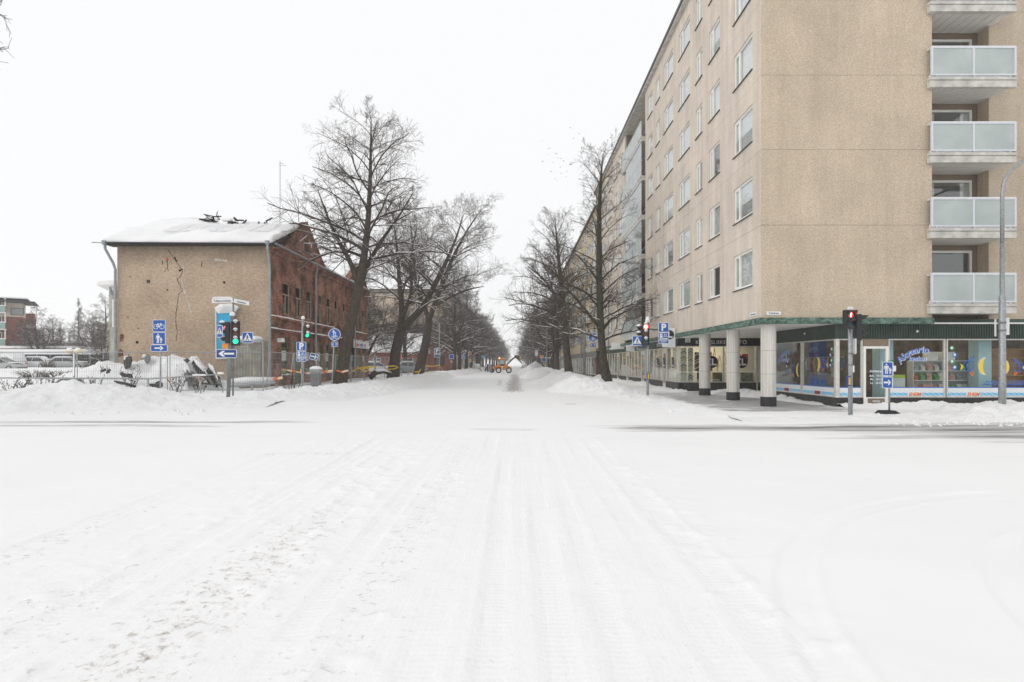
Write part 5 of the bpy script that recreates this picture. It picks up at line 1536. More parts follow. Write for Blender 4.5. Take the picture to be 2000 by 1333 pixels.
for a, b in UPW:
    w = b-a; f = MB(); y = .06
    for (u0, u1, v0, v1) in ((0, w, 0, .07), (0, w, 1.98, 2.05), (0, .07, .07, 1.98), (w-.07, w, .07, 1.98), (.07, w-.07, 1.25, 1.33), (w*.5-.035, w*.5+.035, .07, 1.25)): f.box(u0, u1, y, y+.08, v0, v1)
    o = f.build('window', M['old_wood'], house, loc=(HX, a, 4.8), rotz=PI/2)
    if rnd.random() < .5: put('broken_pane', MB().prism([(.07, .07), (w*.45, .07), (w*.4, .6), (.2, .9), (.07, 1.1)], y+.03, y+.036).mesh('broken_pane', M['glass']), o)
    tb = MB()   # toothed brick jambs left where the render came off
    for i in range(11):
        for s0 in (-.11, w+.005): tb.box(s0, s0+.105, -.028, -.001, i*.19, i*.19+.10)
    ob = tb.build('toothed_jamb', M['brick'], house, loc=(HX, a, 4.8), rotz=PI/2); ob['kind'] = 'stuff'
for a, b, k in LOW:
    w = b-a; f = MB(); z0 = .96 if k == 'w' else .35; h = 3.19-z0; y = .05
    for (u0, u1, v0, v1) in ((0, w, 0, .09), (0, w, h-.09, h), (0, .09, .09, h-.09), (w-.09, w, .09, h-.09), (.09, w-.09, h*.74, h*.74+.07)): f.box(u0, u1, y, y+.08, v0, v1)
    o = f.build('shop_window' if k == 'w' else 'door', M['green_wood'], house, loc=(HX, a, z0), rotz=PI/2)
    if k == 'w':
        put('pane', MB().box(.09, w-.09, y+.03, y+.04, .09, h-.09).mesh('pane', M['shop_glass']), o)
        put('poster', MB().box(.16, w-.16, y+.05, y+.06, .9, 1.55).mesh('poster', M['curtain']), o)
        put('poster', MB().box(.09, w-.09, y+.09, y+.10, .1, .4).mesh('poster', plain('lime_sign', (.22, .62, .08), .5) if w > 1.05 else M['curtain']), o)
        put('sill_snow', MB().bbox(0, w, -.12, .1, -.02, .07, .03).mesh('sill_snow', M['snow']), o)
    else: put('door_leaf', MB().box(.09, w-.09, y+.03, y+.06, .09, h-.09).mesh('door_leaf', M['green_wood']), o)
# courses with snow on them, pilasters, corbel
for z, d in ((4.55, .13), (3.80, .09)):
    facade_part('string_course', MB().box(0, HEND-HY, -d, -.001, z-.16, z), 'brick')
    sn = MB(); u = 0
    while u < HEND-HY-.3:
        l = rnd.uniform(.5, 2.2)
        if rnd.random() < .85: sn.bbox(u, min(u+l, HEND-HY), -d-.02, -.002, z+.001, z+rnd.uniform(.05, .10), .02)
        u += l+rnd.uniform(0, .25)
    facade_part('snow', sn, 'snow')
for y in (34.0, 41.3, 47.3, 51.4):
    facade_part('pilaster', MB().box(y-HY, y-HY+.75, -.07, -.0015, -.2, 4.39), 'brick'); facade_part('pilaster', MB().box(y-HY, y-HY+.75, -.07, -.0015, 4.56, HE-.5), 'brick')
facade_part('cornice', MB().box(0, HEND-HY, -.16, -.002, HE-.45, HE-.22).box(0, HEND-HY, -.24, -.003, HE-.219, HE+.0), 'brick')
# gables over the street
def gable(y0, y1, apex, z0, name='gable'):
    m = (y0+y1)/2
    mb = MB().prismx([(y0, z0), (y1, z0), (m, apex)], HX-.35, HX-.004)
    o = mb.build(name, M['brick'], house)
    mb = MB()
    for (a, c) in (((y0, z0), (m, apex)), ((m, apex), (y1, z0))):
        mb.add([(HX-.40, a[0], a[1]+.0), (HX+.08, a[0], a[1]+.0), (HX+.08, c[0], c[1]+.0), (HX-.40, c[0], c[1]), (HX-.40, a[0], a[1]+.16), (HX+.08, a[0], a[1]+.16), (HX+.08, c[0], c[1]+.16), (HX-.40, c[0], c[1]+.16)],
               [(0,1,2,3),(4,7,6,5),(0,4,5,1),(1,5,6,2),(2,6,7,3),(3,7,4,0)])
    mb.build('gable_coping', M['brick'], o)
    sw = MB().box(HX-.002, HX+.03, m-.35, m+.35, z0+.7, z0+1.5).build('gable_window', M['void'], o)
    return o
gable(35.9, 43.9, 11.45, HE); gable(49.6, 56.2, 10.8, HE)
# roofs (thick snow)
RY, RZ = 39.9, 11.55
def snow_roof(quad, thick, name, nu=40, nv=16, amp=.06, droop=0.0):
    a, b, c, d = [np.array(q, float) for q in quad]     # a-b eave, d-c ridge
    u, v = np.meshgrid(np.linspace(0, 1, nu), np.linspace(0, 1, nv))
    P = (a*(1-u[..., None])+b*u[..., None])*(1-v[..., None]) + (d*(1-u[..., None])+c*u[..., None])*v[..., None]
    nz = fbm(P[..., 0]*.7+P[..., 1]*.2, P[..., 1]*.7, 4)
    P2 = P.copy(); P2[..., 2] += thick*(.9+1.1*nz)*np.clip(v*8+.55, 0, 1) - droop*np.clip((v-.7)/.3, 0, 1)*np.exp(-((u-.66)/.16)**2)
    V = np.concatenate([P2.reshape(-1, 3), P.reshape(-1, 3)-np.array([0, 0, .04])])
    i, j = np.meshgrid(np.arange(nu-1), np.arange(nv-1)); q = (j*nu+i).ravel(); N = nu*nv
    F = [np.stack([q, q+1, q+1+nu, q+nu], 1), np.stack([q, q+nu, q+1+nu, q+1], 1)+N]
    e = np.arange(nu-1); F.append(np.stack([e, e+N, e+1+N, e+1], 1)); e2 = e+(nv-1)*nu; F.append(np.stack([e2, e2+1, e2+1+N, e2+N], 1))
    s = np.arange(nv-1)*nu; F.append(np.stack([s, s+nu, s+nu+N, s+N], 1)); s2 = s+nu-1; F.append(np.stack([s2, s2+N, s2+nu+N, s2+nu], 1))
    me = np_mesh(name, V, np.concatenate(F), M['snow'])
    return put(name, me, house, -wloc(house))
snow_roof([(LX-.5, HY-.5, HE+.03), (HX+.3, HY-.5, HE+.03), (HX-.3, RY, RZ-.25), (LX-.5, RY, RZ)], .32, 'snowy_roof', droop=.45)
snow_roof([(HX-.3, 45.2, HE+.0), (LX-.5, 45.2, HE+.0), (LX-.5, RY, RZ), (HX-.3, RY, RZ-.25)], .2, 'snowy_roof')
snow_roof([(HX+.2, 44.0, HE+.1), (HX+.2, 56.4, HE+.1), (-19.3, 56.4, 11.0), (-19.3, 44.0, 11.0)], .2, 'snowy_roof')
MB().box(LX-.45, HX+.25, HY-.46, HY+.3, HE-.10, HE+.02).build('eaves_board', M['plank'], house)
MB().path([(LX-.55, HY-.52, HE+.02), (HX+.35, HY-.50, HE-.04)], .035, 8).build('gutter', M['dark'], house)
MB().path([(LX-.5, HY-.5, HE+.0), (LX-1.15, HY-.5, HE+.02)], .03, 6).build('gutter_stub', M['pipe'], house)
facade_part('gutter', MB().path([(0, -.34, HE+.06), (HEND-HY+.3, -.34, HE+.02)], .06, 8), 'pipe')
MB().box(LX-.003, LX+.3, HY+.4, 45, -.2, HE).build('side_wall', M['gable'], house)
MB().box(LX, HX-.36, 44.9, 45.2, -.2, HE).build('rear_wall', M['gable'], house)
MB().box(LX+.3, HX-.4, 44.95, 56.2, -.2, HE).build('wing_core', M['void'], house)
MB().box(-18.5, -18.4, HY+.5, 44.9, .2, HE-.2).build('inner_wall', M['void'], house)
MB().box(-18.4, HX-.31, HY+.5, 56.2, 4.0, 4.2).build('floor', M['void'], house)
# faint snow guards: ribbed fields on the near roof slope
slope = Vector((0, RY-(HY-.5), RZ-HE)).normalized()
for p in range(7):
    rb = MB()
    for q in range(8):
        x0 = LX+1.6+p*1.15+q*.0; s = 2.6+q*.30
        base = Vector((x0, HY-.5, HE+.26)) + slope*s
        rb.box(base.x, base.x+.95, base.y-.05, base.y+.05, base.z-.03, base.z+.055)
    rb.build('snow_guard', M['snow'], house)['kind'] = 'stuff'
# charred ridge timbers
crr = random.Random(9)
def beam(p0, p1, w, name='charred_beam', mat='plank', parent=house, snow=True):
    mb = MB().tube(p0, p1, w, w*.9, 4); o = mb.build(name, M[mat], parent)
    return o
for i in range(30):
    px = crr.choice([402, 408, 414, 420, 426, 440, 448, 458, 468, 512, 405])
    a = at(px+crr.uniform(-9, 9), 436+crr.uniform(-8, 8)-(6 if px < 430 else -2), RY)
    b_ = a + Vector((crr.uniform(-.9, .9), crr.uniform(-.4, .4), crr.uniform(-.1, .35)))
    beam(a, b_, crr.uniform(.04, .09))
for px, w in ((410, .5), (444, .35), (419, .25)):
    a = at(px, 432, RY); MB().bbox(a.x-w, a.x+w, RY-.2, RY+.2, a.z-.02, a.z+.16, .06).build('snow', M['snow'], house)
for i in range(16):   # burnt rafters left along the first street gable
    f_ = crr.random(); yy = 36.2+7.4*f_; zz = HE+.15+(11.45-HE)*(1-abs(f_-.5)*2)
    beam(Vector((HX-.5, yy, zz-.1)), Vector((HX+crr.uniform(-.1, .25), yy+crr.uniform(-.5, .5), zz+crr.uniform(.0, .35))), crr.uniform(.03, .07))
# downpipes
for x, y, off in ((LX-.02, HY-.14, -.45), (HX+.06, HY-.14, .0)):
    MB().path([(x+off*.9, y-.32, HE+.06), (x+off*.85, y-.3, HE-.35), (x+off*.2, y-.05, HE-1.15), (x, y, HE-1.5), (x, y, .6)], .075, 8).tube((x+off*.9, y-.32, HE-.1), (x+off*.9, y-.32, HE+.12), .14, .16, 8).build('downpipe', M['pipe'], house)
for y in (41.2, 51.2):
    facade_part('downpipe', MB().path([(y-HY, -.30, HE+.0), (y-HY, -.28, HE-.3), (y-HY, -.2, HE-.9), (y-HY, -.2, .5)], .07, 8), 'pipe')
# cracks, scars and holes in the rendered end wall
def crack(pts, w, mat, name, y=-.012):
    mb = MB(); rr = random.Random(len(pts)*7+int(w*1000))
    P = []
    for (a, b), (c, d) in zip(pts[:-1], pts[1:]):
        n = 7
        for i in range(n): P.append((a+(c-a)*i/n+rr.uniform(-1.0, 1.0), b+(d-b)*i/n+rr.uniform(-.8, .8)))
    W = [at(p[0], p[1], HY) for p in P]
    for p, q in zip(W[:-1], W[1:]):
        mb.bar(p.x, p.z, q.x, q.z, w*rr.uniform(.4, 1.3), HY+y, HY-.002)
    mb.build(name, M[mat], house)
M['scar'] = plain('pale_scar', (.55, .50, .44), .95, var=.2)
crack([(326, 487), (340, 505), (350, 520), (357, 530), (353, 540), (346, 545), (352, 560), (357, 566), (349, 575), (346, 600), (343, 622), (346, 645), (344, 670)], .022, 'void', 'crack')
crack([(340, 503), (347, 512)], .07, 'void', 'crack'); crack([(350, 530), (356, 526)], .10, 'void', 'crack')
crack([(354, 549), (365, 585), (376, 617)], .09, 'scar', 'scar'); crack([(300, 550), (320, 553), (335, 549)], .03, 'scar', 'scar'); crack([(357, 515), (360, 548)], .04, 'scar', 'scar')
crack([(327, 505), (327, 530)], .05, 'void', 'crack'); crack([(318, 510), (317, 518)], .05, 'void', 'crack'); crack([(394, 512), (394, 522)], .04, 'void', 'crack'); crack([(456, 515), (454, 528)], .04, 'scar', 'scar')
crack([(420, 508), (448, 510)], .1, 'scar', 'scar'); crack([(345, 573), (352, 590), (358, 600)], .03, 'scar', 'scar'); crack([(327, 540), (326, 568)], .03, 'scar', 'scar')
hr = random.Random(8)
for i in range(46):
    px, py = hr.uniform(365, 440), hr.uniform(640, 690)
    crack([(px, py), (px+hr.uniform(-4, 4), py+hr.uniform(1, 6))], hr.uniform(.015, .045), 'scar', 'scar')
for i in range(30):
    px, py = hr.uniform(236, 515), hr.uniform(500, 690)
    crack([(px, py), (px+hr.uniform(-3, 3), py+hr.uniform(-3, 3))], hr.uniform(.012, .03), 'scar', 'scar')
for px, py, s, m in ((290, 550, .10, 'dark'), (438, 552, .07, 'void'), (268, 669, .085, 'void'), (270, 642, .035, 'void'), (327, 506, .07, 'red'), (327, 567, .05, 'void'), (323, 526, .03, 'void'), (327, 524, .03, 'void'), (322, 530, .03, 'void'), (329, 529, .03, 'void')):
    p = at(px, py, HY)
    (MB().box(p.x-s, p.x+s, HY-.02, HY-.001, p.z-s, p.z+s) if s > .09 else MB().disc(p.x, p.z, s, HY-.02, HY-.001, 10)).build('wall_hole', M[m], house)
for px, py, w, h in ((238, 660, .25, .5), (236, 690, .3, .45), (250, 620, .12, .12), (254, 541, .1, .06)):
    p = at(px, py, HY); MB().prism([(p.x-w/2, p.z-h/2), (p.x+w*.4, p.z-h*.4), (p.x+w*.5, p.z+h*.3), (p.x-w*.1, p.z+h/2), (p.x-w/2, p.z+h*.2)], HY-.012, HY-.001).build('bare_brick', M['brick'], house)
# wooden bay on the far side
M['bay'] = plain('peeling_bay_boards', (.40, .40, .34), .85, var=.35, scale=2.2, world_space=True)
by = MB().box(-26.55, -23.91, 37.0, 41, .9, 6.6).build('bay', M['bay'], house)
for i in range(9): MB().box(-26.54+i*.3, -26.52+i*.3, 36.975, 36.999, .9, 3.8).build('batten', M['bay'], by)
MB().add([(-27.1, 36.6, 6.75), (-23.9, 36.6, 6.75), (-23.9, 41.2, 6.75), (-27.1, 41.2, 6.75), (-26.6, 36.9, 6.45), (-23.9, 36.9, 6.45), (-23.9, 41, 6.45), (-26.6, 41, 6.45), (-27.0, 36.7, 7.0), (-23.9, 36.7, 7.2), (-23.9, 41.2, 7.2), (-27.0, 41.2, 7.0)],
         [(0,1,5,4),(1,2,6,5),(2,3,7,6),(3,0,4,7),(4,5,6,7),(0,8,9,1),(1,9,10,2),(2,10,11,3),(3,11,8,0),(8,11,10,9)]).build('bay_roof', M['curtain'], house)
bw = MB()
for (a, c, d, e) in ((-26.3, -25.0, 4.05, 4.15), (-26.3, -25.0, 5.75, 5.85), (-26.3, -26.2, 4.15, 5.75), (-25.1, -25.0, 4.15, 5.75), (-25.7, -25.62, 4.15, 5.75)): bw.box(a, c, 36.93, 36.998, d, e)
w_ = bw.build('bay_window', M['white'], house); MB().box(-26.2, -25.1, 36.96, 36.99, 4.15, 5.75).build('boarding', plain('plywood', (.60, .40, .25), .8), w_)
MB().box(-26.5, -25.6, 36.95, 36.999, .1, .9).build('bay_door', M['plank'], house)
MB().path([(-26.2, 36.6, 6.6), (-26.1, 36.6, 6.2), (-25.4, 36.8, 5.6), (-25.2, 36.85, 5.2), (-25.2, 36.85, .5)], .07, 8).build('downpipe', M['pipe'], house)
# shop board on the street facade
sb = facade_part('shop_board', MB().box(50.9-HY, 55.9-HY, -.2, -.13, 3.1, 3.75), 'sign_white')
for s, m, u in (('Kane', 'red', 51.9), ('mylly', 'blue_film', 53.25), ('oy', 'red', 54.5)):
    put('lettering', text_mesh(s, .55, M[m], .006, .01), sb, (u-HY, -.207, 3.25))
ml = MB().path([(0, 0, 0), (0, 0, 4.6)], .02, 5).path([(-.05, 0, 4.3), (.45, 0, 4.3)], .012, 4).path([(-.05, 0, 4.45), (.3, 0, 4.45)], .012, 4).build('antenna_mast', M['galv_dark'], house, loc=at(547, 440, 41.0))
facade_part('wall_lamp', MB().bbox(.9, 1.25, -.4, -.005, 3.0, 3.25, .05), 'curtain')

# street banner on the end wall
p0, p1 = at(423, 700, HY-.25), at(456, 607, HY-.25)
t = thing('banner', 'tall cyan banner with white sporting figures against the rendered wall', 'banner', ((p0.x+p1.x)/2, HY-.25, p0.z))
def sheet(x0, x1, z0, z1, y, nu=10, nv=24, amp=.03):
    u, v = np.meshgrid(np.linspace(0, 1, nu), np.linspace(0, 1, nv))
    X = x0+(x1-x0)*u; Z = z0+(z1-z0)*v; Yv = y+amp*fbm(u*3, v*6, 3)
    i, j = np.meshgrid(np.arange(nu-1), np.arange(nv-1)); q = (j*nu+i).ravel()
    F = np.stack([q, q+1, q+1+nu, q+nu], 1)
    return np.stack([X, Yv, Z], -1).reshape(-1, 3), F
V, F = sheet(p0.x, p1.x, p0.z, p1.z, HY-.25)
V2 = V+np.array([0, .02, 0]); n_ = len(V)
put('cloth', np_mesh('cloth', np.concatenate([V, V2]), np.concatenate([F, F[:, ::-1]+n_]), plain('cyan_cloth', (.03, .42, .72), .6, var=.05)), t, -wloc(t))
b = MB(); w = p1.x-p0.x
b.box(p0.x-.05, p0.x-.0, HY-.30, HY-.27, p0.z, p1.z).box(p0.x-.05, p1.x, HY-.30, HY-.27, p0.z-.05, p0.z)
for k, (fx, fz, s) in enumerate(((.62, .16, .55), (.62, .42, .5))):
    cx, cz = p0.x+w*fx, p0.z+(p1.z-p0.z)*fz
    b.disc(cx, cz+.42*s, .10*s, HY-.31, HY-.285, 10).bar(cx, cz+.3*s, cx-.05*s, cz-.1*s, .16*s, HY-.31, HY-.285)
    b.bar(cx-.05*s, cz-.1*s, cx+.2*s, cz-.45*s, .1*s, HY-.312, HY-.287).bar(cx-.05*s, cz-.1*s, cx-.25*s, cz-.5*s, .1*s, HY-.314, HY-.289).bar(cx, cz+.25*s, cx+.3*s, cz+.1*s, .08*s, HY-.316, HY-.291).bar(cx, cz+.22*s, cx-.3*s, cz+.25*s, .08*s, HY-.318, HY-.293)
b.build('figures', M['sign_white'], t)
# crumpled white head of the banner
hd = np.array([at(418, 602, HY-.3), at(430, 594, HY-.3), at(452, 593, HY-.3), at(466, 600, HY-.3), at(456, 611, HY-.3), at(426, 613, HY-.3)])
cen = hd.mean(0)+np.array([0, -.25, .1])
MB().add([tuple(p) for p in hd]+[tuple(cen)]+[tuple(p+np.array([0, .2, 0])) for p in hd], [(i, (i+1) % 6, 6) for i in range(6)]+[(i, i+7, (i+1) % 6+7, (i+1) % 6) for i in range(6)]).build('crumpled_top', M['sign_white'], t)

# site hut of pale slats beside the corner
t = thing('site_container', 'pale ribbed site cabin with snowy roof beside the brick corner', 'container', (-14.6, 31.4, .3))
x0, x1, y0, y1, z0, z1 = -15.8, -13.95, 31.0, 31.9, .35, 2.85
MB().box(x0, x1, y0, y1, z0, z1).build('body', plain('grey_cream_panel', (.30, .26, .20), .7, var=.25, scale=2), t)
rb = MB(); n = 22
for i in range(n): rb.box(x0+.04+i*(x1-x0-.05)/n, x0+.08+i*(x1-x0-.05)/n, y0-.03, y0-.001, z0+.1, z1-.25)
rb.build('ribs', M['bay'], t)['kind'] = 'stuff'
MB().box(x0-.03, x1+.03, y0-.05, y1+.03, z1, z1+.1).build('roof', M['galv'], t)
MB().bbox(x0-.06, x1-.25, y0-.08, y1, z1+.1, z1+.34, .1).build('snow', M['snow'], t, smooth=True)
MB().tube((x1+.15, y0-.1, .3), (x1+.15, y0-.1, z1+.05), .04).tube((x1+.15, y0-.1, z1), (x1-1.6, y0-.1, z1), .03).build('post', M['galv'], t)

# ------------------------------------------------------------------ rubble heap
snow_patch('snow_rubble_heap', 'snow-covered heap of burnt rubble before the rendered wall', -26.5, -14.8, 28.2, 33.9, .10,
           ridge([(-25, 32, .75, 1.8), (-22.8, 31.8, 1.55, 2.3), (-21, 31.8, 1.5, 2.3), (-19.4, 31.6, 1.65, 2.3), (-18.2, 30.6, 1.95, 1.9), (-17.2, 30.5, 1.75, 1.7), (-16.2, 30.8, .6, 1.2)], 20.0, .3), 'snow', 'rubble heap')
def debris(name, label, pts, w, mat, cap=True, Y=30.0):
    a, b_ = at(*pts[0], Y+.7), at(*pts[1], Y-.5)
    t = thing(name, label, 'debris', a)
    d = (b_-a); ln = d.length
    side = Vector((0, 1, 0)).cross(d).normalized()
    n = d.cross(side).normalized()
    vs = []
    for p in (a, b_):
        for s, q in ((-1, -1), (1, -1), (1, 1), (-1, 1)): vs.append(p + side*(s*w) + n*(q*.06))
    dr_ = random.Random(int(a.x*100))
    nseg = 5; rings = []
    for i in range(nseg+1):
        c_ = a.lerp(b_, i/nseg); ww = w*dr_.uniform(.55, 1.1)*(1.0 if i < nseg else .6); of = side*(w*dr_.uniform(-.25, .25))
        rings.append([c_+of+side*(s*ww)+n*(q*.045*dr_.uniform(.6, 1.6)) for s, q in ((-1, -1), (1, -1), (1, 1), (-1, 1))])
    mbx = MB(); vv = [v for r_ in rings for v in r_]; ff = [(0,1,2,3), tuple(range(4*nseg+3, 4*nseg-1, -1))]
    for i in range(nseg):
        for j in range(4): ff.append((4*i+j, 4*i+(j+1) % 4, 4*i+4+(j+1) % 4, 4*i+4+j))
    mbx.add(vv, ff).build('board', M[mat], t)
    for q in range(3):
        k_ = a.lerp(b_, dr_.uniform(0, 1)); e_ = k_+d.normalized()*dr_.uniform(.3, .9)+side*dr_.uniform(-.3, .3)+Vector((0, -.1, 0))
        mbs = MB().tube(k_, e_, .025, .015, 4).build('splinter', M[dr_.choice(['plank', 'plank_grey'])], t)
    if cap:
        MB().path([a+Vector((0, -.02, w*.75)), a.lerp(b_, .3)+Vector((0, -.02, w*.8+.03)), a.lerp(b_, .6)+Vector((0, -.02, w*.7))], [.05, min(.12, w*.55), .03], 7).build('snow', M['snow'], t, smooth=True)
    if False:
        vs2 = [v + Vector((0, 0, w*.9+.01)) for v in vs]
        MB().add([a+side*-w*.9+Vector((0,-.05,w)), b_+side*-w*.9+Vector((0,-.05,w)), b_+side*w*.9+Vector((0,.05,w)), a+side*w*.9+Vector((0,.05,w)), a+Vector((0,0,w*1.5+.05)), b_+Vector((0,0,w*1.5+.05))], [(0,1,5,4),(3,4,5,2),(0,4,3),(1,2,5),(0,3,2,1)]).build('snow', M['snow'], t)
D = [('burnt_board', 'grey board slanting across the rubble heap', ((357, 712), (382, 752)), .28, 'plank_grey', 29.3), ('burnt_board', 'charred door-like board lying steeply in the rubble', ((378, 706), (412, 748)), .20, 'plank', 29.2),
     ('burnt_board', 'dark broken panel at the edge of the rubble heap', ((408, 720), (428, 750)), .30, 'plank', 29.4), ('burnt_board', 'grey split board at the left of the big panel', ((360, 722), (366, 742)), .2, 'plank_grey', 29.2),
     ('burnt_board', 'thin charred lath beside the slanting board', ((392, 712), (416, 752)), .05, 'plank_grey', 29.0), ('charred_log', 'thick charred log end sticking from the snow', ((237, 729), (258, 737)), .13, 'plank', 29.0),
     ('charred_log', 'long charred lath low in the snow behind the railing', ((224, 744), (264, 755)), .07, 'plank', 28.3), ('burnt_board', 'dark sheet corner poking from the top of the heap', ((244, 711), (256, 703)), .28, 'plank', 30.5),
     ('burnt_board', 'grey sheet lying on the crest of the heap', ((279, 704), (292, 700)), .2, 'galv_dark', 31.0), ('burnt_board', 'dark wedge of board under the snow by the sign post', ((294, 754), (316, 751)), .16, 'plank', 28.2),
     ('burnt_board', 'small dark plank tip left of the log', ((209, 727), (214, 724)), .09, 'plank', 29.5), ('burnt_board', 'short dark plank at the left foot of the heap', ((205, 722), (198, 726)), .05, 'plank', 29.0),
     ('burnt_board', 'lowest charred lath under the slanting boards', ((384, 748), (430, 752)), .06, 'plank', 28.9), ('burnt_board', 'leaning grey lath at the right end of the rubble', ((418, 728), (432, 756)), .07, 'plank_grey', 28.8),
     ('burnt_board', 'dark flap of roofing under the snow crest', ((356, 706), (368, 704)), .10, 'plank', 30.0), ('burnt_board', 'dark triangular scrap in the middle of the heap', ((341, 713), (346, 720)), .12, 'plank', 30.2)]
for nm, lab, pts, w, mt, Yd in D: debris(nm, lab, pts, w, mt, True, Yd)
t = thing('concrete_ring', 'dark round concrete block half under snow behind the railing', 'concrete block', atz(136, 26.5, .3))
c = atz(136, 26.5, 0)
MB().path([(c.x-.75, 26.4, .25), (c.x-.6, 26.4, .6), (c.x-.25, 26.5, .78), (c.x+.4, 26.5, .78), (c.x+.75, 26.5, .6)], [.08, .2, .26, .24, .08], 8).build('block', M['plank_grey'], t)
# dry weeds poking through the snow
wr = random.Random(12)
def weed(px, Y, h, label):
    c = atz(px, Y, 0.25)
    t = thing('dry_weed', label, 'weed', c)
    mb = MB()
    for i in range(6):
        a = wr.uniform(0, 6.28); l = h*wr.uniform(.6, 1.1)
        p1 = Vector((math.cos(a)*l*.25, math.sin(a)*.2*l, l*.5)); p2 = p1+Vector((math.cos(a)*l*.25, math.sin(a)*l*.1, l*.45))
        mb.path([(0, 0, -.1), p1, p2], [.012, .009, .006], 4)
        for q in range(4):
            s = p1.lerp(p2, q/3); mb.path([s, s+Vector((wr.uniform(-.12, .12), wr.uniform(-.1, .1), wr.uniform(.0, .14)))], [.006, .016], 4)
    put('stems', mb.mesh('stems', M['bark']), t)
for i, (px, Y, h) in enumerate(((18, 24.6, .8), (38, 25, .75), (52, 25.2, .7), (92, 28, .8), (108, 28.5, .9), (176, 27.5, .7), (188, 28, .8), (252, 27.6, 1.1), (256, 27.4, 1.2), (342, 27.3, .9), (350, 27.2, .8), (384, 27, .6), (395, 27.2, .6), (560, 28.5, 1.0), (570, 28.6, 1.2), (578, 28.8, 1.0), (64, 30, .8), (124, 31, .8), (150, 30, .7))):
    weed(px, Y, h, ['dry weed stems poking from the snow behind the pipe railing', 'dry weed stems poking from the snow behind the pipe railing'][0] if px < 300 else ('dry weed stems beside the parking sign pole' if px > 500 else 'dry weed stems below the slanting rubble boards'))
for o in COL.objects:
    if o.name.startswith('dry_weed'): o['group'] = 'dry weeds in the snow'
# ================================================================== signs, lights, fences
def arrow_sym(mb, cx, cz, l, h, d, y0, y1):
    """straight arrow; d = +1 right, -1 left"""
    mb.prism([(cx-d*l/2, cz-h*.16), (cx+d*l*.15, cz-h*.16), (cx+d*l*.15, cz+h*.16), (cx-d*l/2, cz+h*.16)][::d], y0, y1)
    mb.prism([(cx+d*l*.08, cz-h/2), (cx+d*l*.24, cz-h/2), (cx+d*l/2, cz), (cx+d*l*.24, cz)][::d], y0-.0005, y1)
    mb.prism([(cx+d*l*.24, cz), (cx+d*l/2, cz), (cx+d*l*.24, cz+h/2), (cx+d*l*.08, cz+h/2)][::d], y0-.001, y1)
    return mb
def arrow_v(mb, cx, cz, h, w, d, y0, y1):
    mb.prism([(cx-w*.17, cz-h/2), (cx+w*.17, cz-h/2), (cx+w*.17, cz+h*.5), (cx-w*.17, cz+h*.5)], y0, y1)
    z = cz+d*h*.5
    mb.prism([(cx-w/2, z-d*h*.42), (cx, z-d*h*.18), (cx+w/2, z-d*h*.42), (cx, z+d*h*.05)], y0-.001, y1)
    return mb
def walker_sym(mb, cx, cz, h, y0, y1, child=False):
    def fig(x, z, s):
        mb.disc(x, z+.42*s, .075*s, y0, y1, 12)
        mb.prism([(x-.10*s, z+.0*s), (x+.10*s, z+.0*s), (x+.13*s, z+.30*s), (x-.13*s, z+.30*s)], y0, y1)
        mb.bar(x-.05*s, z+.02*s, x-.08*s, z-.48*s, .085*s, y0, y1); mb.bar(x+.05*s, z+.02*s, x+.07*s, z-.48*s, .085*s, y0-.0006, y1)
        mb.bar(x-.14*s, z+.28*s, x-.20*s, z-.04*s, .06*s, y0-.0003, y1); mb.bar(x+.14*s, z+.28*s, x+.22*s, z-.02*s, .06*s, y0-.0003, y1)
    fig(cx-(.10*h if child else 0), cz, h)
    if child: fig(cx+.22*h, cz-.19*h, h*.6)
    return mb
def bike_sym(mb, cx, cz, w, y0, y1):
    r = w*.21; t = w*.045
    for s in (-1, 1): mb.ring(cx+s*w*.28, cz-w*.05, r, t, y0, y1, 18)
    L = [((-.28, -.05), (-.10, .20)), ((-.10, .20), (.17, .20)), ((-.10, .18), (.0, -.05)), ((.0, -.05), (-.28, -.05)), ((.0, -.05), (.17, .20)), ((.28, -.05), (.15, .29)), ((.15, .29), (.24, .29)), ((-.16, .25), (-.05, .25)), ((-.10, .20), (-.11, .25))]
    for i, (a, b) in enumerate(L): mb.bar(cx+a[0]*w, cz+a[1]*w, cx+b[0]*w, cz+b[1]*w, t, y0-.0004*(i % 3)-.0002, y1)
    return mb
def crossing_syms(board, cx, cz, s):
    put('triangle', MB().prism([(cx-.44*s, cz-.33*s), (cx+.44*s, cz-.33*s), (cx, cz+.45*s)], -.012, -.0075).mesh('triangle', M['sign_white']), board)
    b = MB(); y0, y1 = -.016, -.0122
    b.disc(cx, cz+.20*s, .045*s, y0, y1, 10); b.bar(cx, cz+.17*s, cx-.02*s, cz-.03*s, .09*s, y0, y1)
    b.bar(cx-.02*s, cz-.03*s, cx+.12*s, cz-.28*s, .05*s, y0-.0004, y1); b.bar(cx-.02*s, cz-.03*s, cx-.14*s, cz-.28*s, .05*s, y0-.0008, y1)
    b.bar(cx+.01*s, cz+.13*s, cx+.12*s, cz+.0*s, .035*s, y0-.0012, y1); b.bar(cx-.02*s, cz+.13*s, cx-.13*s, cz+.02*s, .035*s, y0-.0012, y1)
    for i in range(4): b.bar(cx-.27*s+i*.18*s, cz-.32*s, cx-.245*s+i*.165*s, cz-.26*s, .07*s, y0-.0016, y1)
    put('walker', b.mesh('walker', M['black_film']), board)
    return board
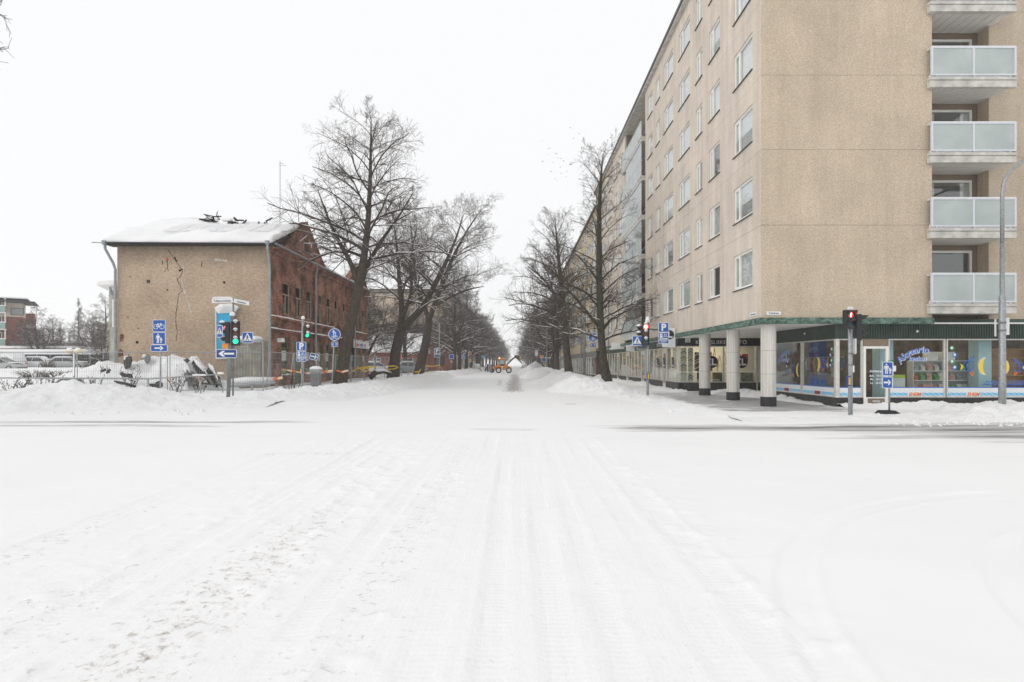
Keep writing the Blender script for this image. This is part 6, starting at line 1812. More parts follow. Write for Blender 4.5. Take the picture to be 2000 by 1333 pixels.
def board(parent, cx, cz, w, h, y=-.06, rotz=0.0, mat='blue', edge=.022, name='sign_board', back='galv', tilt=0.0, r=None):
    """white-rimmed sign plate standing in x,z, facing -Y; children use plate-local coordinates"""
    b = MB()
    if r: b.disc(0, 0, r, 0, .012, 32)
    else: b.prism([(-w/2+.03, -h/2), (w/2-.03, -h/2), (w/2, -h/2+.03), (w/2, h/2-.03), (w/2-.03, h/2), (-w/2+.03, h/2), (-w/2, h/2-.03), (-w/2, -h/2+.03)], 0, .012)
    o = put(name, b.mesh(name, M['sign_white']), parent, (cx, y, cz), (0, tilt, rotz))
    f = MB()
    if r: f.disc(0, 0, r-edge, -.006, -.001, 32)
    else: f.box(-w/2+edge, w/2-edge, -.006, -.001, -h/2+edge, h/2-edge)
    put('face', f.mesh('face', M[mat]), o)
    return o
def sym(boardo, mb, mat='sign_white', name='symbol'): return put(name, mb.mesh(name, M[mat]), boardo)
def pole(parent, h, r=.03, mat='galv', lean=0.0, z0=-.3, name='pole', n=10, cap=None):
    o = put(name, MB().path([(0, 0, z0), (lean*h, 0, h)], r, n).mesh(name, M[mat], True), parent)
    if cap: put('snow_cap', MB().path([(lean*h, 0, h), (lean*h, 0, h+cap*.6), (lean*h, 0, h+cap)], [r*1.25, r*1.5, r*.6], 10).mesh('snow_cap', M['snow'], True), parent)
    return o
def clamp(parent, z, r=.045, x=0.0): put('clamp', MB().tube((x, 0, z-.03), (x, 0, z+.03), r, None, 10).tube((x, 0, z), (x, -.07, z), .014, None, 6).mesh('clamp', M['galv_dark']), parent)

LENS = {}
def lens_mat(kind):
    if kind not in LENS:
        LENS[kind] = {'red_on': lambda: emit('lit_red', (1.0, .06, .03), 5.0), 'green_on': lambda: emit('lit_green', (.02, .70, .42), 1.0), 'red_core': lambda: emit('lit_red_core', (1.0, .45, .38), 5.0),
                      'red': lambda: plain('dull_red_lens', (.10, .02, .015), .25), 'amber': lambda: plain('dull_amber_lens', (.16, .05, .02), .25), 'green': lambda: plain('dull_green_lens', (.02, .07, .08), .25), 'amber_on': lambda: emit('lit_amber', (1.0, .5, .08), 4.0)}[kind]()
    return LENS[kind]
def signal_head(parent, cx, z0, lenses, rotz, y=0.0, snow=False, s=1.0):
    """vertical signal head whose lowest edge is z0; lenses listed from the top"""
    n = len(lenses); H = .30*n*s; w = .15*s
    o = put('signal_head', MB().bbox(-w, w, -.09, .09, 0, H, .02).mesh('signal_head', M['black']), parent, (cx, y, z0), (0, 0, rotz))
    bp = None
    for i, k in enumerate(lenses):
        cz = H-.15*s-.30*s*i
        put('lens', MB().disc(0, cz, .098*s, -.105, -.0905, 20).mesh('lens', lens_mat(k)), o)
        hood = MB(); m = 12
        vs, fs = [], []
        for q in range(m+1):
            t = R(-15)+R(210)*q/m
            c, sn = math.cos(t), math.sin(t)
            ln = .26*s*(.45+.55*max(0, sn))
            vs += [(.125*s*c, -.088, cz+.125*s*sn), (.120*s*c, -.09-ln, cz+.120*s*sn), (.115*s*c, -.088, cz+.115*s*sn), (.110*s*c, -.09-ln, cz+.110*s*sn)]
        for q in range(m):
            a, b = 4*q, 4*q+4
            fs += [(a, a+1, b+1, b), (a+2, b+2, b+3, a+3), (a+1, a+3, b+3, b+1)]
        put('hood', hood.add(vs, fs).mesh('hood', M['black']), o)
        if snow: put('snow', MB().path([(0, -.10, cz+.128*s), (0, -.2, cz+.135*s), (0, -.31, cz+.115*s)], [.05, .085, .04], 8).mesh('snow', M['snow'], True), o)
    return o
def ped_box(parent, x, z, s=1.0, y=-.09):
    o = put('push_button', MB().bbox(-.05*s, .05*s, -.05, .05, 0, .26*s, .01).mesh('push_button', M['blue_dark']), parent, (x, y, z))
    put('yellow_panel', MB().box(-.026*s, .026*s, -.056, -.0505, .03*s, .23*s).mesh('yellow_panel', M['yellow']), o)

# --- right crossing: pedestrian red man post before the aquarium shop
p = atz(1661, 17.8, .05)
t = thing('traffic_light', 'pedestrian light with red man before the aquarium shop', 'traffic light', p)
pole(t, 3.30, .065, 'galv', -.002)
put('top_cap', MB().tube((-.006, 0, 3.30), (-.006, 0, 3.42), .085, None, 12).mesh('top_cap', M['white']), t)
h = signal_head(t, -.14, 2.72, ['red', 'green'], R(8), -.13, s=.98)
lm = MB(); walker_sym(lm, 0, .44, .17, -.112, -.1055); put('red_man', lm.mesh('red_man', lens_mat('red_core')), h)
put('red_glow_lens', MB().disc(0, .441, .10, -.1053, -.1051, 20).mesh('red_glow_lens', emit('deep_red', (.8, .01, .008), .8)), h)
signal_head(t, .24, 2.36, ['red', 'amber', 'green'], R(82), .05, s=.92)
put('bracket', MB().tube((-.01, 0, 3.2), (.2, .05, 3.2), .02).tube((-.01, 0, 2.45), (.2, .05, 2.45), .02).mesh('bracket', M['galv']), t)
b = board(t, .115, 2.18, .48, .48, -.02, R(72)); crossing_syms(b, 0, 0, .46)
for z in (1.95, 1.6): clamp(t, z, .075)
ped_box(t, -.11, .95, 1.15)
# --- arrow and walker sign on a rubber foot
p = atz(1737, 18.4, .08)
t = thing('detour_sign', 'small blue footpath sign and arrow on a black rubber foot', 'sign', p)
pole(t, 1.72, .028, 'galv', -.006, 0)
b = board(t, -.07, 1.44, .31, .46, -.03, R(-52)); sym(b, walker_sym(MB(), 0, 0, .34, -.011, -.0065, True))
b = board(t, -.08, 1.00, .30, .38, -.03, R(-52)); sym(b, arrow_sym(MB(), 0, 0, .2, .17, 1, -.011, -.0065))
put('foot', MB().add([(-.42, -.25, -.06), (.36, -.2, -.06), (.36, .2, -.06), (-.42, .2, -.06), (-.30, -.16, .10), (.12, -.12, .10), (.10, .12, .10), (-.30, .12, .10)], [(0,3,2,1),(4,5,6,7),(0,1,5,4),(1,2,6,5),(2,3,7,6),(3,0,4,7)]).mesh('foot', M['rubber']), t)
# --- mid-right light with crossing sign and parking plates
p = atz(1265, 26.2, .05)
t = thing('traffic_light', 'red traffic light with crossing and parking signs at the right corner', 'traffic light', p)
pole(t, 3.55, .06, 'galv')
put('top_cap', MB().path([(0, 0, 3.5), (0, 0, 3.62), (0, 0, 3.80)], [.09, .12, .05], 10).mesh('top_cap', M['snow'], True), t)
hd_ = signal_head(t, -.13, 2.48, ['red_on', 'amber', 'green'], R(-4), -.12, True, 1.12)
put('lit_core', MB().disc(0, .84, .075, -.112, -.1055, 16).mesh('lit_core', lens_mat('red_core')), hd_)
signal_head(t, -.20, 2.50, ['red', 'amber', 'green'], R(-84), .05, True, 1.0)
b = board(t, -.50, 2.68, .46, .46, -.09); crossing_syms(b, 0, 0, .44)
put('arm', MB().tube((0, 0, 2.30), (-.50, -.05, 2.30), .028).tube((-.5, -.05, 2.28), (-.5, -.05, 2.47), .02).tube((0, 0, 3.42), (.52, 0, 3.42), .018).tube((.52, .0, 2.5), (.52, .0, 3.5), .02).mesh('arm', M['galv']), t)
def parking_set(t, cx, z, w):
    b = board(t, cx, z, w, w*.94, -.05); put('lettering', text_mesh('P', w*.92, M['sign_white'], .004, w*.035), b, (0, -.009, -w*.30))
    b = board(t, cx, z-w*.80, w, w*.60, -.05)
    s = MB().prism([(-w*.36, -w*.2), (-w*.1, -w*.2), (-w*.13, w*.2), (-w*.36, w*.2)], -.010, -.0065); sym(b, s, 'sign_white', 'disc_symbol')
    sym(b, MB().box(-w*.29, -w*.18, -.0125, -.0102, w*.02, w*.10), 'blue', 'slot')
    put('lettering', text_mesh('8-18\n(8-16)', w*.16, M['sign_white'], .004, .002), b, (w*.18, -.009, w*.04))
    b = board(t, cx, z-w*1.35, w, w*.46, -.05); put('lettering', text_mesh('LIPPUAUTO-\nMAATTI', w*.15, M['sign_white'], .004, .002), b, (0, -.009, w*.04))
parking_set(t, .72, 3.30, .475)
ped_box(t, 0, .90, 1.25, -.10)
# --- left corner: cluster of signals
p = atz(444.5, 23.8, .05)
t = thing('traffic_light', 'leaning signal post with left arrow board and snow-capped lights', 'traffic light', p)
LE = .055
pole(t, 3.62, .078, 'galv_dark', LE, cap=.18)
X = lambda z: LE*z
signal_head(t, X(3)+.20, 2.40, ['red', 'amber', 'green_on'], R(24), -.06, True, 1.12)
signal_head(t, X(3)-.16, 2.48, ['red_on', 'amber', 'amber'], R(-64), -.02, True, 1.0)
b = board(t, X(3)-.36, 2.97, .32, .50, -.26, R(-22)); crossing_syms(b, 0, 0, .36)
b = board(t, X(3)+.70, 2.72, .46, .46, -.06); crossing_syms(b, 0, 0, .44)
put('arm', MB().tube((X(2.4), 0, 2.38), (X(3)+.70, -.04, 2.36), .022).tube((X(3)+.70, -.04, 2.34), (X(3)+.70, -.04, 2.52), .03).tube((X(2.5), 0, 2.52), (X(3)-.36, -.2, 2.58), .02).tube((X(3)-.36, -.22, 2.55), (X(3)-.36, -.22, 2.72), .025).mesh('arm', M['galv']), t)
b = board(t, X(2)-.10, 2.05, .86, .36, -.12, mat='blue_dark'); sym(b, arrow_sym(MB(), 0, 0, .66, .24, -1, -.011, -.0065))
put('orange_plate', MB().box(-.12, .12, -.01, .0, 0, .22).mesh('orange_plate', M['orange']), t, (X(2.3)-.18, -.10, 2.26))
for z in (1.62, 2.36): clamp(t, z, .09, X(z))
# street name board above it
p = atz(455, 24.2, .1)
t = thing('street_name_sign', 'street name boards on a post behind the left signal cluster', 'sign', p)
pole(t, 4.35, .035, 'galv_dark', .004)
b = put('name_board', MB().box(-.88, 0, -.012, .012, 0, .19).mesh('name_board', M['sign_white']), t, (.02, -.05, 4.18), (0, R(-1.5), 0))
put('lettering', text_mesh('Tullipuominkatu', .115, M['black_film'], .003, .002), b, (-.44, -.014, .045))
b = put('name_board', MB().box(0, .62, -.012, .012, 0, .17).mesh('name_board', M['sign_white']), t, (.04, -.05, 4.18), (0, R(8), R(40)))
put('lettering', text_mesh('Valtakatu', .10, M['black_film'], .003, .002), b, (.31, -.014, .04))
put('snow', MB().bbox(-.86, -.05, -.03, .03, 0, .05, .02).mesh('snow', M['snow']), t, (.02, -.05, 4.371))
# blue bollard lamp thing on fence
# --- left: bicycle, pedestrian and arrow signs
p = atz(313.5, 27.0, .3)
t = thing('cycle_path_sign', 'stacked blue cycle, walker and right arrow signs on one post', 'sign', p)
pole(t, 2.62, .04, 'galv')
Z = lambda py: CAM_H+(VY-py)*27/F_PX-.3
b = board(t, -.03, Z(637), .60, .58, -.06); sym(b, bike_sym(MB(), 0, -.02, .50, -.012, -.0065))
b = board(t, -.03, Z(661.5), .60, .58, -.06); sym(b, walker_sym(MB(), 0, 0, .46, -.012, -.0065, True))
b = board(t, -.03, Z(680.5), .80, .33, -.06); sym(b, arrow_sym(MB(), 0, 0, .42, .2, 1, -.012, -.0065))
# --- left street: light with parking plates
p = atz(590, 28.0, .25)
t = thing('traffic_light', 'single green traffic light with parking plates beside the fence', 'traffic light', p)
pole(t, 3.62, .062, 'galv', .012, cap=.16)
signal_head(t, .22, 2.68, ['red', 'green_on'], R(40), -.02, True, 1.0)
parking_set(t, -.02, 2.28, .475)
put('post_box', MB().bbox(-.05, .05, -.14, -.06, .92, 1.22, .01).mesh('post_box', M['blue']), t)
put('yellow_panel', MB().box(-.028, .028, -.146, -.1405, .95, 1.19).mesh('yellow_panel', M['yellow']), t)
# --- leaning blue arrow plate hung on the fence
p = at(613, 697, 29.5)
t = thing('arrow_sign', 'tilted dark blue arrow plate hung on the site fence', 'sign', p)
b = board(t, 0, 0, .40, .34, 0, R(18), 'blue_dark', .03, tilt=R(14)); sym(b, arrow_sym(MB(), 0, 0, .30, .2, 1, -.012, -.0065))
# --- round path sign
def path_sign(px, Y, z0, htop, r, label, lean=0.0, px0=None):
    p = atz(px0 or px, Y, z0)
    t = thing('path_sign', label, 'sign', p)
    dx = (px-(px0 or px))*Y/F_PX
    put('pole', MB().path([(0, 0, -.3), (dx, 0, htop-.05)], .035, 10).mesh('pole', M['galv'], True), t)
    b = board(t, dx, htop-r, 1, 1, -.05, r=r, edge=.03)
    m = MB(); walker_sym(m, -.02, r*.36, r*.85, -.012, -.0065, True); bike_sym(m, 0, -r*.42, r*1.15, -.0125, -.0065); sym(b, m)
    b = board(t, dx, htop-2*r-.20, r*1.12, r*.80, -.05)
    m = MB(); arrow_v(m, -r*.26, 0, r*.44, r*.30, -1, -.012, -.0065); arrow_v(m, r*.26, 0, r*.44, r*.30, 1, -.012, -.0065); sym(b, m)
    return t
path_sign(654, 32.0, .3, 3.36, .345, 'round blue shared path sign leaning before the big tree', px0=647)
# --- lamp post with round path sign on the right
p = atz(1142, 55.0, .2)
t = thing('lamp_post', 'grey lamp post with round blue path sign on the right pavement', 'lamp post', p)
pole(t, 8.2, .12, 'lamp_green' if 'lamp_green' in M else 'galv_dark', 0, n=12)
put('arm', MB().path([(0, 0, 8.0), (-.6, 0, 8.5), (-1.8, 0, 8.6)], [.05, .045, .04], 8).bbox(-2.5, -1.7, -.12, .12, 8.5, 8.65, .04).mesh('arm', M['galv_dark']), t)
b = board(t, .80, 4.0, 1, 1, -.10, r=.46, edge=.04)
m = MB(); walker_sym(m, -.02, .16, .40, -.012, -.0065, True); bike_sym(m, 0, -.2, .5, -.0125, -.0065); sym(b, m)
b = board(t, .80, 3.25, .56, .40, -.10); m = MB(); arrow_v(m, -.13, 0, .2, .14, -1, -.012, -.0065); arrow_v(m, .13, 0, .2, .14, 1, -.012, -.0065); sym(b, m)
put('bracket', MB().tube((0, 0, 4.0), (.8, -.05, 4.0), .03).tube((0, 0, 3.25), (.8, -.05, 3.25), .03).mesh('bracket', M['galv_dark']), t)
put('mirror', MB().disc(.28, 2.8, .26, -.2, -.1, 16).mesh('mirror', M['alu']), t)
# pendant post lamp
p = atz(1189, 41.0, .1)
t = thing('lamp_post', 'thin post with a bell-shaped lamp before the beige block', 'lamp post', p)
pole(t, 6.3, .035, 'galv_dark')
put('bell_lamp', MB().path([(0, 0, 6.1), (0, 0, 6.25), (0, 0, 6.45), (0, 0, 6.7), (0, 0, 6.95)], [.34, .30, .16, .07, .02], 12).mesh('bell_lamp', plain('brown_lamp', (.10, .05, .03), .6)), t)
# tall lamp post on the right edge
p = atz(1957.5, 19.9, .1)
t = thing('lamp_post', 'tall grey lamp post with curved arm before the balconies', 'lamp post', p)
put('pole', MB().path([(0, 0, -.3), (0, 0, 1.0), (0, 0, 1.02), (0, 0, 3.95), (0, 0, 3.97), (0, 0, 5.8)], [.115, .11, .105, .10, .075, .07], 14).mesh('pole', M['galv'], True), t)
put('arm', MB().path([(0, 0, 5.8), (0, 0, 7.5), (.05, 0, 7.9), (.25, 0, 8.3), (.8, 0, 8.75), (2.2, 0, 9.3)], [.062, .06, .058, .056, .052, .05], 12).bbox(2.0, 2.9, -.16, .16, 9.28, 9.45, .05).mesh('arm', M['galv'], True), t)
put('back_panel', MB().box(-.14, -.10, .12, .16, 2.55, 3.15).box(.12, .34, .1, .16, 2.6, 3.2).mesh('back_panel', M['curtain']), t)
for z in (2.75, 3.02): clamp(t, z, .12)

# ================================================================== site fence
def fence_panel(a, b, z0, h, label, lean=0.0, group='wire mesh site fence panels'):
    a, b = Vector(a), Vector(b)
    d = b-a; L = math.hypot(d.x, d.y); rz = math.atan2(d.y, d.x)
    t = thing('site_fence', label, 'fence', (a.x, a.y, z0), rz, group)
    r = .021
    put('frame', MB().path([(0, lean, -.35), (0, 0, h)], r, 8).path([(L, lean, -.35), (L, 0, h)], r, 8).path([(0, 0, h), (L, 0, h)], r, 8).path([(0, lean, .12), (L, lean, .12)], r*.8, 6).mesh('frame', M['galv'], True), t)
    mb = MB(); n = int(L/.11)
    for i in range(1, n): mb.tube((L*i/n, lean*.8, .12), (L*i/n, 0, h), .0045, None, 3, False)
    for q in range(1, 6): mb.tube((0, lean*(1-q/6), .12+(h-.12)*q/6), (L, lean*(1-q/6), .12+(h-.12)*q/6), .0045, None, 3, False)
    put('wire_mesh', mb.mesh('wire_mesh', M['galv']), t)['kind'] = 'stuff'
    return t
FY = 27.6
def fx(px, Y=FY): return (px-VX)*Y/F_PX
for i, (a, b, lab) in enumerate(((-40, 146, 'wire fence panel at the left edge before the car park'), (151, 327, 'wire fence panel beside the stacked blue signs'), (332, 514, 'wire fence panel before the slanting rubble boards'))):
    fence_panel((fx(a), FY, 0), (fx(b), FY, 0), .28, 1.96, lab)
fence_panel((-12.05, 27.75, 0), (-12.15, 30.9, 0), .3, 1.95, 'leaning wire fence panel behind the parking plates', .25)
y = 31.1
labs = ['wire fence panel behind the round path sign', 'wire fence panel behind the big leaning tree', 'wire fence panel just past the big tree', 'wire fence panel with yellow tape before the brick shop board', 'wire fence panel at the far corner of the brick house', 'wire fence panel left of the forked tree', 'wire fence panel behind the forked tree',
        'wire fence panel between the two thick trees', 'wire fence panel before the far thick tree', 'wire fence panel behind the far thick tree', 'wire fence panel near the blue parking sign', 'last wire fence panel at the far end of the site']
for i, lab in enumerate(labs):
    fence_panel((-12.2, y, 0), (-12.2+(.02*i if i > 5 else 0), y+3.45, 0), .34, 1.92, lab); y += 3.58
# pipe railing
t = thing('pipe_railing', 'low grey pipe railing with bent end before the rubble', 'railing', (-22, 25.6, .2))
z1 = 1.06
p1, p2, p3 = (-26, 25.6), (fx(290, 25.6), 25.6), (fx(436, 26.4), 26.4)
MB().path([(p1[0], p1[1], z1), (p2[0], p2[1], z1-.06)], .032, 8).build('top_rail', M['galv'], t, smooth=True)
MB().path([(p2[0]+.02, p2[1], z1-.06), (p3[0], p3[1], z1+.14)], .032, 8).build('top_rail', M['galv'], t, smooth=True)
MB().path([(p2[0], p2[1], .42), (p2[0]-1.2, p2[1], .43)], .022, 6).build('lower_rail', M['galv'], t); MB().path([(p1[0], p1[1], .42), (-21.8, 25.6, .42)], .022, 6).build('lower_rail', M['galv'], t)
MB().path([(p3[0], p3[1], .48), (p3[0]-1.9, p3[1]-.2, .45)], .022, 6).build('lower_rail', M['galv'], t)
for px, Yp, zt in ((80, 25.6, 1.02), (185, 25.6, 1.02), (289, 25.6, .98), (344, 25.9, 1.06), (392, 26.1, 1.12), (435, 26.4, 1.18)):
    MB().path([(fx(px, Yp), Yp, .0), (fx(px, Yp), Yp, zt)], .03, 8).build('post', M['galv'], t, smooth=True)
MB().bbox(fx(375, 26), fx(400, 26), 26.0, 26.14, 1.13, 1.20, .02).build('snow', M['snow'], t); MB().bbox(fx(424, 26.3), fx(435, 26.3), 26.28, 26.45, 1.19, 1.29, .03).build('snow', M['snow'], t)
# yellow-footed fence base under a pillow of snow
p = atz(311, 24.8, .25)
t = thing('barrier_block', 'snow-covered fence foot with yellow ends at the railing corner', 'barrier', p)
put('bar', MB().bbox(-.55, .55, -.1, .1, 0, .10, .03).mesh('bar', M['yellow']), t)
put('yellow_end', MB().path([(-.64, -.1, .05), (-.5, -.1, .06)], [.09, .10], 10).mesh('yellow_end', M['yellow'], True), t); put('yellow_end', MB().path([(.52, -.1, .07), (.62, -.1, .07)], [.07, .07], 10).mesh('yellow_end', M['yellow'], True), t)
put('snow', MB().path([(-.5, 0, .17), (-.3, 0, .21), (.2, 0, .22), (.5, 0, .18)], [.06, .13, .14, .07], 10).mesh('snow', M['snow'], True), t)
# steel trestle lying in the snow behind the fence
t = thing('steel_beam', 'snow-covered steel trestle lying behind the fence corner', 'steel beam', atz(490, 29.0, .45))
a, b_ = at(448, 755, 28.6), at(538, 748, 29.4)
MB().path([a, b_], .07, 6).build('beam', M['galv'], t); MB().path([at(450, 743, 29.6), at(540, 740, 30.0)], .05, 6).build('beam', M['galv'], t)
for px in (492, 540): MB().path([at(px, 752, 28.8), at(px, 764, 28.8)], .06, 6).build('leg', M['galv'], t)
MB().path([at(450, 746, 29.0), at(480, 744, 29.1), at(536, 741, 29.5)], [.14, .2, .1], 8).build('snow', M['snow'], t, smooth=True)
# grey litter bin-like meter with snow cap
p = atz(617, 29.6, .55)
t = thing('litter_bin', 'grey litter bin on a broad leg with snow on top', 'litter bin', p)
put('leg', MB().add([(-.20, -.16, -.3), (.20, -.16, -.1), (.20, .16, -.1), (-.20, .16, -.1), (-.25, -.18, .62), (.25, -.18, .62), (.25, .18, .62), (-.25, .18, .62)], [(0,3,2,1),(4,5,6,7),(0,1,5,4),(1,2,6,5),(2,3,7,6),(3,0,4,7)]).mesh('leg', M['galv_dark']), t)
put('bin_head', MB().path([(0, 0, .60), (0, 0, .72), (0, 0, .84)], [.25, .33, .33], 12).mesh('bin_head', M['galv']), t)
put('snow_cap', MB().path([(0, 0, .84), (0, 0, .92), (0, 0, 1.0)], [.32, .30, .15], 12).mesh('snow_cap', M['snow'], True), t)
# barrier tapes
def tape(pts, Y, label, col, w=.035, name='barrier_tape'):
    mats = {'rw': (plain('tape_red_'+label[:4], (.75, .14, .03), .5), plain('tape_white_'+label[:4], (.8, .6, .4), .5)), 'y': (M['yellow'], M['yellow'])}[col]
    P = [at(px, py, Y if not hasattr(Y, '__len__') else Y[i]) for i, (px, py) in enumerate(pts)]
    segs = []
    for a, b in zip(P[:-1], P[1:]):
        n = max(1, int((b-a).length/.22))
        for i in range(n): segs.append((a.lerp(b, i/n), a.lerp(b, (i+1)/n)))
    t = thing(name, label, 'barrier tape', P[0])
    for q in (0, 1):
        mb = MB()
        for i, (a, b) in enumerate(segs):
            if i % 2 == q:
                tw = w*(1+.3*math.sin(i*1.3))
                mb.add([a+Vector((0, 0, -tw)), b+Vector((0, 0, -tw)), b+Vector((.0, .004, tw)), a+Vector((0, .004, tw)), a+Vector((0, .006, -tw)), b+Vector((0, .006, -tw)), b+Vector((0, .01, tw)), a+Vector((0, .01, tw))], [(0,1,2,3),(4,7,6,5),(0,4,5,1),(3,2,6,7),(0,3,7,4),(1,5,6,2)])
        if mb.n: mb.build(['red_bands', 'white_bands'][q] if col == 'rw' else 'strip', mats[q], t)['kind'] = 'stuff'
tape([(553, 722), (587, 728), (606, 729)], 30.5, 'red and white tape from the fence to the litter bin', 'rw')
tape([(627, 738), (625, 730), (630, 722), (634, 730), (633, 742), (628, 748), (632, 760)], 29.8, 'knotted orange and white tape hanging beside the litter bin', 'rw', .045)
tape([(630, 727), (650, 724)], 31.8, 'short red tape between bin and round sign', 'rw', .04)
tape([(657, 724), (668, 727), (680, 724)], 35.3, 'red and white tape round the big tree trunk', 'rw', .05)
tape([(332, 735), (334, 745), (331, 754)], 27.4, 'orange tape tied to the middle fence post', 'rw', .05)
tape([(388, 737), (391, 742), (389, 755)], 26.0, 'orange and white tape hanging from the pipe railing', 'rw', .07)
tape([(501, 706), (498, 722), (496, 735)], 28.5, 'orange tape strip on the fence before the site cabin', 'rw', .04)
tape([(533, 741), (552, 738)], 28.2, 'orange tape lying in the snow by the leaning panel', 'rw', .05)
yr = random.Random(3)
tape([(681, 731), (690, 724), (700, 720), (712, 717), (724, 718), (733, 717)], 43.0, 'yellow tape tangle along the fence by the brick shop', 'y', .045)
tape([(697, 716), (706, 722), (716, 719), (722, 724), (711, 727), (702, 720)], 42.6, 'knotted bunch of yellow tape on the fence post', 'y', .04)
tape([(757, 716), (770, 715), (778, 718), (770, 721), (758, 722)], 50.2, 'yellow tape wound round the forked tree', 'y', .05)
tape([(743, 734), (745, 742)], 48.0, 'yellow tape end hanging near the fence', 'y', .05)
tape([(810, 727), (817, 727), (822, 722), (817, 730)], 63.0, 'yellow tape bow at the foot of the far thick tree', 'y', .06)
tape([(830, 715), (845, 716), (858, 713), (865, 724)], 74.0, 'yellow tape strung to the last fence panels', 'y', .05)
# snapped branch lying by the fence
t = thing('fallen_branch', 'snow-topped fallen branch arching by the fence', 'branch', at(722, 738, 46))
MB().path([at(722, 738, 46), at(734, 728, 46), at(748, 726, 46.3), at(764, 731, 47), at(775, 729, 47.4)], [.26, .22, .15, .1, .04], 8).build('limb', M['bark'], t, smooth=True)
MB().path([at(724, 733, 46), at(736, 724.5, 46), at(750, 723.5, 46.3), at(764, 728, 47)], [.08, .16, .12, .05], 8).build('snow', M['snow'], t, smooth=True)

# ================================================================== street furniture further away
def far_sign(px, py, Y, w, h, mat, label, base_py=None, plates=(), txt=None, pr=.04, rz=0.0):
    c = at(px, py, Y); z0 = .25
    t = thing('road_sign', label, 'sign', (c.x, c.y, z0))
    pole(t, c.z-z0, pr, 'galv_dark')
    b = board(t, 0, c.z-z0, w, h, -.06, rz, mat, .05)
    if txt: put('lettering', text_mesh(txt, h*.95, M['sign_white'], .006, .012), b, (0, -.012, -h*.32))
    for dz, w2, h2, m2 in plates: board(t, 0, c.z-z0+dz, w2, h2, -.06, rz, m2, .04)
    return t
M['teal_sign'] = plain('teal_sign', (.008, .12, .22), .5, var=.1)
t = far_sign(854, 686, 74, .75, .75, 'teal_sign', 'blue parking sign at the end of the site fence', txt='P', plates=((-.62, .75, .42, 'teal_sign'),))
far_sign(882, 697, 86, .72, .72, 'blue', 'blue dead-end street sign before the snowy tree', plates=((-.75, .25, .3, 'red'),))
far_sign(906, 692, 104, .6, .75, 'blue', 'small blue parking sign beyond the walker', txt='P', plates=((-.65, .6, .35, 'cyan_film'),))
far_sign(918, 690, 112, .65, .55, 'orange', 'orange detour sign on a dark post on the left', plates=((-.75, .5, .5, 'red'), (-1.45, .55, .65, 'yellow')))
far_sign(945, 698, 125, .6, .6, 'cyan_film', 'far blue crossing sign tilted on the left row', rz=R(25))
far_sign(912, 692, 118, .9, .9, 'curtain', 'pale kiosk-like board behind the orange sign')
far_sign(1058, 697, 112, .7, .6, 'orange', 'orange detour sign on the right before the trees')
far_sign(1062, 703, 104, .75, .75, 'blue', 'blue rectangular sign low on the right kerb', plates=((-.7, .25, .25, 'red'),))
far_sign(1048, 689, 130, .7, 1.5, 'curtain', 'tall pale sign board far on the right')
far_sign(1079, 699, 92, .7, .9, 'blue', 'blue sign beside the waiting walkers')
far_sign(1085, 702, 96, .55, .45, 'cyan_film', 'small bright blue sign above the right walker')
far_sign(733, 700, 60, .3, .5, 'blue', 'narrow blue sign near the yard lantern')
far_sign(781, 697, 75, .5, .5, 'red', 'round-looking red and blue sign between the trees')
def lamp_post(px, Y, h, arm, label, lantern=False, r=.09):
    t = thing('lamp_post', label, 'lamp post', atz(px, Y, .2))
    pole(t, h, r, 'lamp')
    if lantern:
        put('lantern', MB().path([(0, 0, h), (0, 0, h+.12), (0, 0, h+.45), (0, 0, h+.6)], [.08, .24, .30, .12], 8).mesh('lantern', M['curtain']), t)
        put('snow', MB().path([(0, 0, h+.56), (0, 0, h+.72)], [.3, .16], 8).mesh('snow', M['snow'], True), t)
    else:
        put('arm', MB().path([(0, 0, h), (arm*.25, 0, h+.5), (arm*.6, 0, h+.75), (arm, 0, h+.8)], [.06, .055, .05, .045], 8).mesh('arm', M['lamp']), t)
        put('lamp_head', MB().bbox(arm-.25, arm+.35, -.14, .14, h+.72, h+.9, .05).mesh('lamp_head', M['lamp']), t)
        put('snow', MB().bbox(arm-.24, arm+.34, -.13, .13, h+.901, h+1.02, .05).mesh('snow', M['snow']), t)
M['lamp'] = plain('lamp_pole_paint', (.30, .31, .27), .6, .2, var=.3, scale=2)
lamp_post(858, 78, 7.0, -1.8, 'lamp post with snowy arm left of the parking sign')
lamp_post(1068, 82, 7.6, 1.6, 'pale lamp post behind the pointed snow heap')
lamp_post(732, 68, 4.0, 0, 'old lantern post in the yard behind the brick house', True, .06)
lamp_post(1135, 66, 9.5, -1.0, 'thin dark utility post before the yellow block', r=.07)
lamp_post(1094, 86, 9.5, -1.0, 'thin dark utility post behind the second right tree', r=.07)
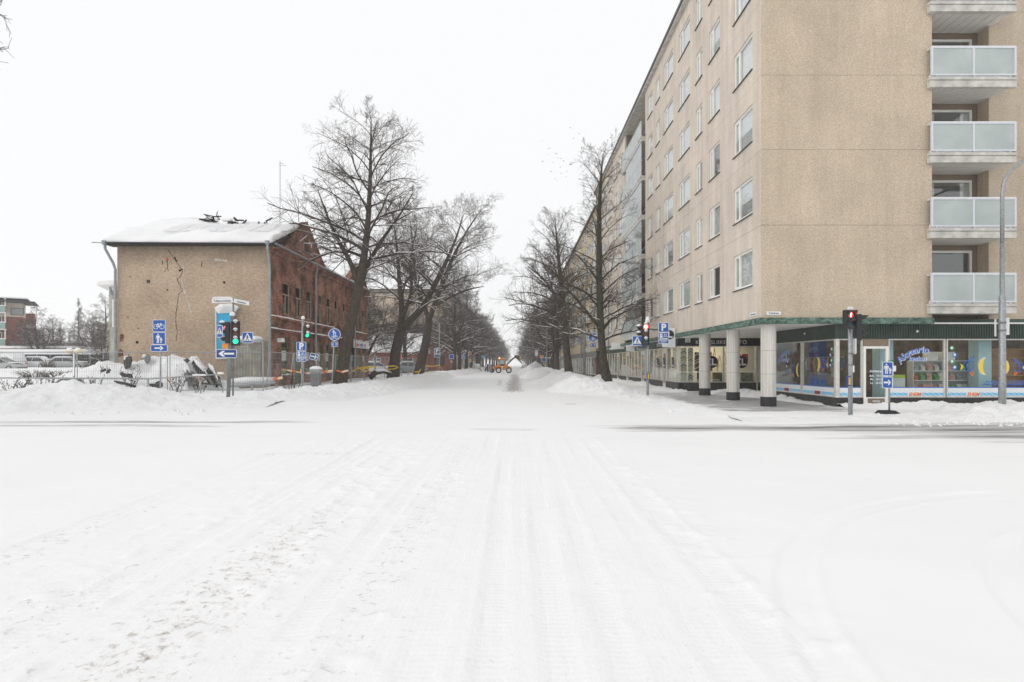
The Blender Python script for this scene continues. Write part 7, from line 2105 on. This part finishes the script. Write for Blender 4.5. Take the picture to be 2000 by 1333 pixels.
# ================================================================== vehicles
M['carglass'] = plain('car_glass', (.03, .04, .045), .08, var=.2, spec=.8)
M['chrome'] = plain('wheel_alloy', (.45, .46, .47), .35, .8, var=.1)
def loft(mb, rings):
    n = len(rings[0]); b = []
    vs = [p for r in rings for p in r]; fs = []
    for i in range(len(rings)-1):
        for j in range(n): fs.append((i*n+j, i*n+(j+1) % n, (i+1)*n+(j+1) % n, (i+1)*n+j))
    fs.append(tuple(range(n-1, -1, -1))); fs.append(tuple(range((len(rings)-1)*n, len(rings)*n)))
    return mb.add(vs, fs)
def wheel_mesh(r, w, rim='chrome'):
    ty = MB()
    prof = [(-w/2, r*.62), (-w/2, r*.92), (-w*.36, r), (w*.36, r), (w/2, r*.92), (w/2, r*.62)]
    n = 20; vs, fs = [], []
    for y, q in prof:
        for i in range(n): vs.append((q*math.cos(2*PI*i/n), y, q*math.sin(2*PI*i/n)))
    for k in range(len(prof)-1):
        for i in range(n): fs.append((k*n+i, k*n+(i+1) % n, (k+1)*n+(i+1) % n, (k+1)*n+i))
    ty.add(vs, fs)
    ri = MB().tube((0, -w*.42, 0), (0, w*.42, 0), r*.62, None, 20).tube((0, -w*.48, 0), (0, w*.48, 0), r*.2, None, 10)
    return ty.mesh('wheel', M['rubber'], True), ri.mesh('rim', M[rim])
CW, CR = wheel_mesh(.32, .2)
def car(label, loc, rz, col, snow=True, wagon=False, van=False, group=None, lights=False):
    t = thing('parked_van' if van else 'parked_car', label, 'van' if van else 'car', loc, rz, group)
    k = 1.22 if van else 1.0
    H = 1.95 if van else 1.45
    def ring(x, hw, zb, zm, zt): return [(x, -hw*.9, zb), (x, hw*.9, zb), (x, hw, zb+.12), (x, hw, zm), (x, hw*.93, zt), (x, -hw*.93, zt), (x, -hw, zm), (x, -hw, zb+.12)]
    zb = .24
    st = [(-2.2*k, .72, .40, .60, .72), (-2.12*k, .82, .28, .70, .88), (-1.7*k, .87, zb, .74, .95), (-.6, .885, zb, .76, .95), (.7, .885, zb, .75, .94), (1.25*k, .875, zb, .70, .88), (1.85*k, .84, .26, .62, .78), (2.12*k, .74, .32, .55, .66)]
    body = MB(); loft(body, [ring(*s) for s in st])
    put('body', body.mesh('body', col, True), t)
    xr = -2.0*k if (wagon or van) else -1.75; xrt = -1.8*k if (wagon or van) else -1.15
    xf, xft = 1.15*k, (.75 if van else .25)
    g = MB(); zc = .90
    vs = [(xr, -.80, zc), (xf, -.80, zc), (xf, .80, zc), (xr, .80, zc), (xrt, -.60, H-.04), (xft, -.60, H-.04), (xft, .60, H-.04), (xrt, .60, H-.04)]
    g.add(vs, [(0,3,2,1),(4,5,6,7),(0,1,5,4),(1,2,6,5),(2,3,7,6),(3,0,4,7)])
    put('glasshouse', g.mesh('glasshouse', M['carglass'] if not van else col), t)
    put('roof', MB().bbox(xrt-.05, xft+.03, -.63, .63, H-.06, H, .03).mesh('roof', col), t)
    pl = MB()
    for s in (-1, 1):
        pl.path([(xr, s*.80, zc), (xrt, s*.61, H-.03)], .05, 5); pl.path([(xf, s*.80, zc), (xft, s*.61, H-.03)], .04, 5); pl.path([(-.35, s*.80, zc), (-.4, s*.615, H-.03)], .035, 5)
    put('pillars', pl.mesh('pillars', col), t)
    if van:
        put('windscreen', MB().add([(xf+.01, -.7, 1.0), (xf+.01, .7, 1.0), (xft+.03, .56, H-.15), (xft+.03, -.56, H-.15)], [(0,1,2,3)]).mesh('windscreen', M['carglass']), t)
        for s in (-1, 1): put('side_window', MB().add([(.55, s*.795, 1.05), (1.2, s*.79, 1.05), (.95, s*.655, 1.6), (.55, s*.655, 1.6)], [(0,1,2,3)]).mesh('side_window', M['carglass']), t)
    for x in (-1.38*k, 1.32*k):
        for s in (-1, 1):
            w = put('wheel', CW, t, (x, s*.78, .32)); put('rim', CR, w)
    for s in (-1, 1):
        put('tail_light', MB().box(-2.2*k, -2.08*k, s*.60-.16, s*.60+.16, .62, .80).mesh('tail_light', M['red']), t)
        put('headlight', MB().box(2.0*k, 2.13*k, s*.55-.16, s*.55+.16, .55, .68).mesh('headlight', M['alu_white']), t)
        put('mirror', MB().bbox(.55, .68, s*.95-.08, s*.95+.08, .92, 1.05, .02).mesh('mirror', M['black']), t)
    put('number_plate', MB().box(-2.23*k, -2.19*k, -.25, .25, .46, .57).mesh('number_plate', M['sign_white']), t)
    put('bumper', MB().bbox(-2.22*k, -2.0*k, -.78, .78, .30, .42, .03).bbox(1.95*k, 2.16*k, -.75, .75, .28, .40, .03).mesh('bumper', M['dark']), t)
    if snow:
        put('snow', MB().bbox(xrt-.08, xft+.05, -.64, .64, H+.001, H+.16, .07).mesh('snow', M['snow'], True), t)
        put('snow', MB().bbox(1.12*k, 1.95*k, -.76, .76, .87, .98, .06).mesh('snow', M['snow'], True), t)
        put('snow', MB().add([(xr-.02, -.78, zc+.01), (xr-.02, .78, zc+.01), (xrt, .6, H+.02), (xrt, -.6, H+.02), (xr-.12, -.78, zc+.08), (xr-.12, .78, zc+.08), (xrt-.12, .6, H+.1), (xrt-.12, -.6, H+.1)], [(4,7,6,5),(0,1,2,3),(0,4,5,1),(1,5,6,2),(2,6,7,3),(3,7,4,0)]).mesh('snow', M['snow'], True), t)
    return t
def paint(name, c): return plain(name, c, .3, .15, var=.06, scale=2)
c_silver, c_white, c_grey, c_dark = paint('silver_paint', (.45, .46, .45)), paint('white_car_paint', (.70, .71, .71)), paint('grey_car_paint', (.25, .27, .28)), paint('dark_car_paint', (.05, .05, .06))
car('white parked car left of the wheel loader seen from behind', atz(931, 114, 0), R(90), c_white, True)
car('grey parked car just behind the white car by the loader', atz(955, 122, 0), R(92), c_grey, True, True)
car('silver parked car on the right beside the snow heap', atz(1042, 142, 0), R(96), c_silver, True)
car('tiny white car far down the middle of the street', atz(1024, 190, 0), R(88), c_white, True)
car('snow-covered silver car nearest the bay window in the car park', atz(133, 74, 1.0), R(20), c_silver, True)
car('snow-covered white car left of the silver car in the car park', atz(62, 72, 1.0), R(195), c_white, True)
car('grey hatchback at the left edge of the car park', atz(2, 62, .85), R(8), c_silver, True, True)
car('tall white van behind the grey hatchback', atz(5, 70, 1.0), R(172), c_white, True, False, True)
car('snowy car parked in the yard behind the forked tree', atz(803, 76, .4), R(15), c_grey, True)
car('white snowy car by the low red building', atz(738, 74, .4), R(5), c_white, True)

# wheel loader, broadside, arm raised to the right
LW, LR = wheel_mesh(.50, .36, 'white')
p = atz(981, 99, 0)
t = thing('wheel_loader', 'orange wheel loader with raised arm crossing the street', 'wheel loader', p)
for x in (-.62, 1.15):
    for y in (-.72, .72):
        w = put('wheel', LW, t, (x, y, .5)); put('rim', LR, w)
put('rear_body', MB().prism([(-1.45, .55), (-.15, .50), (-.1, 1.25), (-.45, 1.38), (-1.35, 1.28), (-1.5, 1.05)], -.5, .5).mesh('rear_body', M['orange']), t)
put('front_frame', MB().prism([(.05, .55), (1.3, .5), (1.45, .9), (.95, 1.35), (.6, 1.55), (.45, 1.2), (.05, 1.1)], -.42, .42).mesh('front_frame', M['orange']), t)
put('fender', MB().prism([(.65, .98), (.85, 1.14), (1.45, 1.14), (1.68, .95), (1.72, .75), (1.55, .92), (1.35, 1.04), (.9, 1.04)], -.9, -.5).prism([(-1.1, .98), (-.95, 1.12), (-.3, 1.12), (-.1, .98), (-.3, 1.04), (-.95, 1.04)], -.9, -.5).mesh('fender', M['orange']), t)
cab = put('cab', MB().prism([(-.48, 1.2), (.42, 1.2), (.50, 1.7), (.38, 2.38), (-.38, 2.38), (-.5, 1.8)], -.48, .48).mesh('cab', M['carglass']), t)
put('cab_pillars', MB().path([(-.5, -.49, 1.2), (-.5, -.49, 1.8), (-.38, -.49, 2.38)], .05, 5).path([(.43, -.49, 1.2), (.51, -.49, 1.7), (.38, -.49, 2.38)], .05, 5).path([(-.5, .49, 1.2), (-.38, .49, 2.38)], .05, 5).path([(.43, .49, 1.2), (.38, .49, 2.38)], .05, 5).bbox(-.52, .50, -.52, .52, 2.36, 2.50, .05).mesh('cab_pillars', M['orange']), cab)
put('cab_window', MB().prism([(-.40, 1.55), (.36, 1.55), (.40, 1.75), (.30, 2.28), (-.30, 2.28), (-.41, 1.8)], -.496, -.485).mesh('cab_window', plain('pale_cab_window', (.35, .45, .43), .1)), cab)
put('beacon', MB().tube((-.5, 0, 2.5), (-.5, 0, 2.68), .10, .09, 12).mesh('beacon', emit('lit_beacon', (1.0, .35, .08), 4.0)), t)
put('beacon_stem', MB().tube((-.5, 0, 2.4), (-.5, 0, 2.51), .03).mesh('beacon_stem', M['black']), t)
put('arm', MB().path([(.75, -.3, 1.35), (1.5, -.3, 2.15), (2.15, -.3, 2.72), (2.45, -.3, 2.78)], [.10, .12, .12, .1], 6).path([(.75, .3, 1.35), (1.5, .3, 2.15), (2.15, .3, 2.72), (2.45, .3, 2.78)], [.10, .12, .12, .1], 6).path([(.8, 0, 1.6), (1.9, 0, 2.7)], .06, 6).mesh('arm', M['dark']), t)
put('bucket', MB().prism([(2.1, 2.65), (2.2, 3.15), (2.5, 3.05), (3.35, 2.85), (3.45, 2.45), (3.0, 2.35), (2.6, 2.5)], -.9, .9).mesh('bucket', M['dark']), t)
put('bucket_lip', MB().prism([(2.5, 2.5), (2.95, 2.0), (3.45, 1.55), (3.55, 1.7), (3.1, 2.2), (2.7, 2.6)], -.9, .9).mesh('bucket_lip', M['galv_dark']), t)
put('yellow_plate', MB().box(3.0, 3.35, -.92, -.905, 2.5, 2.85).mesh('yellow_plate', M['yellow']), t)
put('rear_plough', MB().prism([(-2.6, .25), (-1.7, .25), (-1.65, 1.5), (-2.65, 1.55)], -1.1, -.2).path([(-2.0, -.4, .5), (-1.4, -.3, .6)], .08, 6).mesh('rear_plough', M['dark']), t)
put('plough_rib', MB().box(-2.3, -2.22, -1.13, -1.101, .3, 1.5).box(-1.95, -1.88, -1.13, -1.101, .3, 1.5).mesh('plough_rib', M['curtain']), t)
put('spreader_roller', MB().tube((-1.75, -1.0, .42), (-1.75, .9, .42), .38, None, 14).mesh('spreader_roller', M['dark']), t)
put('exhaust', MB().tube((-1.0, .2, 1.3), (-1.0, .2, 2.0), .05).mesh('exhaust', M['black']), t)
put('step', MB().box(-.05, .22, -.75, -.5, .3, .34).box(-.05, .22, -.75, -.5, .6, .64).box(-.05, .22, -.72, -.5, .9, .94).mesh('step', M['black']), t)
t_driver = thing('person', 'driver in an orange jacket inside the loader cab', 'person', (p.x, p.y, 1.2))
# ================================================================== people
def figure(t, coat, legs, stride=.18, seated=False, h=1.75, hatm=None):
    k = h/1.75
    me = bpy.data.meshes.new('body')
    J = {'pelvis': (0, 0, .95), 'chest': (0, .02, 1.30), 'neck': (0, .02, 1.48), 'head': (0, .0, 1.62), 'top': (0, 0, 1.70)}
    verts = [J['pelvis'], J['chest'], J['neck'], J['head'], J['top']]; edges = [(0, 1), (1, 2), (2, 3), (3, 4)]; rad = [.17, .20, .065, .10, .06]
    for s in (-1, 1):
        b = len(verts)
        verts += [(s*.19, .02, 1.40), (s*.25, -.02*s, 1.13), (s*.25, -.08+.05*s, .90), (s*.25, -.10+.06*s, .80)]
        edges += [(1, b), (b, b+1), (b+1, b+2), (b+2, b+3)]; rad += [.085, .07, .055, .045]
        b = len(verts)
        verts += [(s*.10, s*stride*.5, .52), (s*.10, s*stride*1.2+.03, .09), (s*.10, s*stride*1.2-.12, .05)]
        edges += [(0, b), (b, b+1), (b+1, b+2)]; rad += [.085, .06, .055]
    verts = [(x*k, y*k, z*k) for x, y, z in verts]
    me.from_pydata(verts, edges, [])
    o = bpy.data.objects.new('tmp', me); COL.objects.link(o)
    md = o.modifiers.new('s', 'SKIN'); 
    for i, r in enumerate(rad): o.data.skin_vertices[0].data[i].radius = (r*k, r*k)
    o.data.skin_vertices[0].data[0].use_root = True
    o.modifiers.new('u', 'SUBSURF').levels = 2
    dg = bpy.context.evaluated_depsgraph_get()
    m2 = bpy.data.meshes.new_from_object(o.evaluated_get(dg))
    bpy.data.objects.remove(o, do_unlink=True)
    m2.name = 'body'; m2.materials.clear()
    for mm in (coat, legs, M['skin'], M['dark']): m2.materials.append(mm)
    for pl in m2.polygons:
        z = sum(m2.vertices[v].co.z for v in pl.vertices)/len(pl.vertices)/k
        pl.material_index = 3 if z < .13 else (1 if z < .86 else (0 if z < 1.50 else 2)); pl.use_smooth = True
    put('body', m2, t)
    put('hat', MB().path([(0, .01*k, 1.62*k), (0, .01*k, 1.70*k), (0, .01*k, 1.76*k)], [.115*k, .115*k, .05*k], 12).mesh('hat', hatm or M['dark'], True), t)
    put('nose', MB().path([(0, -.10*k, 1.60*k), (0, -.125*k, 1.585*k)], [.018*k, .02*k], 6).mesh('nose', M['skin'], True), t)
M['skin'] = plain('skin', (.50, .30, .22), .6, var=.08)
COL.objects.unlink(t_driver); bpy.data.objects.remove(t_driver)
coats = [plain('black_coat', (.02, .02, .025), .8), plain('navy_coat', (.03, .035, .06), .8), plain('grey_coat', (.06, .06, .065), .8)]
trous = plain('dark_trousers', (.025, .027, .035), .85)
for px, Y, z, lab, c, rz in ((1076, 92, .12, 'person in a dark coat waiting at the left by the sign pole', 0, .3), (1085, 88, .12, 'person in a black coat standing nearer the tree trunk', 1, -.2), (898, 104, .12, 'person in dark clothes walking on the left pavement', 2, 3.3)):
    t = thing('person', lab, 'person', atz(px, Y, z), rz)
    figure(t, coats[c], trous, .16 if px < 900 else .05)

# bus shelter behind the walkers
c = atz(1082, 97, .1)
t = thing('bus_shelter', 'glass bus shelter with snowy roof behind the two walkers', 'bus shelter', c)
put('roof', MB().box(-1.4, 1.4, -.6, .6, 2.35, 2.45).mesh('roof', M['galv_dark']), t); put('snow', MB().bbox(-1.42, 1.42, -.62, .62, 2.451, 2.62, .06).mesh('snow', M['snow']), t)
for x in (-1.35, 0, 1.35): put('post', MB().tube((x, .5, 0), (x, .5, 2.35), .04).mesh('post', M['galv_dark']), t)
for x in (-.68, .68): put('pane', MB().box(x-.6, x+.6, .5, .51, .3, 2.2).mesh('pane', M['shop_glass']), t)

# ================================================================== flock of birds
bird = MB()
bird.path([(-.16, 0, 0), (-.06, 0, .01), (.08, 0, .0), (.2, 0, -.01)], [.02, .05, .045, .008], 6)
for s in (-1, 1): bird.add([(-.08, s*.03, .02), (.06, s*.03, .02), (.0, s*.22, .12), (-.06, s*.22, .12), (-.04, s*.42, .06)], [(0, 1, 2, 3), (3, 2, 4)])
bm_ = bird.mesh('flying_bird', M['dark'], True)
bg = random.Random(6)
spots = [(1058, 276), (1072, 291), (1075, 290), (1085, 300), (1087, 301), (1095, 310), (1060, 316), (1081, 318), (1094, 327), (1076, 336), (1096, 340), (1106, 346), (1084, 350), (1088, 353), (1114, 250), (1131, 262), (1120, 271), (1116, 322), (1101, 315), (1089, 309), (1070, 302), (1108, 335)]
for i, (px, py) in enumerate(spots):
    tag(put('flying_bird', bm_, None, at(px, py, 56+bg.uniform(-4, 4)), (bg.uniform(-.4, .4), bg.uniform(-.3, .3), bg.uniform(0, 6)), .38), 'small dark bird of the flock above the street', 'bird', 'birds flying above the street')

# ================================================================== background buildings
M['brick_far'] = plain('far_red_brick', (.26, .105, .075), .9, var=.25, scale=.6, world_space=True)
M['brown_wall'] = stucco('brown_block', (.24, .185, .14), (.36, .29, .225), 6, .15)
far_block('beige block along the left side far behind the trees', -32, -15.5, 128, 178, 17.5, 'stucco', 5, 14, '-x')
far_block('grey far block on the left above the tree row', -32, -15.5, 190, 262, 19.5, 'grey_wall', 6, 16, '-x')
far_block('brown apartment block rising behind the yard trees', -48, -19, 150, 166, 21, 'brown_wall', 6, 12, 'y')
def low_house(label, x0, x1, y0, y1, ze, zr, wall, wins=6, snow_t=.25):
    t = thing('low_building', label, 'building', ((x0+x1)/2, y0, 0))
    MB().box(x0, x1, y0, y1, -.2, ze).build('wall', M[wall], t)
    MB().prismx([(y0-.4, ze+.02), (y1+.4, ze+.02), ((y0+y1)/2, zr)], x0-.3, x1+.3).build('roof', M['snow'], t)
    d = (x1-x0)/wins
    wm = MB().box(0, d*.5, -.04, -.001, 0, ze*.35).mesh('window', M['frame_white']); pm = MB().box(.08, d*.5-.08, -.06, -.041, .08, ze*.35-.08).mesh('pane', M['carglass'])
    for i in range(wins):
        o = put('window', wm, t, Vector((x0+d*(i+.25), y0, ze*.40)) - wloc(t)); put('pane', pm, o)
    return t
low_house('low red building with a wide snowy roof behind the yard', -36, -14.8, 84, 95, 3.3, 6.4, 'brick_far', 9)
t = far_block('red brick block with flat roof beyond the yard trees', -28, -12.6, 104, 118, 8.6, 'brick_far', 2, 5, 'y')
t = thing('portico', 'small pale portico with gable roof on the left pavement', 'portico', atz(893, 122, 0))
put('roof', MB().prism([(-1.8, 2.6), (1.8, 2.6), (0, 3.7)], -.6, 1.5).mesh('roof', M['stucco_lit']), t)
for x in (-1.5, 1.5): put('column', MB().tube((x, 0, 0), (x, 0, 2.6), .16).mesh('column', M['curtain']), t)
# red brick flats on the far left
fl = thing('apartment_building', 'red and cream flats with green balconies at the left edge', 'building', (-77.0, 90, 0))
cream = plain('cream_render', (.62, .55, .44), .9, var=.1)
balc_g = plain('green_balcony_front', (.30, .42, .38), .5, var=.12)
MB().box(-104, -77.2, 90, 94.5, 0, 9.0).build('brick_wall', M['brick_far'], fl); MB().box(-104, -77.2, 90, 94.5, 9.0, 11.2).build('upper_wall', cream, fl)
MB().add([(-105, 88.2, 11.4), (-75.6, 88.2, 11.25), (-75.6, 95.5, 11.25), (-105, 98, 11.4), (-105, 88.2, 11.75), (-75.6, 88.2, 11.4), (-75.6, 95.5, 11.4), (-105, 98, 11.75)], [(0,3,2,1),(4,5,6,7),(0,1,5,4),(1,2,6,5),(2,3,7,6),(3,0,4,7)]).build('roof', M['dark'], fl)
MB().box(-104, -76.5, 88.6, 97, 11.76, 11.95).build('roof_snow', M['snow'], fl)
for k in range(4):
    z = 1.9+2.55*k
    MB().box(-104, -79.0, 88.4, 90, z-.16, z).build('balcony_slab', M['white'], fl)
    for i in range(8): MB().box(-79.0-(i+1)*3.0, -79.0-i*3.0-.06, 88.4, 88.46, z+.02, z+.95).build('balcony_front', balc_g, fl)
    MB().bbox(-104, -79.0, 88.38, 88.7, z+.96, z+1.10, .04).build('snow', M['snow'], fl)
    for i in range(7): MB().tube((-79.1-i*3.4, 88.6, z+.95), (-79.1-i*3.4, 88.6, z+2.4), .09).build('balcony_post', M['white'], fl)
    for i in range(6):
        o = MB().box(-79.6-i*4.0-2.6, -79.6-i*4.0, 89.95, 89.999, z+.2, z+2.1).build('window', M['frame_white'], fl); MB().box(-79.6-i*4.0-2.5, -79.6-i*4.0-.1, 89.92, 89.949, z+.3, z+2.0).build('pane', M['carglass'], o)
o = MB().box(-78.6, -77.0, 89.95, 89.999, 9.25, 10.4).build('window', M['dark'], fl); MB().box(-78.5, -77.1, 89.92, 89.949, 9.35, 10.3).build('pane', M['glass'], o)
MB().box(-84, -83, 92, 93, 12.3, 13.2).build('roof_vent', M['galv'], fl)
fl.rotation_euler = (0, 0, R(36)); fl.location.x -= 1.0
fb = thing('apartment_building', 'stepped red brick house with two chimneys beside the flats', 'building', (-78.5, 98, 0))
MB().box(-88, -82, 98, 108, 0, 7.6).build('wall', M['brick_far'], fb); MB().box(-81.99, -78.5, 99, 108, 0, 5.2).build('wall', M['brick_far'], fb); MB().box(-88.3, -81.9, 97.6, 108, 7.6, 8.1).build('roof', M['snow'], fb); MB().box(-81.89, -78.2, 98.6, 108, 5.2, 5.8).build('roof', M['snow'], fb)
for x in (-82.0, -79.0): 
    MB().box(x-4.6, x-3.2, 100, 101.4, 7.9, 10.2).build('chimney', M['brick_far'], fb)
for i in range(3):
    o = MB().box(-87+i*1.9, -85.8+i*1.9, 97.95, 97.999, 4.4, 5.8).build('window', M['frame_white'], fb); MB().box(-86.9+i*1.9, -85.9+i*1.9, 97.92, 97.949, 4.5, 5.7).build('pane', M['carglass'], o)
fb.rotation_euler = (0, 0, R(36))
# garages and carport roof
gx0, gx1 = atz(88, 84, 0).x, atz(140, 84, 0).x
t = thing('garage_row', 'low red garage row with snowy flat roof beyond the car park', 'garage', ((gx0+gx1)/2, 84, .6))
MB().box(gx0-8, gx1, 84, 90, .5, 3.9).build('wall', M['brick_far'], t); MB().box(gx0-8.3, gx1+.3, 83.7, 90, 3.9, 4.25).build('roof', M['snow'], t)
for i in range(4): MB().box(gx0-7+i*3.6, gx0-4.4+i*3.6, 83.93, 83.999, .6, 3.0).build('garage_door', M['brown_wall'], t)
t = thing('carport', 'long low carport with white edge behind the parked cars', 'carport', (atz(90, 77, 0).x, 77, 1))
cx0, cx1 = atz(-40, 77, 0).x, atz(203, 77, 0).x
MB().box(cx0, cx1, 77, 81, 3.0, 3.25).build('roof', M['dark'], t); MB().box(cx0, cx1, 76.95, 76.999, 2.9, 3.2).build('fascia', M['sign_white'], t); MB().bbox(cx0, cx1, 77, 81, 3.251, 3.6, .1).build('snow', M['snow'], t)
n = 9
for i in range(n+1): MB().tube((cx0+.3+(cx1-cx0-.6)*i/n, 77.3, .8), (cx0+.3+(cx1-cx0-.6)*i/n, 77.3, 3.0), .08).build('post', M['galv'], t)
MB().box(cx0, cx1, 80.9, 81.0, .5, 3.0).build('rear_wall', M['dark'], t)
# twin-globe lamp
p = atz(145, 66, .9)
t = thing('globe_lamp', 'twin globe lamp with snow standing in the car park', 'lamp', p)
pole(t, 1.9, .10, 'curtain')
put('cross_arm', MB().path([(-.5, 0, 1.9), (.5, 0, 1.9)], .05, 6).mesh('cross_arm', M['galv_dark']), t)
def globe(r, n=10):
    vs, fs = [], []
    for i in range(n+1):
        a = PI*i/n
        for j in range(12): vs.append((r*math.sin(a)*math.cos(2*PI*j/12), r*math.sin(a)*math.sin(2*PI*j/12), -r*math.cos(a)))
    for i in range(n):
        for j in range(12): fs.append((i*12+j, i*12+(j+1) % 12, (i+1)*12+(j+1) % 12, (i+1)*12+j))
    return MB().add(vs, fs)
gm = globe(.36).mesh('globe', plain('cream_globe', (.75, .62, .38), .3)); sm = globe(.34).mesh('snow', M['snow'], True)
for s in (-1, 1): put('globe', gm, t, (s*.55, 0, 2.2)); put('snow', sm, t, (s*.50, -.06, 2.34), (0, 0, 0), (.9, .9, .8))
# hedge-like bushes in the car park
hb = random.Random(19)
def bush(loc, r, h, label):
    t = thing('bare_bush', label, 'bush', loc)
    mb = MB()
    for i in range(90):
        a = hb.uniform(0, 6.28); q = r*math.sqrt(hb.random()); z = h*hb.uniform(.6, 1.1)
        mb.path([(q*.4*math.cos(a), q*.4*math.sin(a), -.1), (q*.8*math.cos(a), q*.8*math.sin(a), z*.6), (q*1.1*math.cos(a+.2), q*1.1*math.sin(a+.2), z)], [.02, .014, .008], 3)
    put('twigs', mb.mesh('twigs', M['twig']), t)['kind'] = 'stuff'
for px, Y, r, h, lab in ((92, 70, .9, 1.3, 'dark bare bush between two snowy parked cars'), (178, 58, 1.2, .9, 'low bare bush poking from the snow beside the house'), (112, 46, 1.5, .7, 'low twiggy hedge before the parked cars'), (70, 47, 1.5, .7, 'low twiggy hedge left of the concrete block'), (160, 44, 1.4, .6, 'low twiggy hedge behind the fence post')):
    bush(atz(px, Y, .9 if Y > 50 else .45), r, h, lab)
# ================================================================== hazy snowy air
def build_haze():
    b = MB().box(-520, 520, -45, 1150, -1.6, 30)
    m = bpy.data.materials.new('snowy_air'); m.use_nodes = True
    n = m.node_tree; n.nodes.clear()
    out = n.nodes.new('ShaderNodeOutputMaterial')
    v = n.nodes.new('ShaderNodeVolumePrincipled')
    v.inputs['Color'].default_value = (0.99, 0.992, 0.996, 1)
    v.inputs['Density'].default_value = 0.0008
    v.inputs['Anisotropy'].default_value = 0.0
    lk(n, v.outputs[0], out.inputs['Volume'])
    o = b.build('haze', m)
    tag(o, 'pale snowy haze filling the street air', 'haze', kind='stuff')
build_haze()
